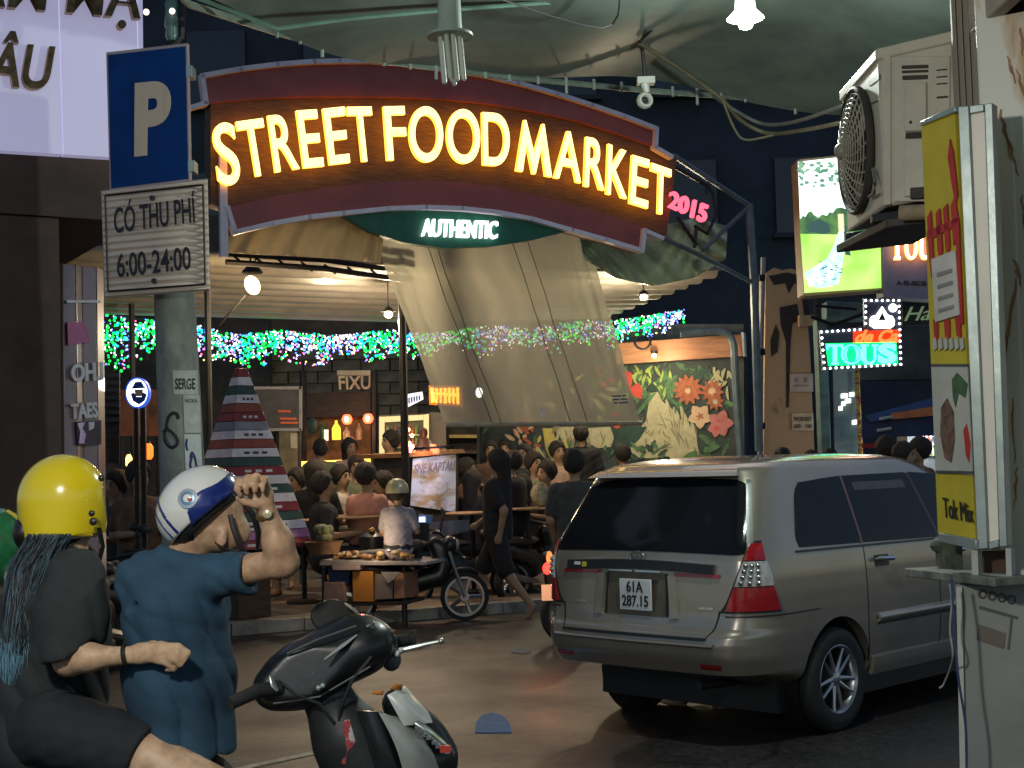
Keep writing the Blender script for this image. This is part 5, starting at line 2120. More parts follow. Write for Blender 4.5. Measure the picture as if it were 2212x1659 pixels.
mb.prism([V((p.x, p.y, zb - .085)) for p in (A0 + V((.0, -.02, 0)), A1, A1 + (A2 - A0), A2 + V((-.05, 0, 0)))], (0, 0, .035))
mb.build('drip_tray', M('tray_dark', (.05, .045, .04), .6, var=.4), bk, bev=.006)
mb = MB()
mb.tube([U(1944, 461, 5.15), U(2010, 458, 5.1)], .03, 10)
mb.build('pipe_lagging', M('lagging', (.34, .27, .18), .8, var=.3, scale=30), bk)

# ================================================================== far corner: wall, screens, neon
pw_ = thing('weathered_wall', U(1700, 1100, 19), 'peeling tan end wall with dark streaks between drain pipe and glass door', 'wall')
pl = front(19)
WP = pl
peel = M('peeling_plaster', (.42, .27, .15), rough=.85, var=.3, scale=1.3, col2=(.05, .035, .025), blend=(.30, .42), bump=.3, detail=8, stretch=(1.6, 1, .8))
mb = MB()
top_edge = [(1654, 590), (1672, 578), (1690, 584), (1708, 580), (1728, 586), (1736, 600), (1737, 640), (1744, 690), (1750, 760), (1766, 1130), (1648, 1130)]
mb.poly(WP, top_edge, .5, 0)
mb.build('wall', peel, pw_)
stain = M('black_stain', (.03, .022, .018), .8, var=.4)
for k, pts in enumerate(([(1660, 596), (1700, 588), (1732, 596), (1734, 618), (1716, 612), (1704, 634), (1696, 612), (1672, 616)], [(1684, 664), (1722, 656), (1728, 690), (1712, 700), (1708, 740), (1704, 880), (1698, 880), (1698, 740), (1686, 700)],
                        [(1664, 735), (1676, 700), (1684, 720), (1680, 760), (1666, 770)], [(1728, 600), (1740, 610), (1752, 700), (1738, 690)])):
    mb = MB()
    mb.poly(WP, pts, .004, .005 + .001 * k)
    mb.build('damp_stain', stain, pw_)
mb = MB()
mb.poly(WP, [(1726, 681), (1760, 680), (1760, 702), (1726, 706)], .12, .12)
mb.build('ledge', M('ledge_stone', (.45, .30, .17), .8, var=.3), pw_)
dp = thing('drain_pipe', U(1646, 1000, 18.7), 'grey drain pipe running down beside the peeling tan wall', 'pipe')
mb = MB()
mb.tube([U(1649, 556, 18.7), U(1644, 760, 18.7), U(1641, 1130, 18.7)], .034, 8)
mb.build('pipe', M('grey_pipe', (.22, .23, .26), .5, var=.2), dp)
mb = MB()
for v in (600, 760, 920):
    mb = MB()
    mb.tube([U(1640, v, 18.66), U(1652, v, 18.66)], .045, 8)
    mb.build('collar', darkmetal, dp)
for (u0, v0, u1, v1, lab, nm) in ((1706, 844 - 36, 1756, 846, 'faded white paper pasted on the peeling tan wall', 'paper_notice'), (1711, 893, 1757, 930, 'cream notice plate low on the peeling tan wall', 'notice_plate')):
    t = thing(nm, WP.at(u0, v1, .05), lab, 'notice')
    mb = MB()
    mb.poly(WP, [(u0, v0), (u1, v0 - 1), (u1 + 1, v1), (u0 + 1, v1)], .02, .03)
    mb.build('sheet', M(nm + '_sheet', (.52, .42, .34) if nm[0] == 'p' else (.58, .45, .28), .7, var=.2), t)
    mb = MB()
    if nm[0] == 'n':
        text_on(mb, WP, 'PHON BAY', (u0 + 4, v0 + 7), (u1 - 4, v0 + 7), (u0 + 4, v0 + 17), (u1 - 4, v0 + 17), depth=.005, off=.032)
        text_on(mb, WP, '600 - 100', (u0 + 4, v0 + 23), (u1 - 4, v0 + 23), (u0 + 4, v0 + 32), (u1 - 4, v0 + 32), depth=.005, off=.032)
    else:
        for k in range(2):
            mb.poly(WP, [(u0 + 10 + 20 * k, v0 + 7), (u0 + 18 + 20 * k, v0 + 7), (u0 + 18 + 20 * k, v0 + 17), (u0 + 10 + 20 * k, v0 + 17)], .004, .034)
        mb.poly(WP, [(u0 + 8, v0 + 23), (u1 - 8, v0 + 23), (u1 - 8, v0 + 27), (u0 + 8, v0 + 27)], .004, .034)
    mb.build('print', M(nm + '_ink', (.08, .05, .05) if nm[0] == 'n' else (.36, .24, .20), .7), t)

# lit picture box
BB = front(16.0)
bb = thing('picture_light_box', BB.at(1820, 636), 'large lit picture box of a green garden and a flowing pale dress', 'light box')
mb = MB()
mb.poly(BB, [(1722, 346), (1730, 344), (1900, 326), (1907, 626), (1740, 640), (1736, 636)], .35, -.03)
mb.build('box', M('box_tan', (.32, .22, .12), .6), bb)
lit = {'sky': E('lit_sky', (.80, .98, 1.0), 1.7, var=.25, scale=1.5), 'grass': E('lit_grass', (.36, .74, .10), .85, var=.35, scale=2, col2=(.66, .84, .26)), 'bush': E('lit_bush', (.16, .38, .10), .5, scale=7, col2=(.05, .12, .08)),
       'leaf': E('lit_leaf', (.30, .55, .35), .6, scale=12, col2=(.12, .25, .2)), 'dress': E('lit_dress', (.42, .92, .92), 1.15, scale=9, col2=(.75, 1, 1)), 'dark': E('lit_dark', (.06, .14, .12), .5), 'skin': E('lit_skin', (.9, .7, .45), .9)}


def bbp(name, key, pts, k):
    mb = MB()
    mb.poly(BB, pts, .004, .002 + .003 * k)
    mb.build(name, lit[key], bb)


bbp('sky_picture', 'sky', [(1724, 350), (1897, 330), (1902, 520), (1730, 520)], 0)
bbp('lawn_picture', 'grass', [(1729, 505), (1902, 505), (1904, 622), (1738, 633)], 1)
bbp('bush_picture', 'bush', [(1729, 505), (1728, 474), (1734, 466), (1740, 468), (1746, 458), (1753, 456), (1758, 464), (1768, 470), (1776, 463), (1786, 466), (1792, 458), (1799, 460), (1806, 450), (1816, 448), (1830, 452), (1845, 446), (1870, 450), (1900, 440), (1902, 508)], 2)
bbp('bush_picture', 'dark', [(1745, 500), (1752, 480), (1770, 472), (1788, 482), (1795, 500), (1780, 506)], 3)
r_ = random.Random(2)
mb = MB()
for k in range(90):
    u, v = 1727 + r_.random() ** 1.3 * 120, 352 + r_.random() ** 1.5 * 50
    a = r_.uniform(0, 6.3)
    s_ = r_.uniform(2, 7)
    mb.poly(BB, [(u + s_ * math.cos(a + q), v + s_ * .7 * math.sin(a + q)) for q in (0, 1.2, 2.5, 3.8, 5)], .003, .012 + k * .0002)
mb.build('tree_picture', lit['leaf'], bb, stuff=True)
bbp('dress_picture', 'dress', [(1812, 500), (1822, 500), (1826, 530), (1818, 580), (1812, 612), (1796, 618), (1770, 622), (1748, 616), (1738, 590), (1760, 576), (1786, 560), (1802, 530)], 4)
bbp('hair_picture', 'dark', [(1822, 486), (1829, 488), (1830, 520), (1838, 552), (1826, 550), (1824, 520)], 5)
bbp('skin_picture', 'skin', [(1810, 462), (1822, 462), (1824, 500), (1812, 502)], 6)
mb = MB()
for k in range(26):
    u, v = r_.uniform(1750, 1818), r_.uniform(560, 616)
    if u < 1750 + (620 - v) * .2:
        continue
    a = r_.uniform(-.4, .4)
    s_ = r_.uniform(3, 8)
    mb.poly(BB, [(u - s_, v + s_ * a), (u + s_, v - s_ * a), (u + s_ * .6, v + 2)], .003, .024 + k * .0002)
mb.build('dress_folds', lit['dark'], bb, stuff=True)
tp_ = thing('lilac_name_panel', BB.at(1960, 640), 'lilac grey shop name panel with glowing serif letters next to the picture box', 'shop sign')
mb = MB()
mb.poly(BB, [(1905, 505), (2120, 498), (2124, 655), (1908, 640)], .3, -.02)
mb.build('panel', M('lilac_grey', (.22, .20, .30), .5, var=.15), tp_)
ser_g = E('serif_glow', (1.0, .80, .55), 5)
ser_o = E('serif_rim', (1.0, .33, .05), 2.5)


def serif(mb, pl, ch, u0, v0, u1, v1, depth, off, th, mi=0):
    """serif capitals from strokes"""
    w_, h_ = u1 - u0, v1 - v0

    def q(pts, k=0.0):
        mb.prism([pl.at(u0 + x * w_, v0 + y * h_, off + depth + k) for x, y in pts], -pl.n * depth, mi)
    t_ = th
    if ch == 'T':
        q([(0, 0), (1, 0), (1, .10), (0, .10)]); q([(0, .10), (.10, .10), (.06, .26), (0, .26)]); q([(.90, .10), (1, .10), (1, .26), (.94, .26)])
        q([(.5 - t_, .10), (.5 + t_, .10), (.5 + t_, .92), (.5 - t_, .92)]); q([(.28, .92), (.72, .92), (.72, 1), (.28, 1)])
    elif ch == 'U':
        q([(.02, .08), (.02 + 2 * t_, .08), (.02 + 2 * t_, .72), (.36, .88), (.62, .86), (.74, .72), (.74, .08), (.86, .08), (.86, .74), (.68, .97), (.44, 1), (.2, .96), (.02, .78)])
        q([(-.06, 0), (.16 + 2 * t_, 0), (.16 + 2 * t_, .08), (-.06, .08)]); q([(.64, 0), (.98, 0), (.98, .08), (.64, .08)])
    elif ch == 'O':
        for k in range(24):
            a, b = 2 * PI * k / 24, 2 * PI * (k + 1) / 24
            f = lambda a_, rx, ry: (.5 + rx * math.cos(a_), .5 + ry * math.sin(a_))
            q([f(a, .5, .5), f(b, .5, .5), f(b, .5 - 2 * t_, .43), f(a, .5 - 2 * t_, .43)])


for k, (ch, u0, u1) in enumerate((('T', 1925, 1953), ('O', 1956, 1983), ('U', 1988, 2014))):
    mb = MB()
    serif(mb, BB, ch, u0 - 1, 505, u1 + 1, 561, .05, .0, .13)
    mb.build('letter_rim', ser_o, tp_)
    mb = MB()
    serif(mb, BB, ch, u0, 507, u1, 559, .02, .055, .09)
    mb.build('letter', ser_g, tp_)
mb = MB()
text_on(mb, BB, 'A-IB-IBDB IBS', (1936, 606), (2024, 608), (1936, 616), (2024, 618), depth=.01, off=.0, bold=.02)
mb.build('small_lettering', navy, tp_)

# neon sign with a border of white dots
NP = front(15.0)
ns = thing('neon_sign', NP.at(1860, 800), 'neon sign of green and red letters framed by white light dots', 'neon sign')
mb = MB()
mb.poly(NP, [(1770, 713), (1868, 706), (1866, 645), (1947, 645), (1951, 790), (1778, 800)], .05, -.03)
mb.build('backing', M('neon_back', (.012, .014, .03), .4), ns)
dot = E('white_dot', (.9, .95, 1.0), 4.5)
path = [(1774.5, 717), (1870, 711), (1870, 649), (1942, 649), (1946, 787), (1781, 796), (1774.5, 717)]
d3 = MB()
d3.ball((0, 0, 0), .013, 8, 6)
dm = d3.mesh('light_dot', dot)
for i in range(6):
    (x0, y0), (x1, y1) = path[i], path[i + 1]
    n_ = max(2, round(math.hypot(x1 - x0, y1 - y0) / 12.3))
    for k in range(n_):
        if i == 1 and k == 0:
            continue
        o = link('light_dot', dm, ns)
        o.location = NP.at(x0 + (x1 - x0) * k / n_, y0 + (y1 - y0) * k / n_, .01) - WLOC[ns.name]
neon_g = E('green_neon', (.0, 1.0, .22), 1.1)
neon_c = E('aqua_neon', (.10, 1.0, .75), 2.6)
mb = MB()
mb.poly(NP, [(1783, 742), (1936, 738), (1940, 786), (1789, 790)], .01, -.012)
mb.build('green_glow_panel', E('green_panel', (.0, .75, .16), .8), ns)
for ch, u0, u1 in (('T', 1787, 1822), ('O', 1818, 1862), ('U', 1862, 1898), ('S', 1896, 1936)):
    mb = MB()
    if ch == 'S':
        text_on(mb, NP, 'S', (u0, 742), (u1, 741), (u0, 786), (u1, 785), depth=.03, off=.0, bold=.05)
    else:
        serif(mb, NP, ch, u0, 744, u1, 787, .03, .0, .12)
    mb.build('green_letter', neon_c, ns)
    mb = MB()
    for z_ in (0,):
        c = NP.at((u0 + u1) / 2, 765, .035)
    if ch == 'O':
        mb.lathe([(.085 + .006 * math.cos(a), .006 * math.sin(a)) for a in [j * PI / 3 for j in range(6)]], Matrix.Translation(c) @ Matrix.Rotation(PI / 2, 4, 'X'), 24, close=True)
        mb.build('neon_outline', neon_g, ns)
mb = MB()
text_on(mb, NP, 'de Ca', (1850, 713), (1940, 712), (1846, 741), (1938, 739), depth=.03, off=.0, bold=.03, shear=.3)
mb.build('red_lettering', E('red_neon', (1.0, .10, .02), 2.6), ns)
mb = MB()
mb.poly(NP, [(1843, 716), (1944, 712), (1944, 740), (1843, 744)], .01, -.014)
mb.build('red_glow_panel', E('red_panel', (.8, .03, .0), .7), ns)
wn = E('white_neon', (1, 1, 1), 3.2)
mb = MB()
NPs = NP
mb.poly(NP, [(1880, 690), (1884, 683), (1894, 680), (1906, 662), (1918, 680), (1928, 683), (1933, 692), (1932, 703), (1924, 709), (1890, 709), (1880, 702)], .03, .01)
mb.build('white_emblem', wn, ns)
mb = MB()
mb.poly(NP, [(1906, 674), (1914, 692), (1897, 692)], .004, .016)
mb.build('emblem_hole', M('neon_black', (.01, .01, .015), .5), ns)
mb = MB()
mb.lathe([(.045, 0), (.04, .02), (0, .022)], Matrix.Translation(NP.at(1929, 665, .0)) @ Matrix.Rotation(PI / 2, 4, 'X'), 20)
mb.build('emblem_dot', wn, ns)
t = thing('script_sign', U(1980, 690, 17), 'dim green script lettering above the dark shop beyond the neon sign', 'sign')
mb = MB()
text_on(mb, front(17), 'Han', (1955, 664), (2036, 660), (1953, 694), (2034, 690), depth=.04, off=0, bold=-.005, shear=.35)
mb.build('lettering', E('dim_green', (.22, .32, .18), .35), t)
mb = MB()
mb.poly(front(17), [(1950, 655), (2040, 650), (2040, 700), (1950, 704)], .05, -.02)
mb.build('board', M('night_board', (.02, .025, .03), .6), t)

# beam, ducts and glass door under the picture box
fd_ = thing('far_shop', U(1900, 1000, 18), 'dark shop front with teal beam beyond the neon sign', 'building')
pl = front(18.2)
dk = M('far_wall', (.035, .045, .05), .8, var=.5, scale=2)
mb = MB()
mb.poly(pl, [(1768, 560), (2260, 560), (2260, 700), (1768, 700)], .3, -.9)
mb.poly(pl, [(1860, 701), (2260, 701), (2260, 820), (1860, 820)], .3, -.9)
mb.build('upper_wall', dk, fd_)
teal = M('teal_paint', (.14, .24, .22), .5, var=.4)
mb = MB()
mb.poly(pl, [(1785, 650), (1892, 655), (1890, 692), (1785, 690)], .3, .2)
mb.build('duct', teal, fd_, bev=.02)
mb = MB()
mb.tube([U(1752, 684, 17.6), U(1800, 702, 17.6), U(1880, 672, 17.4)], .025, 6)
mb.tube([U(1760, 660, 17.6), U(1850, 668, 17.6)], .02, 6)
mb.build('brace', darkmetal, fd_)
mb = MB()
mb.poly(pl, [(1764, 690), (1786, 690), (1800, 1100), (1780, 1100)], .25, .1)
mb.build('teal_post', teal, fd_, bev=.01)
gd = M('door_glass', (.20, .30, .31), rough=.12, var=.35, scale=1.5, coat=.5)
dr = None
mb = MB()
mb.poly(pl, [(1800, 790), (1852, 790), (1860, 1100), (1806, 1100)], .04, .0)
dr = mb.build('glass_door', gd, fd_)
gl_m = E('door_glints', (1, .9, .8), 2.5)  # lights reflected in the glass, put on the door as glowing patches
for (u, v, s_) in ((1824, 855, 7), (1832, 866, 6), (1840, 852, 5), (1816, 882, 4), (1846, 912, 5), (1822, 872, 4)):
    mb = MB()
    mb.poly(pl, [(u - s_, v - 4), (u + s_, v - 5), (u + s_, v + 4), (u - s_, v + 5)], .006, .01 + s_ * .0004)
    mb.build('door_reflection', gl_m, dr)
mb = MB()
mb.tube([U(1851, 798, 18.0), U(1860, 1000, 18.0), U(1862, 1100, 18.0)], .03, 6)
mb.build('striped_pole', M('striped_pole', (.65, .50, .10), .5, scale=4, col2=(.35, .08, .04), stretch=(1, 1, 4), blend=(.48, .52)), fd_)
mb = MB()
mb.poly(pl, [(1862, 980), (2260, 980), (2260, 1110), (1862, 1110)], .2, -1.6)
mb.build('lower_wall', dk, fd_)
aw = thing('market_awning', U(1960, 900, 17), 'blue and orange striped awning over the far drinks stall', 'awning')
bl_ = M('awning_blue', (.03, .075, .24), .6, var=.3)
og_ = M('awning_orange', (.55, .16, .05), .6, var=.3)
for nm, m_, pts in (('blue_stripe', bl_, [(1870, 898), (2080, 842), (2080, 884), (1880, 912)]), ('orange_stripe', og_, [(1925, 893), (2080, 868), (2080, 892), (1926, 906)]),
                    ('blue_valance', M('awning_navy', (.015, .03, .09), .7), [(1862, 900), (1925, 905), (2080, 893), (2080, 940), (1862, 945)])):
    mb = MB()
    off = {'blue_stripe': .3, 'orange_stripe': .33, 'blue_valance': .24}[nm]
    mb.poly(front(17), pts, .04, off)
    mb.build(nm, m_, aw)
mb = MB()
mb.tube([U(1900, 905, 16.6), U(1928, 900, 16.6)], .02, 6)
mb.tube([U(1895, 930, 16.6), U(1925, 925, 16.6)], .02, 6)
mb.build('rod', M('awning_rod', (.4, .45, .45), .5), aw)
ff = thing('display_fridge', U(2000, 1080, 18.5), 'lit display fridge of drinks under the blue and orange awning', 'fridge')
pl = front(18.3)
mb = MB()
mb.poly(pl, [(1960, 900), (2060, 900), (2060, 1120), (1960, 1120)], .5, -.05)
mb.build('cabinet', M('fridge_grey', (.2, .22, .22), .5), ff)
mb = MB()
for v in (912, 938):
    mb.poly(pl, [(1986, v), (2040, v), (2040, v + 10), (1986, v + 10)], .03, 0)
mb.build('light_strip', E('cool_strip', (.9, .92, 1), 3), ff)
r_ = random.Random(4)
for v in (936, 962, 985):
    for k in range(6):
        mb = MB()
        u = 1989 + k * 9
        p = pl.at(u, v, .03)
        mb.lathe([(.022, 0), (.022, .09), (.01, .12), (.01, .14)], Matrix.Translation(p), 8)
        mb.build('drink_can', r_.choice(bm_), ff)
sg = thing('stall_banner', U(1910, 940, 17.2), 'red edged grey banner beside the lit display fridge', 'banner')
mb = MB()
mb.poly(front(17.6), [(1862, 958), (1950, 955), (1950, 966), (1862, 968)], .02, 0)
mb.build('red_edge', redp, sg)
mb = MB()
mb.poly(front(17.6), [(1905, 930 + 40), (1978, 928 + 40), (1978, 1030), (1905, 1030)], .02, -.03)
mb.build('sheet', M('banner_grey', (.2, .19, .17), .6, var=.5, scale=8), sg)
lamp('fridge_light', U(2000, 960, 17.9), 16, (.9, .94, 1), .1)
# ================================================================== the parked van (people carrier)
CA = math.radians(45.5)
CX = V((math.sin(CA), math.cos(CA), 0))      # forward
CY = V((-math.cos(CA), math.sin(CA), 0))     # its left side
_cr = U(1606, 1250, 8.24)
CORG = V((_cr.x, _cr.y, 0)) + CY * .80 - CX * .12      # middle of the rear, on the road
CS = 0.985
paint_m = M('champagne_paint', (.345, .30, .245), rough=.26, metal=.55, var=.15, scale=1.2, bump=0.03, bscale=3, coat=.7)
glass_m = M('dark_glass', (.008, .009, .012), rough=.08, var=.2, scale=2, bump=0, spec=.16)
trimk = M('black_trim', (.015, .015, .015), rough=.4, var=.3)
chrome = M('chrome', (.62, .62, .62), rough=.18, metal=1, var=.1, bump=0)
red_lens = M('red_lens', (.36, .008, .012), rough=.12, var=.35, scale=20, coat=.8)
clear_lens = M('clear_lens', (.48, .46, .45), rough=.15, var=.4, scale=26, coat=.8)
tyre_m = M('tyre', (.016, .016, .017), rough=.8, var=.3)
rim_m = M('alloy', (.42, .42, .43), rough=.3, metal=.9, var=.15)

TZ = [.30, .36, .44, .54, .62, .67, .71, .78, .90, 1.02, 1.12, 1.20, 1.30, 1.42, 1.54, 1.61, 1.66, 1.70, 1.73, 1.75]
TR = [.60, .42, .07, .010, .005, .02, .065, .085, .095, .105, .12, .15, .205, .275, .345, .385, .41, .50, .68, 1.05]
TW = [.80, .835, .862, .876, .882, .885, .885, .886, .884, .878, .866, .848, .816, .776, .735, .708, .682, .645, .57, .40]
TF = [4.40, 4.50, 4.56, 4.585, 4.585, 4.57, 4.56, 4.53, 4.46, 4.30, 3.72, 3.48, 3.30, 3.09, 2.86, 2.72, 2.60, 2.48, 2.32, 2.0]
RA = [.42, .42, .42, .42, .42, .40, .36, .34, .32, .30, .28, .26, .25, .24, .23, .23, .24, .28, .4, .5]


def cval(tab, z):
    return float(np.interp(z, TZ, tab))


def outline(z):
    return cval(TR, z), cval(TW, z), cval(TF, z), cval(RA, z)


def perim(q, z, off=0.0):
    """q: 0..1 middle of the rear to the corner, 1..2 round the corner, then 2 + metres along the side; negative q is the left half"""
    sgn = -1 if q >= 0 else 1
    q = abs(q)
    xr, w, xf, ra = outline(z)
    rb = ra * .62
    bow = .045
    if q <= 1:
        y = q * (w - rb)
        x = xr + bow * (y / w) ** 2
        nx, ny = -1, .10 * q
    elif q <= 2:
        a = (q - 1) * PI / 2
        x0 = xr + bow * ((w - rb) / w) ** 2
        x = x0 + ra * (1 - math.cos(a))
        y = w - rb + rb * math.sin(a)
        nx, ny = -math.cos(a) * rb, math.sin(a) * ra
    else:
        x = xr + bow * ((w - rb) / w) ** 2 + ra + (q - 2)
        y = w
        nx, ny = 0, 1
    l = math.hypot(nx, ny)
    return V((x + off * nx / l, sgn * (y + off * ny / l), z))


def side(x, z, off=0.0):
    xr, w, xf, ra = outline(z)
    rb = ra * .62
    x0 = xr + .045 * ((w - rb) / w) ** 2
    if x >= x0 + ra:
        return V((x, -(w + off), z))
    k = max(0.0, min(1.0, 1 - (x - x0) / ra))
    a = math.acos(k)
    return perim(1 + a / (PI / 2), z, off)


def cw(p):
    return CORG + (CX * p.x + CY * p.y + V((0, 0, p.z))) * CS


mb = MB()
zs = sorted(set(TZ + [round(.3 + .03 * k, 3) for k in range(48)] + [1.745, 1.71, 1.69]))
NSEG = []
loops = []
for z in zs:
    xr, w, xf, ra = outline(z)
    rb = ra * .62
    pts = [perim(q / 8, z) for q in range(0, 8)] + [perim(1 + k / 8, z) for k in range(0, 8)]
    x0 = perim(2, z).x
    rf = .45 if z < 1.05 else .30
    fl = xf - rf
    pts += [V((x0 + (fl - x0) * k / 44, -w, z)) for k in range(0, 44)]
    pts += [V((fl + rf * math.sin(a), -(w - rf + rf * math.cos(a)), z)) for a in [k * PI / 16 for k in range(0, 9)]]
    pts += [V((xf + .10 * (1 - (1 - k / 5) ** 2), -(w - rf) * (1 - k / 5), z)) for k in range(1, 6)]
    left = [V((p.x, -p.y, p.z)) for p in pts[1:-1]][::-1]
    loops.append(pts + left)
n = len(loops[0])
vs = [p for l in loops for p in l]
fs = []
for i in range(len(loops) - 1):
    for k in range(n):
        fs.append((i * n + k, i * n + (k + 1) % n, (i + 1) * n + (k + 1) % n, (i + 1) * n + k))
fs.append(tuple(range(n)))
fs.append(tuple((len(loops) - 1) * n + k for k in range(n - 1, -1, -1)))
mb.add(vs, fs)
van = thing('parked_van', CORG, 'champagne coloured people carrier van with dark windows turning at the market', 'van')
me = mb.mesh('body', paint_m)
tmp = bpy.data.objects.new('tmp', me)
COL.objects.link(tmp)
WB = (1.02, 3.77)
ARCH = []
for xw in WB:
    for sgn in (-1, 1):
        c = MB()
        c.lathe([(.385, -.30), (.385, .45)], Matrix.Translation((xw, sgn * .80, .335)) @ Matrix.Rotation(-sgn * PI / 2, 4, 'X'), 40)
        co = bpy.data.objects.new('cut', c.mesh('cut', paint_m))
        COL.objects.link(co)
        m_ = tmp.modifiers.new('b', 'BOOLEAN')
        m_.object = co
        m_.operation = 'DIFFERENCE'
        m_.solver = 'EXACT'
        ARCH.append(co)
bpy.context.view_layer.update()
me2 = bpy.data.meshes.new_from_object(tmp.evaluated_get(bpy.context.evaluated_depsgraph_get()))
for o in [tmp] + ARCH:
    bpy.data.objects.remove(o)
me2.name = 'body'
MC = Matrix(((CX.x * CS, CY.x * CS, 0, 0), (CX.y * CS, CY.y * CS, 0, 0), (0, 0, CS, 0), (0, 0, 0, 1)))
me2.transform(MC)
me2.polygons.foreach_set('use_smooth', [True] * len(me2.polygons))
me2.set_sharp_from_angle(angle=math.radians(35))
bodyo = link('body', me2, van)


def cpatch(name, fn, nu, nv, m_, par=None, th=.006, smooth=60):
    """a panel laid on the car's surface; fn gives car coordinates for offset o"""
    b = MB()
    b.grid(lambda x, y: cw(fn(x, y, th)), nu, nv)
    b.grid(lambda x, y: cw(fn(x, y, -.01)), nu, nv)
    k = (nu + 1) * (nv + 1)
    rim = [i for i in range(nu + 1)] + [j * (nu + 1) + nu for j in range(1, nv + 1)] + [nv * (nu + 1) + i for i in range(nu - 1, -1, -1)] + [j * (nu + 1) for j in range(nv - 1, 0, -1)]
    for i in range(len(rim)):
        p, q = rim[i], rim[(i + 1) % len(rim)]
        b.f.append((p, q, k + q, k + p))
        b.m.append(0)
    return b.build(name, m_, par or van, smooth=smooth)


lerp = lambda a, b, t: a + (b - a) * t
# rear glass, with rounded corners
def rearwin(x, y, o):
    q = (x * 2 - 1)
    e = 1 - .10 * (abs(q) ** 8) * (1 - abs(2 * y - 1) ** 4 * -0.2)
    qq = q * lerp(1.36, 1.28, y)
    mid = .5 + (y - .5) * (1 - .10 * abs(q) ** 10)
    return perim(-qq if False else qq, lerp(1.165, 1.615, mid) - .02 * q * q, o)


rw = cpatch('rear_window', rearwin, 40, 12, glass_m, th=.006)
cpatch('window_edge', lambda x, y, o: perim(lerp(1.285, 1.40, x) + (lerp(.08, 0, y)), lerp(1.16, 1.60, y), o), 3, 14, M('pale_edge', (.36, .38, .38), .25, .5), th=.008)
cpatch('spoiler', lambda x, y, o: perim((x * 2 - 1) * 1.15, lerp(1.625, 1.668, y), o + .05 * (1 - y)), 30, 4, paint_m, th=.03)
# side windows: rear quarter, rear door, front door
def sidewin(x0t, x1t, x0b, x1b, zb0, zb1, zt0, zt1, rd=.0):
    def f(x, y, o):
        k = 2 * y - 1
        e = rd * abs(k) ** 5
        xx = lerp(lerp(x0b, x0t, y) + e * (1 if x < .5 else 0), lerp(x1b, x1t, y) - 0, x)
        if x < .5:
            xx += e * (1 - 2 * x) * 0
        return side(xx, lerp(lerp(zb0, zb1, x), lerp(zt0, zt1, x), y), o)
    return f


cpatch('quarter_window', sidewin(.80, 1.335, .60, 1.335, 1.175, 1.165, 1.57, 1.60, .05), 16, 10, glass_m)
cpatch('door_window', sidewin(1.355, 2.16, 1.355, 2.30, 1.165, 1.15, 1.60, 1.605), 20, 10, glass_m)
cpatch('door_window', sidewin(2.22, 2.60, 2.36, 3.22, 1.15, 1.11, 1.605, 1.585), 20, 10, glass_m)
cpatch('pillar_trim', lambda x, y, o: side(lerp(1.335, 1.356, x), lerp(1.16, 1.60, y), o), 2, 8, M('rose_trim', (.20, .10, .09), .3, .4), th=.008)
cpatch('pillar_trim', lambda x, y, o: side(lerp(2.165, 2.215, x) + .14 * (1 - y), lerp(1.15, 1.60, y), o), 2, 8, trimk, th=.007)
cpatch('window_sill_trim', lambda x, y, o: side(lerp(.60, 3.25, x), lerp(1.145, 1.158, y) - .02 * x, o), 20, 2, trimk, th=.008)
cpatch('blind_reflection_strip', lambda x, y, o: side(lerp(1.45, 2.10, x), lerp(1.50, 1.555, y), o), 6, 3, M('reflection_grey', (.05, .045, .045), .3), th=.009)  # reflection in the window put in as a slightly paler strip
# shut lines
for fn in (lambda x, y, o: side(lerp(1.352, 1.362, x) + .10 * max(0, .30 - y), lerp(.40, 1.15, y), o), lambda x, y, o: side(lerp(2.28, 2.29, x), lerp(.40, 1.14, y), o)):
    cpatch('door_gap', fn, 2, 16, trimk, th=.0015)
for zz in (.60, .50, .40):
    pass
cpatch('side_moulding', lambda x, y, o: side(lerp(1.46, 3.6, x), lerp(.645, .70, y), o + .02 * math.sin(PI * y)), 20, 4, paint_m, th=.012)
cpatch('sill_skirt', lambda x, y, o: side(lerp(1.42, 3.38, x), lerp(.305, .42, y), o + .03 * (1 - y)), 20, 4, paint_m, th=.02)
cpatch('moulding_shadow_gap', lambda x, y, o: side(lerp(1.46, 3.6, x), lerp(.625, .64, y), o), 20, 2, trimk, th=.002)
for xh in (1.52, 2.47):
    t_ = cpatch('door_handle_cup', lambda x, y, o: side(lerp(xh - .05, xh + .12, x), lerp(1.0, 1.075, y), o), 4, 3, trimk, th=.004)
    b = MB()
    p0, p1 = side(xh - .06, 1.05, .01), side(xh + .13, 1.045, .01)
    b.tube([cw(p0), cw(p0 + V((.03, -.035, .004))), cw(p1 + V((-.03, -.04, .004))), cw(p1)], [.012, .016, .016, .012], 8)
    b.build('door_handle', chrome, van)
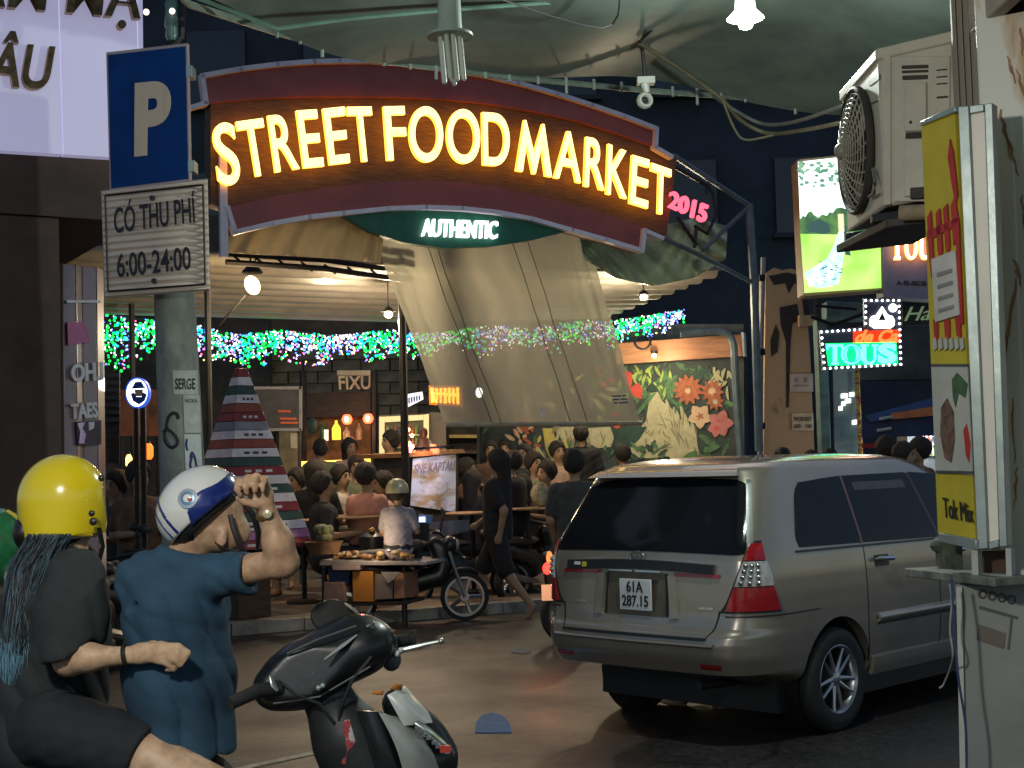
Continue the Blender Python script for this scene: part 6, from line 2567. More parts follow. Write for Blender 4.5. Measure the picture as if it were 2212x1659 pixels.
# tail lamps that wrap the corners
for sg_ in (1, -1):
    def tl(x, y, o, a=0, b=1):
        zz = lerp(.81, 1.235, lerp(a, b, y))
        k = (zz - .81) / .425
        qi, qo = lerp(.94, 1.40, k), lerp(1.92, 1.62, k)
        return perim(sg_ * lerp(qi, qo, x), zz, o)
    base_ = cpatch('tail_lamp', lambda x, y, o: tl(x, y, o), 12, 10, trimk, th=.008)
    cpatch('red_lens', lambda x, y, o: tl(lerp(.06, .95, x), y, o, .03, .36), 10, 6, red_lens, base_, th=.018)
    cpatch('clear_lens', lambda x, y, o: tl(lerp(.06, .95, x), y, o, .375, .72), 10, 6, clear_lens, base_, th=.018)
    cpatch('red_lens', lambda x, y, o: tl(lerp(.06, .95, x), y, o, .735, .97), 10, 6, red_lens, base_, th=.018)
    cpatch('chrome_edge', lambda x, y, o: tl(lerp(.955, 1.0, x), y, o), 2, 8, chrome, base_, th=.012)
    for k in range(3):
        b = MB()
        for j in range(4):
            p = tl(.2 + .2 * k, .42 + .08 * j, .022)
            b.ball(cw(p), .016, 6, 5)
        b.build('reflector_cell', chrome, base_)
# bar over the plate with red ends, plate, recess, emblem
cpatch('garnish_bar', lambda x, y, o: perim((x * 2 - 1) * .86, lerp(1.045, 1.10, y) + .012 * math.cos((x * 2 - 1) * 2.2), o), 24, 4, trimk, th=.030)
for sg_ in (1, -1):
    cpatch('red_strip', lambda x, y, o: perim(sg_ * lerp(.44, .92, x), lerp(1.018, 1.040, y) - .004 * x, o), 8, 3, red_lens, th=.014)
    cpatch('handle_chrome', lambda x, y, o: perim(sg_ * lerp(.02, .30, x), lerp(1.038, 1.048, y), o), 6, 2, chrome, th=.034)
    cpatch('recess_edge', lambda x, y, o: perim(sg_ * (lerp(.33, .36, x) - .05 * y * 0 + .03 * (1 - y)), lerp(.765, 1.03, y), o), 2, 8, trimk, th=.004)  # dark outline stands for the shaded edge of the recess
    cpatch('recess_side', lambda x, y, o: perim(sg_ * (lerp(.37, .46, x) + .05 * (1 - y)), lerp(.76, 1.02, y), o), 3, 8, paint_m, th=.016)
cpatch('plate_recess_shade', lambda x, y, o: perim((x * 2 - 1) * .35, lerp(.765, 1.03, y), o), 6, 4, M('recess_shade_paint', (.15, .125, .09), .35, .5), th=.004)  # flush panel: shade of a recess put into a darker body colour
pq = perim(0.02, .90)
b = MB()
b.box((0, 0, 0), (.012, .26, .195))
plate_m = M('plate_white', (.66, .66, .66), .5, var=.1)
pl_o = MB()
PC = V((pq.x - .030, -.02, .895))
for v_ in b.v:
    pl_o.v.append(cw(PC + v_))
pl_o.f, pl_o.m = b.f, b.m
plo = pl_o.build('number_plate', plate_m, van, bev=.004)
for txt, zz, wd in (('61A', .91, .135), ('287.15', .822, .215)):
    b = MB()
    o_ = cw(V((PC.x - .0075, PC.y + wd / 2, zz)))
    text3(b, txt, o_, -CY, V((0, 0, 1)), .003, wd * CS, .070 * CS, bold=.015)
    b.build('plate_number', M('plate_ink', (.015, .015, .018), .6), plo)
em = perim(0.0, 1.125, .012)
b = MB()
ME = Matrix.Translation(cw(em)) @ Matrix(((CY.x, 0, -CX.x, 0), (CY.y, 0, -CX.y, 0), (0, 1, 0, 0), (0, 0, 0, 1)))
for rx, ry, dz in ((.058, .038, 0), (.024, .036, .0), (.045, .014, .014)):
    b.lathe([(1 + .10 * math.cos(a), .10 * math.sin(a)) for a in [k * PI / 3 for k in range(6)]], ME @ Matrix.Translation((0, dz, 0)) @ Matrix.Diagonal((rx, ry, .05, 1)), 24, close=True)
b.build('badge', chrome, van)
# small stickers and model lettering on the tailgate
cpatch('yellow_sticker', lambda x, y, o: perim(-lerp(.60, .65, x), lerp(1.055, 1.085, y), o), 2, 2, M('yellow_sticker', (.6, .5, .03), .5), th=.036)
cpatch('white_sticker', lambda x, y, o: perim(-lerp(.68, .76, x), lerp(1.065, 1.085, y), o), 2, 2, plate_m, th=.034)
for q_ in (-.82, -.72, .72, .80):
    cpatch('badge_letter', lambda x, y, o: perim(lerp(q_, q_ + .07, x), lerp(.825, .838, y), o), 2, 2, chrome, th=.004)
# tailgate gap and bumper
cpatch('tailgate_gap', lambda x, y, o: perim((x * 2 - 1) * .92, lerp(.648, .664, y) + .0 * x, o), 24, 2, trimk, th=.012)
for sg_ in (1, -1):
    cpatch('tailgate_gap', lambda x, y, o: perim(sg_ * (lerp(.93, .945, x) + .10 * (1 - y) ** 2 * 0 - .02 * (1 - y)), lerp(.66, .82, y), o), 2, 8, trimk, th=.004)
    cpatch('bumper_gap', lambda x, y, o: perim(sg_ * lerp(1.0, 2.35, x), lerp(.785, .793, y), o), 16, 2, trimk, th=.002)
    cpatch('bumper_reflector', lambda x, y, o: perim(sg_ * lerp(.86, 1.14, x), lerp(.475, .505, y), o), 6, 2, red_lens, th=.008)
cpatch('bumper_step', lambda x, y, o: perim((x * 2 - 1) * 1.05, lerp(.605, .63, y), o + .012 * math.sin(PI * y)), 30, 4, paint_m, th=.012)
0 and cpatch('bumper_lip', lambda x, y, o: perim((x * 2 - 1) * 1.3, lerp(.405, .44, y), o), 30, 3, trimk, th=.006)
b = MB()
b.tube([cw(V((.12, -.45, .36))), cw(V((.6, -.45, .34)))], .028, 12)
b.build('exhaust', darkmetal, van)
b = MB()
b.box((0, 0, 0), (3.2, 1.44, .32))  # underbody drawn low and black to stand for the shade below the van
u_ = MB()
for v_ in b.v:
    u_.v.append(cw(V((2.15, 0, .32)) + v_))
u_.f, u_.m = b.f, b.m
u_.build('underbody_shade', trimk, van)
# wheels
for xw in WB:
    for sgn in (-1, 1):
        whm = Matrix.Translation(cw(V((xw, sgn * .765, .325)))) @ Matrix(((CX.x, 0, CY.x * sgn, 0), (CX.y, 0, CY.y * sgn, 0), (0, 1, 0, 0), (0, 0, 0, 1))) @ Matrix.Scale(CS, 4)
        b = MB()
        b.lathe([(.205, -.09), (.26, -.105), (.305, -.10), (.325, -.075), (.327, 0), (.325, .075), (.305, .10), (.255, .108), (.21, .095)], whm, 48, cap=False)
        wt = b.build('wheel', tyre_m, van, smooth=50)
        b = MB()
        b.lathe([(.212, -.09), (.20, -.07), (.19, -.02), (.19, .05), (.205, .085), (.216, .098), (.212, .10), (.198, .085)], whm, 48, cap=False)
        b.build('rim', rim_m, wt)
        b = MB()
        for k in range(10):
            a = 2 * PI * k / 10
            a2 = a + .10 * (1 if k % 2 else -1)
            ca, sa = math.cos(a), math.sin(a)
            pts = [whm @ V((r * math.cos(a + (a2 - a) * (r / .2)), r * math.sin(a + (a2 - a) * (r / .2)), h)) for r, h in ((.035, .06), (.10, .07), (.16, .075), (.20, .078))]
            b.tube(pts, [.020, .015, .012, .012], 6)
        b.lathe([(.045, .04), (.048, .075), (.03, .085), (0, .086)], whm, 20)
        b.build('spokes', rim_m, wt)
        b = MB()
        b.lathe([(.19, -.05), (.0, -.05)], whm, 30)
        b.build('brake_disc', trimk, wt)
        b = MB()
        b.lathe([(.385, -.25), (.375, .0), (.384, .045)], Matrix.Translation(cw(V((xw, sgn * .765, .335)))) @ Matrix(((CX.x, 0, CY.x * sgn, 0), (CX.y, 0, CY.y * sgn, 0), (0, 1, 0, 0), (0, 0, 0, 1))) @ Matrix.Scale(CS * .99, 4), 40, cap=False)
        b.build('arch_liner', trimk, van)
# mirror far ahead
b = MB()
b.ball(cw(V((3.05, -.98, 1.15))), (.08, .12, .09), 14, 10)
b.build('door_mirror', paint_m, van)
# ================================================================== scooter in front, turned handlebar
blk = M('black_gloss', (.010, .012, .013), rough=.36, var=.5, scale=14, bump=.03, bscale=60, coat=.2)
blkp = M('black_plastic', (.018, .020, .021), rough=.5, var=.4)
rub = M('grip_rubber', (.015, .016, .016), rough=.8, var=.3, bump=.4, bscale=90)
pal = M('pale_fairing', (.60, .64, .61), rough=.28, var=.15, scale=4, coat=.5)
gry = M('grey_fairing', (.30, .33, .31), rough=.35, var=.3, scale=5, coat=.3)
amb = M('amber_lens', (.60, .22, .04), rough=.2, var=.3, coat=.5)
SD = 4.22
sco = thing('motor_scooter', V((U(880, 1600, SD).x, SD, 0)), 'black motor scooter with pale fairing carrying two riders', 'scooter')


def sd(name, fn, c, ext, h, m_, par=sco, it=2):
    c = V(c)
    e = V(ext)
    return body(fn, c - e, c + e, h, name, m_, par, it)


# handlebar cowl
c = U(690, 1445, 4.20)
ang = math.radians(22)
Mr = Matrix.Rotation(-ang, 3, 'Y')
cowl = uni([ell(U(665, 1452, 4.20), (.150, .12, .098), Mr), ell(U(775, 1402, 4.24), (.115, .11, .085), Mr), cap(U(588, 1490, 4.15), U(650, 1460, 4.18), .052, .075), ell(U(735, 1378, 4.25), (.10, .07, .055), Mr)], .05)
cowl = inter(cowl, half(U(690, 1440, 4.115), (0.05, -1, .18)), half(U(690, 1345, 4.2) + V((0, 0, .005)), (-.25, -.35, 1)), half(U(690, 1545, 4.2), (.38, -.4, -1)))
sd('handlebar_cowl', cowl, c, (.36, .22, .22), .008, blk)
neck = uni([cap(U(705, 1500, 4.22), U(770, 1640, 4.24), .075, .095), cap(U(760, 1600, 4.24), U(850, 1760, 4.26), .11, .13)], .05)
sd('steering_neck', neck, U(770, 1640, 4.24), (.30, .22, .38), .011, blkp)
mb = MB()
mb.tube([U(604, 1486, 4.10), U(556, 1492, 4.06), U(497, 1520, 4.0)], [.022, .021, .019], 12)
mb.build('grip', rub, sco)
mb = MB()
mb.tube([U(815, 1402, 4.28), U(845, 1391, 4.30), U(892, 1378, 4.34)], [.021, .020, .019], 12)
mb.lathe([(.024, -.008), (.026, 0), (.024, .008)], Matrix.Translation(U(893, 1378, 4.34)) @ Matrix.Rotation(PI / 2, 4, 'Y'), 14)
mb.build('grip', rub, sco)
mb = MB()
mb.tube([U(835, 1412, 4.27), U(872, 1404, 4.26), U(920, 1392, 4.26), U(950, 1386, 4.26)], [.010, .009, .007, .006], 8)
mb.ball(U(953, 1385, 4.26), .010, 10, 8)
mb.build('brake_lever', M('lever_steel', (.42, .46, .44), .3, .8), sco)
mb = MB()
mb.ball(U(832, 1392, 4.29), (.026, .035, .042), 14, 10)
mb.ball(U(845, 1425, 4.27), (.03, .03, .035), 12, 8)
mb.tube([U(822, 1372, 4.29), U(850, 1380, 4.29), U(852, 1410, 4.28)], .014, 8)
mb.build('switch_housing', M('switch_grey', (.07, .09, .085), .35, var=.3), sco)
mb = MB()
mb.ball(U(857, 1412, 4.24), .010, 8, 6)
mb.ball(U(866, 1404, 4.24), .008, 8, 6)
mb.build('switch_button', M('button_pale', (.6, .62, .6), .4), sco)
# mirror on its stalk, small red reflector at the root, its glint put in as glow
mir = MB()
Mm = Matrix.Translation(U(722, 1332, 4.28)) @ Matrix.Rotation(math.radians(70), 4, 'X') @ Matrix.Rotation(.3, 4, 'Y')
mir.lathe([(.0, -.018), (.055, -.015), (.066, 0), (.063, .008), (.0, .010)], Mm @ Matrix.Diagonal((1.1, .8, 1, 1)), 28)
mo = mir.build('mirror', M('mirror_shell', (.025, .022, .022), .4, var=.3), sco)
mb = MB()
mb.tube([U(745, 1304, 4.26), U(768, 1322, 4.25), U(787, 1345, 4.25), U(800, 1372, 4.26)], .005, 6)
mb.build('mirror_stalk', M('stalk', (.16, .14, .13), .3, .7), sco)
mb = MB()
mb.ball(U(783, 1338, 4.23), (.008, .008, .016), 10, 8)
mb.build('red_reflector', E('red_reflector', (1, .08, .10), .9), sco)
mb = MB()
mb.tube([U(790, 1348, 4.22), U(830, 1354, 4.24), U(852, 1364, 4.26)], .004, 5)
mb.build('clutch_wire', M('copper_wire', (.35, .16, .07), .4), sco)
# streaks of trim on the cowl
mb = MB()
mb.tube([U(585, 1460, 4.08), U(592, 1480, 4.07), U(600, 1492, 4.07)], [.006, .012, .006], 8, flat=.5)
mb.build('chrome_trim', M('dull_chrome', (.35, .38, .36), .3, .6), sco)
mb = MB()
for u in (688, 697):
    mb.ball(U(u, 1486 if u == 688 else 1481, 4.075), .008, 8, 6)
mb.build('bolt', M('bolt_pale', (.45, .55, .5), .3, .5), sco)
mb = MB()
mb.tube([U(700, 1425, 4.075), U(740, 1395, 4.11), U(770, 1372, 4.15)], [.004, .012, .005], 8, flat=.4)
mb.build('cowl_trim', gry, sco)


# front fairing
def quadsheet(name, TL, TR, BL, BR, bulge, m_, d0, d1, curve=0.0, nu=14, nv=14, th=.012):
    def f(x, y):
        u = (TL[0] * (1 - x) + TR[0] * x) * (1 - y) + (BL[0] * (1 - x) + BR[0] * x) * y + curve * math.sin(PI * y)
        v = (TL[1] * (1 - x) + TR[1] * x) * (1 - y) + (BL[1] * (1 - x) + BR[1] * x) * y - curve * .5 * math.sin(PI * y)
        d = d0 + (d1 - d0) * x - bulge * math.sin(PI * (x * .85 + .1)) * (.6 + .4 * math.sin(PI * y))
        return U(u, v, d)
    mb = MB()
    mb.sheet(f, nu, nv, V((0.002, th, 0)))
    return mb.build(name, m_, sco, smooth=60)


quadsheet('front_fairing', (836, 1502), (872, 1482), (872, 1568), (942, 1560), .05, pal, 4.16, 4.24)
quadsheet('side_fairing', (818, 1540), (898, 1562), (880, 1720), (985, 1680), .06, gry, 4.14, 4.24, 10)
quadsheet('chrome_strip', (893, 1566), (903, 1556), (962, 1628), (982, 1628), .02, chrome, 4.12, 4.16, 4, 6, 14, .01)
quadsheet('leg_shield', (770, 1535), (822, 1538), (800, 1760), (890, 1740), .03, blk, 4.16, 4.15, 5)
quadsheet('turn_signal', (852, 1477), (868, 1480), (842, 1488), (866, 1492), .01, amb, 4.15, 4.17, 0, 6, 4)
quadsheet('turn_signal', (802, 1492), (826, 1493), (802, 1500), (826, 1502), .01, amb, 4.13, 4.13, 0, 6, 4)
mb = MB()
for k, (u, v) in enumerate(((902, 1574), (908, 1580), (915, 1588), (926, 1594), (938, 1604), (946, 1612))):
    mb.box(U(u, v, 4.095), (.014, .008, .010))
mb.build('lamp_facet', M('facet', (.75, .8, .78), .15, .9), sco)
mb = MB()
mb.box(U(962, 1618, 4.09), (.03, .01, .02))
mb.build('red_mark', M('red_mark', (.5, .06, .04), .3), sco)
nose = uni([ell(U(900, 1640, 4.27), (.10, .10, .14)), cap(U(860, 1520, 4.25), U(930, 1640, 4.26), .05, .08)], .05)
sd('nose_panel', nose, U(890, 1600, 4.26), (.22, .2, .28), .010, blk)
# frame, seat, tail and wheels below the picture's edge
mb = MB()
xs = U(880, 1600, SD).x
for (x, r) in ((xs + .02, .22), (xs - 1.24, .22)):
    mw_ = Matrix.Translation((x, SD + .03, .245)) @ Matrix.Rotation(PI / 2, 4, 'X')
    mb2 = MB()
    mb2.lathe([(r - .06, -.045), (r + .02, -.04), (r + .025, 0), (r + .02, .04), (r - .06, .045)], mw_, 32, close=True)
    wh = mb2.build('wheel', tyre_m, sco)
    mb2 = MB()
    for k in range(6):
        a = PI * k / 3
        mb2.tube([mw_ @ V((.02 * math.cos(a), .02 * math.sin(a), 0)), mw_ @ V((.17 * math.cos(a), .17 * math.sin(a), 0))], .012, 6)
    mb2.lathe([(.03, -.05), (.03, .05)], mw_, 12)
    mb2.build('rim', rim_m, wh)
mb.tube([V((xs - .10, SD + .03, .75)), V((xs - .02, SD + .03, .45)), V((xs + .02, SD + .03, .245))], .035, 8)
mb.build('fork', darkmetal, sco)
floor_ = uni([cap((xs - .25, SD, .42), (xs - .62, SD, .40), .10, .10), ell((xs - 1.05, SD + .02, .58), (.48, .15, .16)), cap((xs - .7, SD, .62), (xs - 1.5, SD, .70), .13, .09)], .06)
sd('body_panel', floor_, (xs - .9, SD, .56), (.85, .3, .35), .02, blk)
seat_ = inter(ell((xs - 1.0, SD + .02, .755), (.52, .15, .075)))
sd('seat', seat_, (xs - 1.0, SD + .02, .76), (.6, .22, .15), .014, blkp)
mb = MB()
mb.tube([V((xs - 1.30, SD - .15, .78)), V((xs - 1.48, SD - .16, .83)), V((xs - 1.60, SD - .08, .84)), V((xs - 1.60, SD + .1, .84))], .014, 8)
mb.build('grab_rail', M('rail_pale', (.5, .56, .58), .3, .6), sco)

# small fittings of the handlebar
for P_ in (((838, 1398, 4.27), (800, 1420, 4.14), (760, 1470, 4.12), (735, 1530, 4.14), (728, 1600, 4.15)), ((600, 1470, 4.10), (640, 1500, 4.10), (690, 1520, 4.11), (720, 1560, 4.13))):
    mb = MB()
    mb.tube([U(*q) for q in P_], .0055, 6)
    mb.build('brake_cable', blkp, sco)
mb = MB()
mb.box(U(790, 1362, 4.20), (.07, .05, .03), Matrix.Rotation(-.5, 3, 'Y'))
mb.build('fluid_reservoir', M('reservoir', (.05, .06, .06), .3), sco, bev=.006)
mb = MB()
mb.tube([U(620, 1412, 4.105), U(690, 1380, 4.10), U(770, 1352, 4.13)], .0035, 5)
mb.tube([U(590, 1520, 4.10), U(690, 1505, 4.105), U(800, 1440, 4.13)], .003, 5)
mb.build('panel_seam', M('seam_grey', (.10, .11, .11), .4), sco, stuff=True)
mb = MB()
mb.tube([U(748, 1555, 4.13), U(756, 1600, 4.13), U(744, 1650, 4.13)], [.010, .016, .010], 8, flat=.4)
mb.build('frame_sticker', M('red_white_sticker', (.55, .5, .5), .4, col2=(.35, .05, .06), scale=18, blend=(.48, .52)), sco)
# ================================================================== the two riders
skin = M('skin', (.50, .31, .19), rough=.48, var=.35, scale=26, bump=.25, bscale=260, sss=.1, dist=.002)
skin2 = M('skin_light', (.60, .40, .25), rough=.48, var=.3, scale=26, bump=.25, bscale=260, sss=.1, dist=.002)
shirt_blue = M('blue_tshirt', (.022, .066, .115), rough=.9, var=.3, scale=5, bump=.3, bscale=220, dist=.002)
shirt_blk = M('black_tshirt', (.022, .028, .029), rough=.9, var=.3, scale=5, bump=.3, bscale=220, dist=.002)
shorts_m = M('black_shorts', (.014, .016, .020), rough=.85, var=.4, scale=5, bump=.3, bscale=160, dist=.002)
hair_m = M('black_hair', (.012, .010, .010), rough=.4, var=.4, scale=20, stretch=(6, 6, .4))
hair_b = M('faded_blue_hair', (.085, .14, .18), rough=.45, var=.5, scale=14, stretch=(6, 6, .5))
hair_t = M('pale_blue_hair', (.20, .42, .58), rough=.45, var=.4, scale=14, stretch=(6, 6, .5))
band_m = M('black_band', (.012, .012, .012), .6, var=.2)
FOLD = [((.6, .2, -.77), 62, (.7, .1, .7), 13, 1.6), ((.9, .1, .42), 48, (.2, .3, .9), 11, 2.0), ((.2, .7, .68), 75, (.8, .2, -.5), 9, 1.4)]


def drape(fn, zt, zb, k, amp, diag=.0):
    """long hanging folds that deepen towards the hem"""
    def f(P):
        t = np.clip((zt - P[:, 2]) / (zt - zb), 0, 1)
        ph = (P[:, 0] * 1.0 + P[:, 1] * .55 + diag * (P[:, 2] - zb)) * k
        ph = ph + .9 * np.sin(P[:, 2] * 7 + P[:, 0] * 4) + .5 * np.sin(P[:, 2] * 17 + 3 * P[:, 1])
        fold = 1 - 2 * np.abs(np.sin(ph)) ** .65
        ph2 = (P[:, 0] * .5 + P[:, 2] * .87) * 46 + .8 * np.sin(P[:, 0] * 16)
        up = (1 - t) * (1 - 1.8 * np.abs(np.sin(ph2)) ** .7)
        return fn(P) + amp * (.25 + .75 * t) * fold * .7 + amp * .25 * up
    return f


def dcap(u0, v0, d0, r0, u1, v1, d1, r1, sq=None):
    return cap(U(u0, v0, d0), U(u1, v1, d1), r0, r1, sq)


def fingers(specs, k=.004):
    out = []
    for pts, rs in specs:
        P_ = [U(*p) for p in pts]
        for i in range(len(P_) - 1):
            out.append(cap(P_[i], P_[i + 1], rs[i], rs[i + 1]))
    return uni(out, k)


# ---------------------------------------------------------------- passenger: yellow helmet, long hair
pas = None
pfn_body = uni([dcap(150, 1170, 4.40, .055, 140, 1250, 4.40, .07), ell(U(150, 1095, 4.40), (.092, .075, .112)),
                dcap(135, 1270, 4.40, .12, 125, 1560, 4.40, .13, (0, 1, 0, .8)),
                dcap(165, 1255, 4.22, .05, 150, 1425, 4.12, .042), dcap(150, 1425, 4.12, .041, 190, 1420, 4.09, .036), dcap(190, 1420, 4.09, .036, 270, 1416, 4.06, .0255),
                dcap(120, 1590, 4.24, .07, 320, 1640, 4.12, .076), dcap(320, 1640, 4.12, .076, 570, 1756, 4.02, .058), dcap(570, 1756, 4.02, .056, 545, 2060, 4.06, .036),
                dcap(545, 2060, 4.06, .036, 610, 2085, 4.04, .03)], .035)
phand = uni([dcap(272, 1416, 4.06, .023, 300, 1414, 4.055, .027, (0, 1, 0, 1.25)), dcap(300, 1412, 4.055, .029, 348, 1408, 4.045, .031, (0, 1, 0, 1.35)),
             fingers([(((345, 1396, 4.045), (385, 1396, 4.02), (407, 1411, 4.02), (396, 1421, 4.045)), (.0125, .0115, .0095, .008)),
                      (((347, 1407, 4.035), (384, 1411, 4.01), (399, 1424, 4.015), (383, 1432, 4.035)), (.0125, .0115, .0095, .008)),
                      (((345, 1418, 4.035), (378, 1424, 4.01), (390, 1436, 4.015), (373, 1441, 4.035)), (.0115, .011, .0095, .008)),
                      (((338, 1427, 4.04), (366, 1435, 4.02), (376, 1446, 4.025), (360, 1448, 4.04)), (.0105, .0095, .0085, .0075)),
                      (((302, 1400, 4.06), (330, 1390, 4.08), (362, 1390, 4.085)), (.013, .011, .0085))])], .010)
pfull = uni([pfn_body, phand], .012)
c0_, c1_ = U(-10, 1000, 4.4), U(640, 2110, 4.2)
pas = link('person', surf(pfn_body if False else pfull, (c0_.x - .02, 3.80, .78), (U(660, 1500, 4.2).x, 4.62, 1.70), .0065, 'person', skin2, 2, None, V((U(140, 1600, 4.4).x, 4.4, .78))), None, V((U(140, 1600, 4.4).x, 4.4, .78)))
WLOC[pas.name] = V(pas.location)
tag(pas, 'passenger in a yellow helmet and black T-shirt holding the scooter rider', 'person')
tee = uni([dcap(148, 1222, 4.40, .085, 122, 1300, 4.40, .145, (0, 1, 0, .75)), dcap(125, 1300, 4.40, .145, 110, 1590, 4.40, .165, (0, 1, 0, .78)),
           dcap(163, 1245, 4.24, .086, 156, 1335, 4.165, .092), dcap(156, 1335, 4.165, .092, 150, 1425, 4.12, .084), dcap(160, 1215, 4.52, .07, 190, 1380, 4.6, .075)], .05)
armtube = uni([dcap(153, 1400, 4.135, .055, 150, 1425, 4.12, .055), dcap(150, 1425, 4.12, .052, 270, 1416, 4.06, .05)], .01)
hemP, hemN = U(150, 1416, 4.12), (U(158, 1450, 4.12) - U(120, 1330, 4.12))


def sleeve_cut(P):
    # the wide sleeve ends above the elbow; the body of the shirt goes on down
    d = tee(P)
    h = (P - np.array(hemP)) @ np.array(hemN.normalized())
    front_ = np.array(P)[:, 1] < 4.185
    return np.where(front_, np.maximum(d, h), d)


PTEE = sub(drape(sleeve_cut, U(0, 1190, 4.3).z, U(0, 1600, 4.3).z, 34, .012, .5), armtube)
tee2 = sub(PTEE, dcap(150, 1150, 4.40, .075, 146, 1205, 4.40, .085))
body(tee2, (U(-30, 1300, 4.7).x, 3.96, U(0, 1640, 4.4).z), (U(270, 1300, 3.96).x, 4.75, U(0, 1165, 4.4).z), .0075, 'shirt', shirt_blk, pas)
sh_ = uni([dcap(110, 1570, 4.22, .112, 318, 1632, 4.12, .098), dcap(110, 1600, 4.50, .11, 330, 1650, 4.56, .095), ell(U(100, 1590, 4.38), (.17, .18, .14))], .05)
cutP, cutN = U(322, 1625, 4.12), (U(480, 1694, 4.05) - U(330, 1630, 4.12)).normalized()
sh_ = inter(wrinkle(sh_, .006, FOLD), half(cutP, cutN))
sh_ = sub(sh_, dcap(300, 1632, 4.13, .082, 570, 1756, 4.02, .082))
body(sh_, (U(-60, 1600, 4.4).x, 3.92, .80), (U(400, 1600, 4.2).x, 4.74, U(0, 1470, 4.3).z), .008, 'shorts', shorts_m, pas)
mb = MB()
wc = U(272, 1416, 4.06)
mb.lathe([(.029 + .006 * math.cos(a), .007 * math.sin(a)) for a in [k * PI / 3 for k in range(6)]], Matrix.Translation(wc) @ Matrix.Rotation(PI / 2 - .15, 4, 'Y'), 20, close=True)
mb.build('wristband', band_m, pas)
# long hair
r_ = random.Random(21)
groups = {'hair': MB(), 'faded_hair': MB(), 'hair_tips': MB()}
for k in range(3200):
    x = r_.random()
    dep = r_.uniform(4.20, 4.50)
    u0, v0 = 60 + 95 * x, 1152 + 14 * r_.random()
    u1, v1 = 20 + 96 * x * r_.uniform(.5, 1.0) + r_.uniform(-7, 7), 1255 + r_.uniform(-25, 25)
    u2, v2 = 4 + 92 * x * r_.uniform(.4, 1.0), 1370 + r_.uniform(-20, 30)
    u3, v3 = 8 + 66 * x * r_.uniform(.5, 1.0) + r_.uniform(-12, 10), 1450 + r_.uniform(-40, 32)
    front_ = 4.245 - .05 * math.sin(x * 3) + (dep - 4.2) * .55
    P_ = [(u0, v0, dep), (u1, v1, front_), (u2, v2, front_ - .01), (u3, v3, front_)]
    Q = []
    for i in range(3):
        for j in range(4):
            t_ = j / 4
            p0, p1, p2, p3 = P_[max(i - 1, 0)], P_[i], P_[i + 1], P_[min(i + 2, 3)]
            Q.append(U(*[.5 * (2 * p1[m] + (p2[m] - p0[m]) * t_ + (2 * p0[m] - 5 * p1[m] + 4 * p2[m] - p3[m]) * t_ ** 2 + (3 * p1[m] - p0[m] - 3 * p2[m] + p3[m]) * t_ ** 3) for m in range(3)]))
    Q.append(U(*P_[3]))
    w0 = r_.uniform(.0005, .0012)
    key = 'faded_hair' if r_.random() < .55 else 'hair'
    rs = [w0 * (1 - .75 * max(0, (i - 7) / 6)) for i in range(len(Q))]
    cutk = 9
    groups[key].tube(Q[:cutk + 1], rs[:cutk + 1], 3)
    groups['hair_tips' if r_.random() < .8 else key].tube(Q[cutk:], rs[cutk:], 3)
groups['hair'].ball(U(128, 1150, 4.40), (.095, .09, .06), 20, 12)
for k in range(9):
    groups['hair'].ball(U(92 - 5.5 * k, 1165 + 32 * k, 4.36 - .008 * k), (.052 - .0025 * k, .07, .05), 16, 10)
groups['hair'].ball(U(62, 1150, 4.38), (.045, .07, .06), 16, 10)
for nm, m_ in (('hair', hair_m), ('faded_hair', hair_b), ('hair_tips', hair_t)):
    groups[nm].build(nm, m_, pas, smooth=70, stuff=True)

yel_h = M('yellow_helmet', (.72, .57, .01), rough=.20, var=.05, scale=3, bump=0, coat=.8)
hc = U(136, 1080, 4.40)
hel = thing('yellow_helmet', hc, 'glossy yellow open face helmet worn by the passenger', 'helmet')


def yshell(P):
    q = P - np.array(hc)
    zz = np.minimum(q[:, 2], 0)
    q2 = q.copy()
    q2[:, 2] = np.maximum(q[:, 2], 0)
    e = ell((0, 0, 0), (.139, .122, .143))(q2)
    # sides run down nearly straight below the brow
    rx = .139 - .012 * np.clip(-zz / .11, 0, 1) ** 2
    side_ = (np.sqrt((q[:, 0] / rx) ** 2 + (q[:, 1] / .122) ** 2) - 1) * .12
    return np.where(q[:, 2] > 0, e, side_)


bz = -.112
yh = inter(yshell, half((hc.x, hc.y, hc.z + bz), (0.05, 0, -1)), half((hc.x + .129, hc.y, hc.z), (1, .25, .10)))
inner = lambda P: yshell(P) + .018
ysolid = lambda P: np.maximum(yh(P), -np.maximum(inner(P), -(P[:, 0] - (hc.x - .2))))
body(ysolid, hc - V((.17, .16, .14)), hc + V((.17, .16, .17)), .0045, 'shell', yel_h, hel, 3)
pad = lambda P: np.maximum(np.maximum(yshell(P) + .014, -(yshell(P) + .034)), np.maximum(half((hc.x, hc.y, hc.z - .118), (0, 0, -1))(P), half((hc.x + .139, hc.y, hc.z), (1, .25, .06))(P)))
body(pad, hc - V((.17, .16, .14)), hc + V((.17, .16, .17)), .006, 'lining', M('white_lining', (.55, .54, .50), .8, var=.3, scale=30), hel)
mb = MB()
for (u, v, r) in ((198, 1109, .010), (201, 1127, .012), (219, 1033, .010)):
    ww = U(u, v, 4.28)
    mb.ball(U(u, v, 4.275 + (.012 if u < 210 else .05)), (r, .006, r), 12, 8)
mb.build('snap', M('black_snap', (.02, .02, .02), .35), hel)
mb = MB()
pts = [U(70 + 130 * k / 10, 1157 - 1.5 * k / 10, 4.285 + .05 * abs(k - 5) / 5) for k in range(11)]
mb.tube(pts, .0045, 6)
mb.build('rim_trim', M('helmet_trim', (.45, .33, .02), .5), hel)
mb = MB()
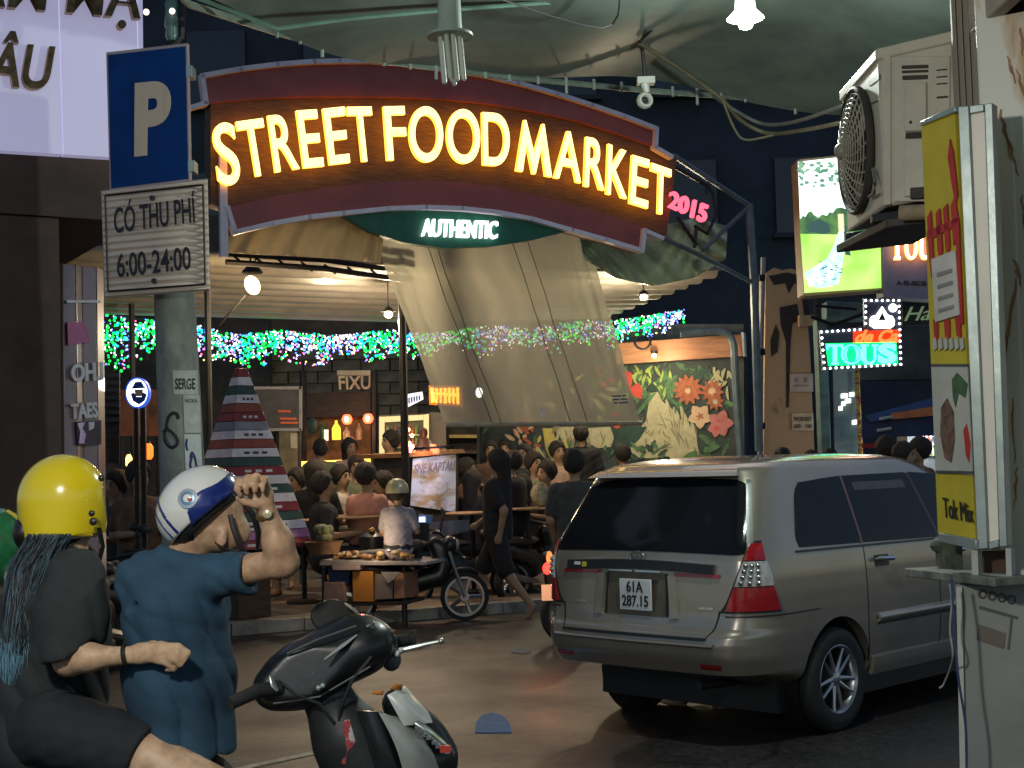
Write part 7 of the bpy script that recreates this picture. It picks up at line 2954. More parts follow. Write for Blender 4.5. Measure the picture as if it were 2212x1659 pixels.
mb.tube([U(214, 1140, 4.32), U(222, 1180, 4.36), U(214, 1212, 4.38)], .007, 6, flat=.4)
mb.build('chin_strap', band_m, hel)

# ---------------------------------------------------------------- rider: white helmet, blue shirt, hand raised to the visor
RB = 4.28
rbody = uni([dcap(395, 1215, 4.29, .062, 440, 1140, 4.27, .058), ell(U(452, 1105, 4.27), (.100, .078, .108)), ell(U(490, 1150, 4.27), (.060, .058, .062), Matrix.Rotation(.5, 3, 'Y')),
             ell(U(523, 1150, 4.27), (.022, .016, .03)),
             dcap(385, 1300, RB, .12, 390, 1560, RB, .13, (0, 1, 0, .78)),
             dcap(450, 1245, 4.19, .052, 612, 1216, 4.07, .040), dcap(612, 1214, 4.07, .041, 600, 1170, 4.05, .040), dcap(600, 1170, 4.05, .040, 579, 1108, 4.03, .026),
             dcap(390, 1700, 4.20, .08, 640, 1800, 4.14, .065), dcap(640, 1800, 4.14, .06, 640, 2080, 4.14, .04), dcap(400, 1250, 4.40, .05, 415, 1400, 4.46, .042), dcap(415, 1400, 4.46, .04, 465, 1500, 4.40, .03)], .03)
rhand = uni([dcap(579, 1108, 4.03, .024, 570, 1085, 4.02, .027, (.2, 1, 0, 1.2)), dcap(568, 1080, 4.02, .031, 548, 1050, 4.01, .033, (.2, 1, 0, 1.3)),
             dcap(575, 1068, 4.02, .022, 568, 1046, 4.015, .02),
             fingers([(((524, 1062, 4.00), (516, 1040, 3.985), (512, 1056, 3.97), (520, 1070, 3.975)), (.0125, .0118, .0098, .008)),
                      (((540, 1052, 3.995), (535, 1032, 3.98), (529, 1050, 3.96), (534, 1066, 3.965)), (.0125, .012, .010, .008)),
                      (((556, 1048, 4.00), (554, 1029, 3.985), (548, 1046, 3.965), (551, 1062, 3.965)), (.0122, .0118, .0098, .008)),
                      (((570, 1052, 4.005), (573, 1034, 3.99), (567, 1048, 3.97), (568, 1062, 3.97)), (.0112, .0105, .009, .0075)),
                      (((555, 1090, 4.00), (530, 1084, 3.99), (514, 1076, 3.99)), (.0135, .0115, .009))])], .008)
rfull = uni([rbody, rhand], .012)
# ear
rfull = uni([rfull, ell(U(479, 1163, 4.205), (.018, .010, .032), Matrix.Rotation(.25, 3, 'Y'))], .004)
org = V((U(390, 1650, 4.28).x, 4.28, .78))
rid = link('person', surf(rfull, (U(250, 1400, 4.3).x, 3.90, .78), (U(720, 1400, 4.1).x, 4.50, U(0, 1005, 4.2).z), .006, 'person', skin, 2, None, org), None, org)
WLOC[rid.name] = V(rid.location)
tag(rid, 'scooter rider in a blue T-shirt with one fist raised to a white helmet', 'person')
rt_ = uni([dcap(372, 1232, 4.29, .075, 380, 1310, RB, .145, (0, 1, 0, .75)), dcap(380, 1310, RB, .148, 388, 1470, RB, .152, (0, 1, 0, .78)), dcap(388, 1470, RB, .152, 400, 1612, RB, .15, (0, 1, 0, .8)),
           dcap(430, 1245, 4.20, .064, 548, 1236, 4.11, .061), dcap(400, 1245, 4.38, .075, 425, 1330, 4.44, .07), dcap(300, 1250, 4.22, .045, 290, 1262, 4.24, .055), dcap(300, 1240, 4.26, .055, 390, 1215, 4.27, .045)], .045)
hem2 = half(U(538, 1238, 4.11), (U(600, 1222, 4.08) - U(470, 1240, 4.16)).normalized())
armt = uni([dcap(543, 1233, 4.115, .049, 612, 1216, 4.07, .045)], .01)


def rshirt(P):
    d = rt_(P)
    near = (P[:, 1] < 4.2) & (P[:, 0] > U(500, 1240, 4.12).x)
    d = np.where(near, np.maximum(d, hem2(P)), d)
    d = np.maximum(d, half(U(400, 1640, 4.2), (.12, 0, -1))(P))
    return d


RF = [((.60, .15, .80), 24, (.6, .2, -.8), 7, 1.8), ((.95, .1, -.25), 20, (.1, .3, .95), 8, 2.2), ((.3, .5, .8), 36, (.8, .3, -.5), 7, 1.5)]

zt_, zb_ = U(0, 1190, 4.28).z, U(0, 1660, 4.28).z
rs_ = sub(drape(rshirt, zt_, zb_, 28, .015, .5), armt)
rs_ = sub(rs_, dcap(395, 1190, 4.29, .062, 430, 1140, 4.27, .085))
# a soft dark fold under the hood-like lobe behind the shoulder
rs_ = sub(rs_, dcap(262, 1318, 4.12, .018, 372, 1302, 4.13, .012))
body(rs_, (U(215, 1400, 4.6).x, 4.0, U(0, 1668, 4.3).z), (U(570, 1400, 3.95).x, 4.62, U(0, 1175, 4.3).z), .0068, 'shirt', shirt_blue, rid, 2)
rsh = inter(wrinkle(uni([dcap(380, 1710, 4.22, .10, 560, 1775, 4.16, .085), dcap(380, 1710, 4.40, .10, 560, 1775, 4.48, .085), ell(U(390, 1690, RB), (.16, .16, .10))], .05), .005, FOLD), half(U(600, 1725, 4.1), (1, 0, -.4)))
body(rsh, (U(220, 1600, 4.3).x, 3.98, .74), (U(640, 1600, 4.1).x, 4.66, U(0, 1590, 4.3).z), .009, 'shorts', shorts_m, rid)
mb = MB()
wc = U(576, 1112, 4.03)
Mw = Matrix.Translation(wc) @ (U(579, 1108, 4.03) - U(600, 1170, 4.05)).to_track_quat('Z', 'Y').to_matrix().to_4x4()
mb.lathe([(.0285 + .0035 * math.cos(a), .008 * math.sin(a)) for a in [k * PI / 3 for k in range(6)]], Mw, 22, close=True)
wb_ = mb.build('watch', M('gold_watch', (.42, .27, .10), .3, .8), rid)
mb = MB()
mb.lathe([(.013, 0), (.013, .006), (.010, .008), (0, .008)], Matrix.Translation(U(578, 1110, 3.998)) @ Matrix.Rotation(PI / 2, 4, 'X'), 16)
mb.build('watch_dial', M('pale_dial', (.75, .68, .45), .2, .4), wb_)
# neck hair below the helmet
mb = MB()
mb.ball(U(415, 1150, 4.27), (.055, .072, .035), 14, 10, M=Matrix.Rotation(.5, 3, 'Y'))
for k in range(50):
    u = 372 + 70 * r_.random()
    d = 4.22 + .1 * r_.random()
    mb.tube([U(u, 1150, d), U(u + 4, 1172 + 8 * r_.random(), d), U(u + 12, 1188 + 12 * r_.random(), d + .01)], [.005, .004, .001], 4)
mb.build('hair', hair_m, rid, smooth=70, stuff=True)

wht = M('white_helmet', (.66, .67, .64), rough=.18, var=.05, scale=3, bump=0, coat=.8)
nvy = M('navy_helmet_trim', (.010, .025, .16), rough=.22, var=.2, coat=.8)
wc_ = U(428, 1104, 4.26)
B0, B1 = U(385, 1165, 4.26), U(510, 1057, 4.26)
fx = (B1 - B0).normalized()                 # forward along the rim
fz = V((-fx.z, 0, fx.x))                    # up, square to the rim
MH = Matrix(((fx.x, 0, fz.x), (0, 1, 0), (fx.z, 0, fz.z)))
wh = thing('white_helmet', wc_, 'white half helmet with two blue stripes tilted back on the rider', 'helmet')
hcn = U(431, 1096, 4.26)
RX, RY, RZ = .138, .118, .118


def wloc(P):
    q = P - np.array(hcn)
    return np.stack([q @ np.array(fx), q[:, 1], q @ np.array(fz)], 1)


def wshell(P, k=0.0):
    q = wloc(P)
    return ell((0, 0, 0), (RX + k, RY + k, RZ + k))(q)


base_z = -.032
wave = lambda x: base_z + .030 + .016 * np.sin(x * 34 + .6) + .26 * np.clip(x, 0, .2)


def white_fn(P):
    q = wloc(P)
    return np.maximum(np.maximum(wshell(P), base_z - q[:, 2]), -(wshell(P) + .02))


def trim_fn(P):
    q = wloc(P)
    d = np.maximum(np.maximum(wshell(P, .004), (base_z - .008) - q[:, 2]), q[:, 2] - wave(q[:, 0]))
    return np.maximum(np.maximum(d, -(wshell(P) + .012)), -.030 - q[:, 0] + .5 * (q[:, 2] - base_z))


lo_, hi_ = hcn - V((.19, .15, .19)), hcn + V((.19, .15, .19))
liner_fn = lambda P: np.maximum(np.maximum(wshell(P, -.010), -(wshell(P) + .024)), np.maximum(base_z - .024 - wloc(P)[:, 2], wloc(P)[:, 2] - base_z - .01))
body(liner_fn, lo_, hi_, .005, 'liner', band_m, wh, 2)
body(white_fn, lo_, hi_, .0045, 'shell', wht, wh, 3)
body(trim_fn, lo_, hi_, .0042, 'blue_trim', nvy, wh, 2)


def stripe_fn(c, w_):
    def f(P):
        q = wloc(P)
        return np.maximum(np.maximum(np.maximum(wshell(P, .0022), -(wshell(P) + .006)), np.abs(q[:, 0] + .55 * 0 - c + .15 * np.abs(q[:, 1])) - w_), base_z + .003 - q[:, 2])
    return f


body(stripe_fn(-.066, .0062), lo_, hi_, .0034, 'stripe', nvy, wh, 2)
body(stripe_fn(-.094, .0042), lo_, hi_, .0034, 'stripe', nvy, wh, 2)


def on_helmet(fwd, up, off):
    y = -RY * math.sqrt(max(0, 1 - (fwd / RX) ** 2 - (up / RZ) ** 2))
    n_ = V((fwd / RX ** 2, y / RY ** 2, up / RZ ** 2)).normalized()
    p = V((fwd, y, up)) + n_ * off
    return hcn + fx * p.x + V((0, p.y, 0)) + fz * p.z, fx * n_.x + V((0, n_.y, 0)) + fz * n_.z


for nm, r0, off, m_ in (('badge', .030, .002, M('badge_silver', (.55, .60, .64), .12, .5)), ('badge', .021, .004, M('badge_blue', (.16, .30, .42), .2, .3)), ('badge', .012, .006, M('badge_white', (.75, .75, .72), .2))):
    p, n_ = on_helmet(.012, .028, off)
    mb = MB()
    mb.lathe([(r0, -.006), (r0, .001), (r0 * .6, .002), (0, .0025)], Matrix.Translation(p) @ n_.to_track_quat('Z', 'Y').to_matrix().to_4x4(), 24)
    mb.build(nm, m_, wh)
mb = MB()
p, n_ = on_helmet(.016, .020, .008)
mb.ball(p, (.008, .003, .005), 8, 6)
mb.build('badge_mark', M('badge_red', (.5, .10, .08), .4), wh)
# straps
mb = MB()
mb.tube([U(497, 1112, 4.20), U(503, 1140, 4.19), U(514, 1172, 4.19), U(530, 1196, 4.21)], .0075, 6, flat=.4)
mb.tube([U(466, 1172, 4.205), U(482, 1184, 4.195), U(508, 1190, 4.19), U(528, 1196, 4.21)], .0075, 6, flat=.4)
mb.build('chin_strap', band_m, wh)
mb = MB()
mb.tube([U(508, 1068, 4.16), U(532, 1086, 4.15), U(550, 1116, 4.16), U(558, 1150, 4.18), U(556, 1188, 4.21)], [.016, .019, .018, .015, .008], 10, flat=.6)
mb.build('dark_visor_arm', band_m, wh)

# ---------------------------------------------------------------- the third one, cut by the picture's edge
gc_ = U(-34, 1196, 4.75)
g3 = uni([ell(gc_, (.09, .08, .11)), cap(gc_ - V((0, 0, .08)), gc_ - V((.0, 0, .22)), .05, .06), cap(gc_ - V((.0, 0, .28)), gc_ - V((0, 0, .75)), .14, .15, (0, 1, 0, .75)),
          cap(gc_ + V((.0, -.15, -.3)), gc_ + V((.03, -.2, -.55)), .05, .042), cap(gc_ + V((.03, -.2, -.55)), gc_ + V((.10, -.22, -.62)), .04, .03)], .04)
org = gc_ - V((0, 0, .8))
p3 = link('person', surf(g3, gc_ - V((.3, .35, .82)), gc_ + V((.3, .3, .15)), .013, 'person', skin, 2, None, org), None, org)
WLOC[p3.name] = V(org)
tag(p3, 'person in a green helmet cut off by the picture edge', 'person')
body(wrinkle(uni([cap(gc_ - V((.0, 0, .27)), gc_ - V((0, 0, .75)), .155, .17, (0, 1, 0, .75)), cap(gc_ + V((.0, -.14, -.28)), gc_ + V((.02, -.19, -.45)), .07, .07)], .04), .006, FOLD),
     gc_ - V((.3, .35, .95)), gc_ + V((.3, .3, -.1)), .012, 'shirt', M('grey_shirt', (.07, .07, .065), .9, var=.3), p3)
h3 = thing('green_helmet', gc_, 'green helmet with yellow rim at the edge of the picture', 'helmet')
body(inter(ell(gc_ + V((.03, 0, .02)), (.135, .125, .135)), half(gc_ - V((0, 0, .10)), (0, 0, -1))), gc_ - V((.2, .2, .2)), gc_ + V((.2, .2, .2)), .006, 'shell', M('green_helmet', (.02, .16, .06), .25, var=.3, scale=30, coat=.6), h3, 3)
mb = MB()
mb.tube([gc_ + V((.03 + .137 * math.cos(a), -.04, .02 + .137 * math.sin(a))) for a in [-.5 + k * .2 for k in range(9)]], .006, 6)
mb.build('yellow_rim', M('rim_yellow', (.6, .5, .05), .4), h3)
mb = MB()
mb.ball(gc_ + V((.12, -.05, -.075)), (.03, .06, .035), 12, 8)
mb.build('ear_flap', M('flap_white', (.6, .62, .6), .5), h3)
# dark scooter tail light glint behind the yellow helmet
# ================================================================== people of the market: a few figures, copied and dressed
HB = .026


def figure(kind):
    """distance fields of one figure looking along -y, feet at z = 0; returns skin, hair, shirt, trousers"""
    if kind == 'sit':
        hip, sh, hd = .50, .98, 1.20
        arms = [cap((.19, 0, .96), (.24, -.06, .70), .048, .042), cap((.24, -.06, .70), (.12, -.30, .74), .04, .03), ell((.10, -.34, .75), (.04, .05, .025)),
                cap((-.19, 0, .96), (-.25, -.04, .70), .048, .042), cap((-.25, -.04, .70), (-.14, -.28, .72), .04, .03), ell((-.12, -.32, .73), (.04, .05, .025))]
        sl = [cap((.18, 0, .95), (.235, -.05, .76), .065, .062), cap((-.18, 0, .95), (-.24, -.03, .76), .065, .062)]
        legs = [cap((.10, 0, .50), (.13, -.42, .50), .085, .062), cap((.13, -.42, .50), (.13, -.40, .07), .055, .04), cap((.13, -.38, .04), (.13, -.54, .03), .04, .03),
                cap((-.10, 0, .50), (-.13, -.42, .50), .085, .062), cap((-.13, -.42, .50), (-.13, -.40, .07), .055, .04), cap((-.13, -.38, .04), (-.13, -.54, .03), .04, .03)]
        tr = [cap((.10, .02, .50), (.13, -.42, .50), .10, .075), cap((-.10, .02, .50), (-.13, -.42, .50), .10, .075), cap((.13, -.42, .49), (.13, -.40, .20), .07, .055), cap((-.13, -.42, .49), (-.13, -.40, .20), .07, .055), ell((0, .02, .50), (.17, .14, .10))]
    elif kind == 'stand':
        hip, sh, hd = .92, 1.40, 1.61
        arms = [cap((.20, 0, 1.38), (.24, .02, 1.08), .05, .042), cap((.24, .02, 1.08), (.22, -.14, .86), .04, .03), ell((.22, -.16, .81), (.025, .045, .055)),
                cap((-.20, 0, 1.38), (-.25, .0, 1.08), .05, .042), cap((-.25, .0, 1.08), (-.14, -.24, 1.06), .04, .03), ell((-.11, -.28, 1.06), (.045, .045, .025))]
        sl = [cap((.19, 0, 1.37), (.235, .01, 1.16), .068, .064), cap((-.19, 0, 1.37), (-.24, 0, 1.16), .068, .064)]
        legs = [cap((.09, 0, .90), (.11, -.02, .48), .085, .06), cap((.11, -.02, .48), (.11, .0, .07), .055, .04), cap((.11, .0, .04), (.12, -.15, .03), .04, .03),
                cap((-.09, 0, .90), (-.11, -.02, .48), .085, .06), cap((-.11, -.02, .48), (-.11, .0, .07), .055, .04), cap((-.11, .0, .04), (-.12, -.15, .03), .04, .03)]
        tr = [cap((.09, 0, .90), (.11, -.02, .48), .10, .078), cap((-.09, 0, .90), (-.11, -.02, .48), .10, .078), cap((.11, -.02, .48), (.11, 0, .12), .075, .06), cap((-.11, -.02, .48), (-.11, 0, .12), .075, .06), ell((0, 0, .92), (.17, .12, .12))]
    else:  # walking
        hip, sh, hd = .92, 1.40, 1.61
        arms = [cap((.20, 0, 1.38), (.23, .16, 1.11), .05, .042), cap((.23, .16, 1.11), (.22, .10, .86), .04, .03), ell((.22, .08, .81), (.025, .045, .055)),
                cap((-.20, 0, 1.38), (-.23, -.12, 1.10), .05, .042), cap((-.23, -.12, 1.10), (-.20, -.32, .95), .04, .03), ell((-.20, -.36, .93), (.025, .045, .045))]
        sl = [cap((.19, 0, 1.37), (.22, .11, 1.18), .068, .064), cap((-.19, 0, 1.37), (-.225, -.08, 1.18), .068, .064)]
        legs = [cap((.09, 0, .90), (.10, .10, .49), .085, .06), cap((.10, .10, .49), (.10, .38, .14), .055, .04), cap((.10, .40, .11), (.10, .34, .0), .04, .03),
                cap((-.09, 0, .90), (-.10, -.22, .50), .085, .06), cap((-.10, -.22, .50), (-.10, -.22, .08), .055, .04), cap((-.10, -.22, .04), (-.10, -.38, .03), .04, .03)]
        tr = [cap((.09, 0, .90), (.10, .10, .50), .12, .10), cap((-.09, 0, .90), (-.10, -.20, .52), .12, .10), ell((0, 0, .92), (.18, .13, .12))]
    torso = [cap((0, 0, hip), (0, .0, sh - .08), .125, .13, (1, 0, 0, .74)), cap((-.15, 0, sh - .03), (.15, 0, sh - .03), .062, .062), cap((0, 0, sh), (0, -.02, hd - .06), .052, .05)]
    head = [ell((0, 0, hd + .01), (.078, .098, .108)), ell((0, -.035, hd - .05), (.058, .062, .06)), cap((0, -.095, hd), (0, -.112, hd - .025), .010, .014), ell((.078, .01, hd - .01), (.012, .022, .03)), ell((-.078, .01, hd - .01), (.012, .022, .03))]
    s = uni(torso + head + arms + legs, .03)
    hair = inter(wrinkle(ell((0, .016, hd + .035), (.106, .120, .124)), .012, [((.9, .3, .2), 55, (.2, .8, .3), 30, 2), ((.2, .9, .4), 47, (.7, .1, .6), 26, 2)]), uni([half((0, -.062, hd + .02), (0, -1, -.55)), half((0, -.062, hd + .02), (0, -1, -.55))], 0))
    shirt = wrinkle(sub(uni([cap((0, 0, hip - .04), (0, 0, sh - .08), .152, .148, (1, 0, 0, .76)), cap((-.14, 0, sh - .045), (.14, 0, sh - .045), .082, .082)] + sl, .04), cap((0, 0, sh + .0), (0, -.01, sh + .08), .056, .062)), .006, [((.5, .3, .8), 40, (.7, .2, .3), 9, 1.5)])
    trs = uni(tr, .03)
    return s, hair, shirt, trs, hd


def long_hair(hd):
    return uni([inter(ell((0, .018, hd + .03), (.110, .122, .128)), half((0, -.06, hd + .02), (0, -1, -.4))), cap((0, .07, hd + .02), (0, .10, hd - .26), .085, .06, (1, 0, 0, .8))], .03)


FIG = {}
hair_k = M('crowd_hair', (.018, .013, .011), .8, var=.4, scale=30)
c_skin = M('crowd_skin', (.33, .20, .12), .55, var=.15)
c_tr = M('dark_trousers', (.018, .020, .028), .85, var=.3)
NOM = {}
for kind, top in (('sit', 1.36), ('stand', 1.78), ('walk', 1.78)):
    s, h, sh_, trs, hd = figure(kind)
    NOM[kind] = hd
    lo, hi = (-.36, -.62, -.02), (.36, .5, top)
    FIG[kind] = {'skin': surf(s, lo, hi, .018, 'person', c_skin, 1), 'hair': surf(h, (-.15, -.16, hd - .1), (.15, .18, top), .014, 'hair', hair_k, 1),
                 'shirt': surf(sh_, lo, hi, .020, 'shirt', c_tr, 1), 'trousers': surf(trs, lo, hi, .020, 'trousers', c_tr, 1),
                 'long': surf(long_hair(hd), (-.16, -.16, hd - .42), (.16, .26, top), .015, 'hair', hair_k, 1)}
eye_m = M('eye_dark', (.012, .01, .01), .4)
lip_m = M('lips', (.20, .07, .06), .6)
FEAT = {}
for kind in NOM:
    hd = NOM[kind]
    L = []
    for nm, c_, r__, m_ in (('eye', (.031, -.088, hd + .012), (.017, .010, .008), eye_m), ('eye', (-.031, -.088, hd + .012), (.017, .010, .008), eye_m),
                            ('eyebrow', (.031, -.090, hd + .036), (.022, .010, .005), eye_m), ('eyebrow', (-.031, -.090, hd + .036), (.022, .010, .005), eye_m), ('mouth', (0, -.090, hd - .062), (.024, .012, .008), lip_m)):
        b = MB()
        b.ball(c_, r__, 8, 5)
        L.append((nm, b.mesh(nm, m_)))
    FEAT[kind] = L
CLOTH = {}


def cloth(name, col):
    if name not in CLOTH:
        CLOTH[name] = M('cloth_' + name, col, .85, var=.3, scale=8, bump=.2, bscale=90)
    return CLOTH[name]


def person(kind, u, v, d, face, shirt, label, hair='hair', group=None, hairm=None, trousers=None, z0=.12, bias=None):
    """head centre at (u, v) at depth d; face = heading in degrees, 0 looks at the viewer, 90 looks to the far end"""
    p = U(u, v, d)
    sc = (p.z - z0) / NOM[kind]
    sc = max(.80, min(1.18, sc))
    loc = V((p.x, p.y, p.z - NOM[kind] * sc))
    f = FIG[kind]
    r = link('person', f['skin'], None, loc)
    r.rotation_euler = (0, 0, math.radians(face))
    r.scale = (sc, sc, sc)
    tag(r, label, 'person', group)
    if not 95 < face % 360 < 265:
        for nm, me_ in FEAT[kind]:
            link(nm, me_, r)
    for nm, m_ in ((hair, hairm), ('shirt', shirt), ('trousers', trousers)):
        if nm is None:
            continue
        o = link('hair' if nm == 'long' else nm, f[nm], r)
        if m_ is not None:
            o.material_slots[0].link = 'OBJECT'
            o.material_slots[0].material = m_
    return r


black_c = cloth('black', (.014, .014, .016))
pink_c = cloth('pink', (.50, .24, .19))
grey_c = cloth('grey', (.34, .31, .36))
white_c = cloth('white', (.45, .43, .38))
olive_c = cloth('olive', (.16, .17, .10))
camo_c = M('cloth_camo', (.48, .36, .20), .85, scale=14, col2=(.10, .06, .04), blend=(.46, .54))
peach_c = cloth('peach', (.50, .33, .24))
navy_c = cloth('navy', (.02, .03, .06))
brown_c = cloth('brown', (.12, .065, .04))
dgrey_c = cloth('dark_grey', (.055, .055, .055))
CR = 'diners seated in the market'
person('sit', 791, 1030, 16.9, 150, pink_c, 'seated diner in a pink shirt seen from behind at the round table', group=CR)
person('sit', 698, 1050, 16.6, 100, black_c, 'seated diner in black leaning by the edge of the round table', group=CR)
person('sit', 679, 1022, 17.6, 190, black_c, 'seated diner with bushy black hair behind the one in black', 'long', CR)
person('sit', 737, 1032, 18.6, 60, white_c, 'seated diner in white behind the pink shirt', group=CR)
person('sit', 640, 1040, 18.0, -40, white_c, 'seated diner in white next to the striped pyramid', group=CR)
person('sit', 826, 1046, 17.8, -70, peach_c, 'seated diner in peach facing the pink shirt', group=CR)
person('sit', 770, 1010, 20.0, 10, olive_c, 'seated diner in olive in front of the bar', group=CR)
person('stand', 692, 972, 22.6, 200, olive_c, 'dark haired man in olive standing at the bar')
person('stand', 757, 968, 22.8, 30, peach_c, 'bartender in a pale peach top behind the lit yellow edge', hair='long')
person('stand', 843, 955, 20.5, -60, camo_c, 'vendor in a mottled brown shirt standing by the drinks fridge')
per_m = person('sit', 858, 1068, 15.3, 165, grey_c, 'motorbike rider in a grey jacket and pale cap beside the food cart', z0=.45)
cap_m = M('cream_cap', (.50, .45, .26), .4, var=.2)
cp = U(858, 1058, 15.3)
t = thing('pale_helmet', cp, 'pale cream cap helmet on the rider in the grey jacket', 'helmet')
mb = MB()
mb.lathe([(.125, -.02), (.128, .02), (.115, .07), (.08, .115), (.04, .135), (0, .14)], Matrix.Translation(cp - V((0, 0, .015))), 20)
mb.build('shell', cap_m, t)
mb = MB()
mb.ball(cp + V((.05, -.12, .05)), (.02, .01, .02), 8, 6)
mb.build('glint_badge', M('cap_badge', (.8, .8, .85), .2), t)
person('walk', 1072, 1000, 16.0, 250, black_c, 'pedestrian in a loose black outfit walking past the food cart', 'long', trousers=black_c, z0=0.0)
person('stand', 1240, 1004, 14.2, 170, dgrey_c, 'man in dark grey standing behind the van', z0=0)
person('stand', 1255, 940, 22.5, 175, black_c, 'man in black standing with his back before the mural')
person('stand', 1106, 1000, 17.8, 240, black_c, 'dark figure walking behind the pedestrian in black', z0=.0)
for (u, v, d, f, c, lab) in ((1154, 1003, 19.5, 20, olive_c, 'seated diner in olive between the walker and the van'), (1128, 1040, 18.4, 200, brown_c, 'seated diner in brown at the small table'),
                             (1180, 1030, 18.6, -60, brown_c, 'seated diner in brown leaning towards the van'), (1060, 975, 23.0, 10, brown_c, 'distant diner in brown under the plastic blind'),
                             (1090, 968, 24.0, 0, pink_c, 'distant diner in pink against the mural'), (1022, 1030, 19.0, 160, black_c, 'seated diner in black beside the bright counter banner'),
                             (1205, 985, 21.0, 10, peach_c, 'diner in peach before the pale roots of the mural'), (1010, 1010, 20.5, 40, brown_c, 'diner in brown behind the counter banner'),
                             (1132, 985, 22.0, -20, dgrey_c, 'diner in dark grey before the orange flowers of the mural'), (1345, 985, 22.0, 170, M('cloth_berry', (.22, .03, .05), .85), 'diner in dark red just above the van roof'),
                             (610, 1055, 19.5, 30, pink_c, 'diner in pink half hidden by the striped pyramid')):
    person('sit', u, v + random.uniform(-9, 12), d, f + random.uniform(-35, 35), c, lab, random.choice(['hair', 'hair', 'long']), group=CR)
CR2 = 'people beyond the van roof'
for (u, v, d, f, c, lab) in ((1690, 994, 17.5, 180, navy_c, 'dark head over the van roof beside the drain pipe'), (1752, 998, 17.8, 200, black_c, 'dark head over the van roof under the notice plate'),
                             (1792, 996, 17.2, 170, black_c, 'dark head over the van roof near the teal post'), (1918, 972, 16.0, 110, black_c, 'person looking sideways by the grey stall banner'),
                             (1985, 975, 15.6, -80, brown_c, 'person in brown before the lit display fridge'), (1955, 985, 15.2, 60, brown_c, 'person near the display fridge looking at the drinks')):
    person('stand', u, v, d, f, c, lab, group=CR2, z0=0.0)
for (u, v, d, f, c, lab) in ((300, 1030, 14.5, 40, brown_c, 'person in brown sitting below the orange poster'), (250, 1050, 15.0, -30, dgrey_c, 'person in dark grey sitting between the two helmets')):
    person('sit', u, v, d, f, c, lab, group=CR)

# ================================================================== tables, cart, motorbikes
wood_t = M('table_wood', (.36, .22, .11), .5, var=.35, scale=4)


def table(u, v, d, r, label, name='round_table', sx=1.0):
    p = U(u, v, d)
    t = thing(name, V((p.x, p.y, .12)), label, 'table', 'tables of the market')
    mb = MB()
    mb.lathe([(0, -.03), (r - .01, -.03), (r, -.02), (r, -.008), (r - .008, 0), (0, 0)], Matrix.Translation(p) @ Matrix.Diagonal((sx, 1, 1, 1)), 32)
    mb.build('top', wood_t, t)
    mb = MB()
    mb.tube([p - V((0, 0, .03)), V((p.x, p.y, .15))], .03, 8)
    mb.lathe([(.22, .12), (.22, .14), (.03, .17)], Matrix.Translation((p.x, p.y, 0)), 16)
    mb.build('pedestal', darkmetal, t)
    return p


table(775, 1113, 16.9, .46, 'round wooden table in front of the pink shirt')
table(1140, 1096, 17.6, .32, 'small round table beside the walker in black')
table(655, 1122, 17.0, .28, 'small table with a stack of plates next to the striped pyramid')
table(1020, 1106, 17.8, .34, 'small round table behind the bright counter banner')
bag = thing('food_bag', U(1180, 1085, 17.3), 'crinkled clear bag of food on the small round table', 'bag')
mb = MB()
bp_ = U(1168, 1092, 17.5)
mb.ball(bp_ + V((0, 0, .13)), (.11, .09, .15), 10, 8)
for p in mb.v:
    p += V((random.uniform(-.02, .02), random.uniform(-.02, .02), random.uniform(-.02, .02)))
mb.build('bag', M('crinkled_bag', (.40, .33, .20), .3, var=.5, scale=20), bag)

cart = thing('food_cart', U(800, 1320, 15.2), 'street food cart of trays, boxes and baskets at the kerb', 'cart')
FC = Plane(U(690, 1250, 15.5), U(920, 1250, 15.1))


def cbox(name, pts, m_, th=.4, off=0.0, par=cart):
    mb = MB()
    mb.poly(FC, pts, th, off)
    return mb.build(name, m_, par, bev=.006)


cbox('tray', [(690, 1210), (918, 1214), (920, 1221), (690, 1222)], M('tray_grey', (.34, .30, .30), .5, var=.3), .75, .10)
cbox('orange_box', [(761, 1234), (805, 1234), (807, 1300), (762, 1300)], M('orange_box', (.50, .19, .03), .5, var=.15), .4, .06)
cbox('grey_box', [(810, 1240), (848, 1240), (848, 1294), (809, 1296)], M('grey_card', (.20, .15, .13), .7, var=.3), .4, .04)
cbox('brown_box', [(850, 1238), (872, 1238), (875, 1292), (851, 1294)], M('brown_card', (.34, .16, .09), .7, var=.3), .4, .05)
cbox('blue_tub', [(708, 1226), (756, 1226), (752, 1262), (712, 1262)], M('blue_tub', (.015, .03, .09), .5, var=.2), .4, .05)
cbox('card_box', [(700, 1258), (742, 1258), (746, 1300), (698, 1300)], M('card_box', (.24, .15, .12), .8, var=.3), .4, .09)
cbox('shelf_board', [(690, 1303), (880, 1298), (880, 1306), (690, 1312)], darkwood, .5, .02)
cbox('white_box', [(716, 1222), (777, 1222), (776, 1232), (718, 1232)], M('pink_card', (.42, .30, .28), .6), .2, .12)
for (u, v) in ((700, 1320), (872, 1322)):
    mb = MB()
    a = FC.at(u, 1225, -.05)
    mb.tube([a, V((a.x, a.y, .0))], .03, 6)
    mb.build('leg', darkmetal, cart)
cbox('paper_sheet', [(822, 1236), (866, 1236), (850, 1252), (838, 1262)], M('paper_sheet', (.30, .26, .23), .7), .01, .10)
r_ = random.Random(8)
fmats = [M('roast_food', (.55, .30, .08), .3, var=.4, scale=30, coat=.4), M('pale_food', (.60, .48, .26), .4, var=.4, scale=30), M('brown_food', (.22, .10, .05), .35, var=.4, scale=30, coat=.4)]
foilm = M('foil', (.62, .62, .68), rough=.22, metal=.9, var=.2, scale=20, bump=.6, bscale=60)
heap = {0: MB(), 1: MB(), 2: MB(), 'f': MB()}
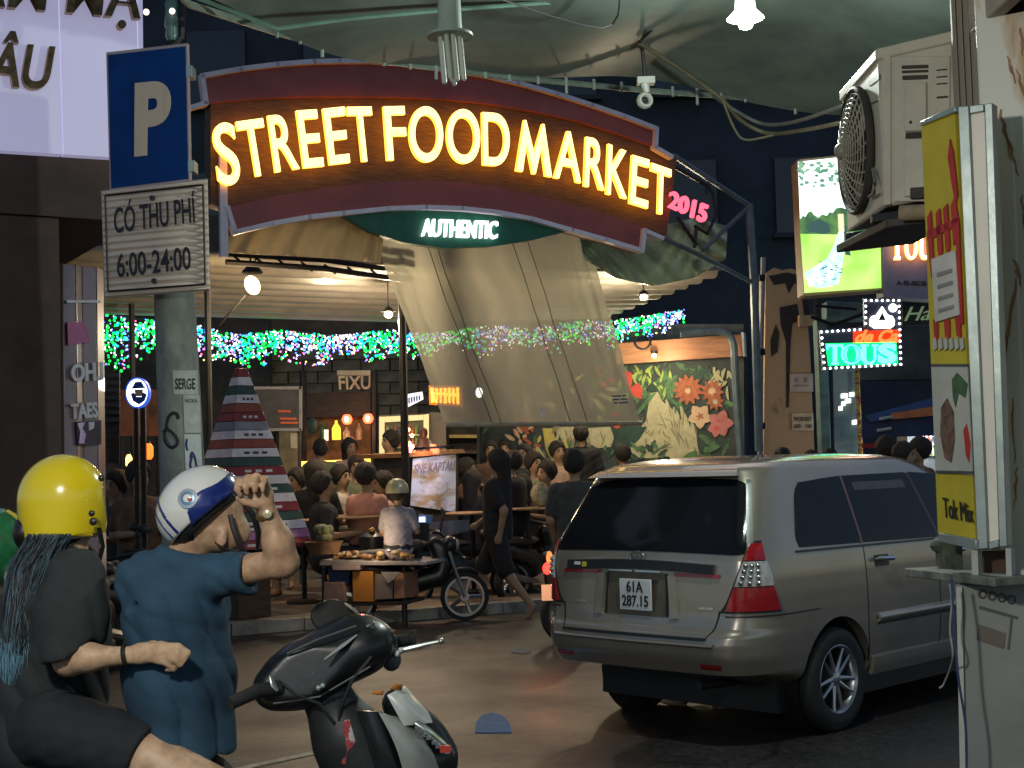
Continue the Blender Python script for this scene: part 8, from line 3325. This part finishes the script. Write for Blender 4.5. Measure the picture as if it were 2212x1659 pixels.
for k in range(120):
    u = r_.uniform(722, 800) if k % 2 else r_.uniform(815, 890)
    v = 1206 - r_.random() * (14 if u < 800 else 20) * (1 - abs((u - (760 if u < 800 else 852)) / 45) ** 2)
    p = FC.at(u, v, r_.uniform(-.35, .06))
    key = r_.choice([0, 1, 2]) if not (835 < u < 880 and r_.random() < .5) else 'f'
    heap[key].ball(p, (r_.uniform(.025, .06), r_.uniform(.025, .05), r_.uniform(.015, .035)), 7, 5)
for k in (0, 1, 2):
    heap[k].build('food_heap', fmats[k], cart, stuff=True)
heap['f'].build('foil_parcels', foilm, cart, stuff=True)
lamp('cart_lamp', FC.at(790, 1160, .3), 6, (1, .75, .45), .05)
bs = thing('fruit_basket', U(705, 1195, 15.3), 'woven basket heaped with knobbly green custard apples', 'basket')
mb = MB()
p = U(700, 1196, 15.3)
mb.lathe([(.16, 0), (.20, .12), (.215, .13), (.19, .13), (.15, .02), (0, .02)], Matrix.Translation(p), 18)
mb.build('basket', M('wicker', (.22, .12, .06), .8, var=.5, scale=40, stretch=(1, 1, 4)), bs)
fr_m = M('green_fruit', (.16, .17, .08), .6, var=.4, scale=30, bump=.8, bscale=60)
fb_ = MB()
fb_.ball((0, 0, 0), (.055, .055, .05), 10, 7)
fme = fb_.mesh('fruit', fr_m)
for k in range(16):
    o = link('fruit', fme, bs)
    a = r_.uniform(0, 6.28)
    lay = k // 8
    rr = r_.uniform(.02, .14) * (1 - .45 * lay)
    o.location = p + V((rr * math.cos(a), rr * math.sin(a), .15 + .085 * lay + (.14 - rr) * .35)) - WLOC[bs.name]
pt2 = thing('stock_pot', U(805, 1165, 16.0), 'dark pot with golden lid knob behind the food cart', 'pot')
mb = MB()
p = U(805, 1172, 16.0)
mb.lathe([(.14, -.12), (.15, 0), (.155, .07), (.14, .08), (.06, .12), (0, .125)], Matrix.Translation(p), 20)
mb.build('pot', M('black_pot', (.03, .03, .032), .35, .5, var=.4), pt2)
mb = MB()
mb.ball(p + V((.0, -.06, .14)), (.04, .03, .03), 10, 6)
mb.build('knob', M('brass', (.6, .4, .12), .25, .9), pt2)

MBK = None


def motorbike():
    t = thing('motorbike', (0, 0, 0), 'motorbike', 'motorbike')
    for (x, r) in ((.62, .27), (-.60, .27)):
        mw_ = Matrix.Translation((x, 0, r)) @ Matrix.Rotation(PI / 2, 4, 'X')
        b = MB()
        b.lathe([(r - .05, -.04), (r - .005, -.035), (r, 0), (r - .005, .035), (r - .05, .04)], mw_, 30, close=True)
        w_ = b.build('wheel', tyre_m, t)
        b = MB()
        b.lathe([(r - .075, -.03), (r - .05, -.03), (r - .05, .03), (r - .075, .03)], mw_, 30, close=True)
        for k in range(5):
            a = 2 * PI * k / 5
            b.tube([mw_ @ V((.03 * math.cos(a), .03 * math.sin(a), 0)), mw_ @ V(((r - .07) * math.cos(a), (r - .07) * math.sin(a), 0))], .022, 6)
        b.lathe([(.05, -.05), (.05, .05)], mw_, 14)
        b.build('rim', rim_m, w_)
    b = MB()
    for y in (-.07, .07):
        b.tube([V((.62, y, .27)), V((.50, y, .62)), V((.42, y, .92))], .022, 8)
    b.build('fork', rim_m, t)
    fn = uni([cap((.40, 0, .62), (.30, 0, .86), .10, .08), cap((.34, 0, .50), (-.05, 0, .42), .12, .14), cap((-.1, 0, .52), (-.62, 0, .66), .15, .10), ell((.47, 0, .84), (.09, .12, .11))], .06)
    link('body_shell', surf(fn, (-.85, -.3, .2), (.7, .3, 1.05), .028, 'body_shell', blk, 2), t)
    b = MB()
    b.ball((-.28, 0, .755), (.42, .13, .065), 18, 8)
    b.build('seat', blkp, t)
    b = MB()
    b.tube([V((.26, -.34, 1.0)), V((.36, -.2, .98)), V((.40, 0, .94)), V((.36, .2, .98)), V((.26, .34, 1.0))], .018, 8)
    b.build('handlebar', blkp, t)
    for y in (-1, 1):
        b = MB()
        b.tube([V((.36, .2 * y, .98)), V((.40, .30 * y, 1.18))], .008, 5)
        b.ball((.40, .33 * y, 1.21), (.015, .065, .045), 12, 8)
        b.build('mirror', blkp, t)
    b = MB()
    b.ball((.545, 0, .84), (.035, .07, .06), 12, 8)
    b.build('headlight', clear_lens, t)
    b = MB()
    b.ball((-.74, 0, .68), (.03, .07, .035), 10, 6)
    b.build('tail_light', red_lens, t)
    b = MB()
    b.sheet(lambda x, y: V((.62 + .31 * math.cos(.2 + 2.2 * x), (y - .5) * .13, .27 + .31 * math.sin(.2 + 2.2 * x))), 10, 2, (0, 0, .01))
    b.build('front_mudguard', blk, t)
    b = MB()
    b.tube([V((-.1, -.13, .25)), V((-.5, -.15, .30)), V((-.75, -.15, .36))], [.025, .05, .045], 8)
    b.build('exhaust', rim_m, t)
    return t


MBK = motorbike()
GM = 'motorbikes parked along the market kerb'
spots = [((880, 15.6), 5, 'motorbike under the rider in the grey jacket with wheel showing past the cart'),
         ((995, 17.4), 8, 'motorbike with blue item on its handlebar beside the bright banner'),
         ((1150, 17.8), 60, 'motorbike parked behind the walker in black'),
         ((1335, 13.8), 28, 'motorbike hidden behind the van but for its tail end'),
         ((300, 13.0), 70, 'dark motorbike between the two helmets'),
         ((215, 12.5), 95, 'dark motorbike near the folded gate panels')]
for i, ((u, d), ang_, lab) in enumerate(spots):
    x = U(u, 1200, d).x
    z = .0 if d < 15 else .0
    o = MBK if i == 0 else copy_tree(MBK)
    o.location = (x, d, z)
    o.rotation_euler = (0, 0, math.radians(ang_))
    tag(o, lab, 'motorbike', GM)
tail = U(1183, 1228, 12.6)
t = thing('tail_lamp', tail, 'red glowing tail lamp peeking past the corner of the van', 'lamp')
mb = MB()
mb.ball(tail, (.045, .03, .055), 12, 8)
mb.build('lens', E('tail_glow', (1, .03, .02), 3.5), t)
mb = MB()
mb.ball(U(1187, 1205, 12.62), (.03, .02, .06), 10, 8)
mb.build('amber_lens', E('amber_glow', (1, .30, .08), .8), t)
mb = MB()
p_ = U(1182, 1280, 12.62)
mb.box(p_, (.10, .03, .14))
mb.build('plate', E('lit_plate', (1, .45, .2), .25, base=(.6, .5, .4)), t)
mb = MB()
mb.tube([tail, V((tail.x + .05, tail.y + .1, .5)), V((tail.x + .1, tail.y + .2, .4))], .03, 6)
mb.build('stem', blkp, t)
lamp('tail_light', U(1170, 1270, 12.2), 3, (1, .35, .15), .04)
t = thing('phone', U(919, 1120, 16.0), 'blue and white phone holder on the motorbike handlebar by the banner', 'phone holder')
mb = MB()
mb.box(U(919, 1121, 16.0), (.16, .04, .09), Matrix.Rotation(.12, 3, 'Y'))
mb.build('case', M('blue_case', (.10, .20, .50), .4), t)
mb = MB()
mb.box(U(912, 1122, 15.97), (.07, .02, .06))
mb.build('screen', E('phone_screen', (.7, .85, 1), 1.0), t)
mb = MB()
mb.tube([U(919, 1128, 16.0), U(921, 1170, 16.0)], .02, 6)
mb.build('stem', darkmetal, t)
t = thing('windscreen', U(970, 1150, 16.3), 'pale curved plastic apron of the motorbike by the bright banner', 'windscreen')
mb = MB()
mb.sheet(lambda x, y: U(926 + 88 * x, 1168 - 22 * x - 40 * y + 16 * x * y, 16.2 - .1 * math.sin(PI * x)), 10, 6, (0, .01, 0))
mb.build('apron', M('pale_plastic_sheet', (.20, .21, .27), .25, var=.3, coat=.4), t)

# ================================================================== added bulb out of view that brightens the riders
ol = thing('hanging_bulb', V((-1.2, 1.5, 3.0)), 'added bare bulb out of view, hung from the canopy to light the riders', 'lamp')
mb = MB()
mb.lathe([(.0, -.085), (.032, -.07), (.044, -.035), (.04, .0), (.03, .015)], Matrix.Translation((-1.2, 1.5, 3.0)), 18)
mb.build('bulb', bulb_e, ol)
mb = MB()
mb.tube([V((-1.2, 1.5, 3.02)), V((-1.2, 1.5, 4.5))], .008, 5)
mb.build('flex', wire_m, ol)
lamp('added_bulb_light', V((-1.2, 1.5, 2.86)), 165, (1.0, .95, .84), .12)
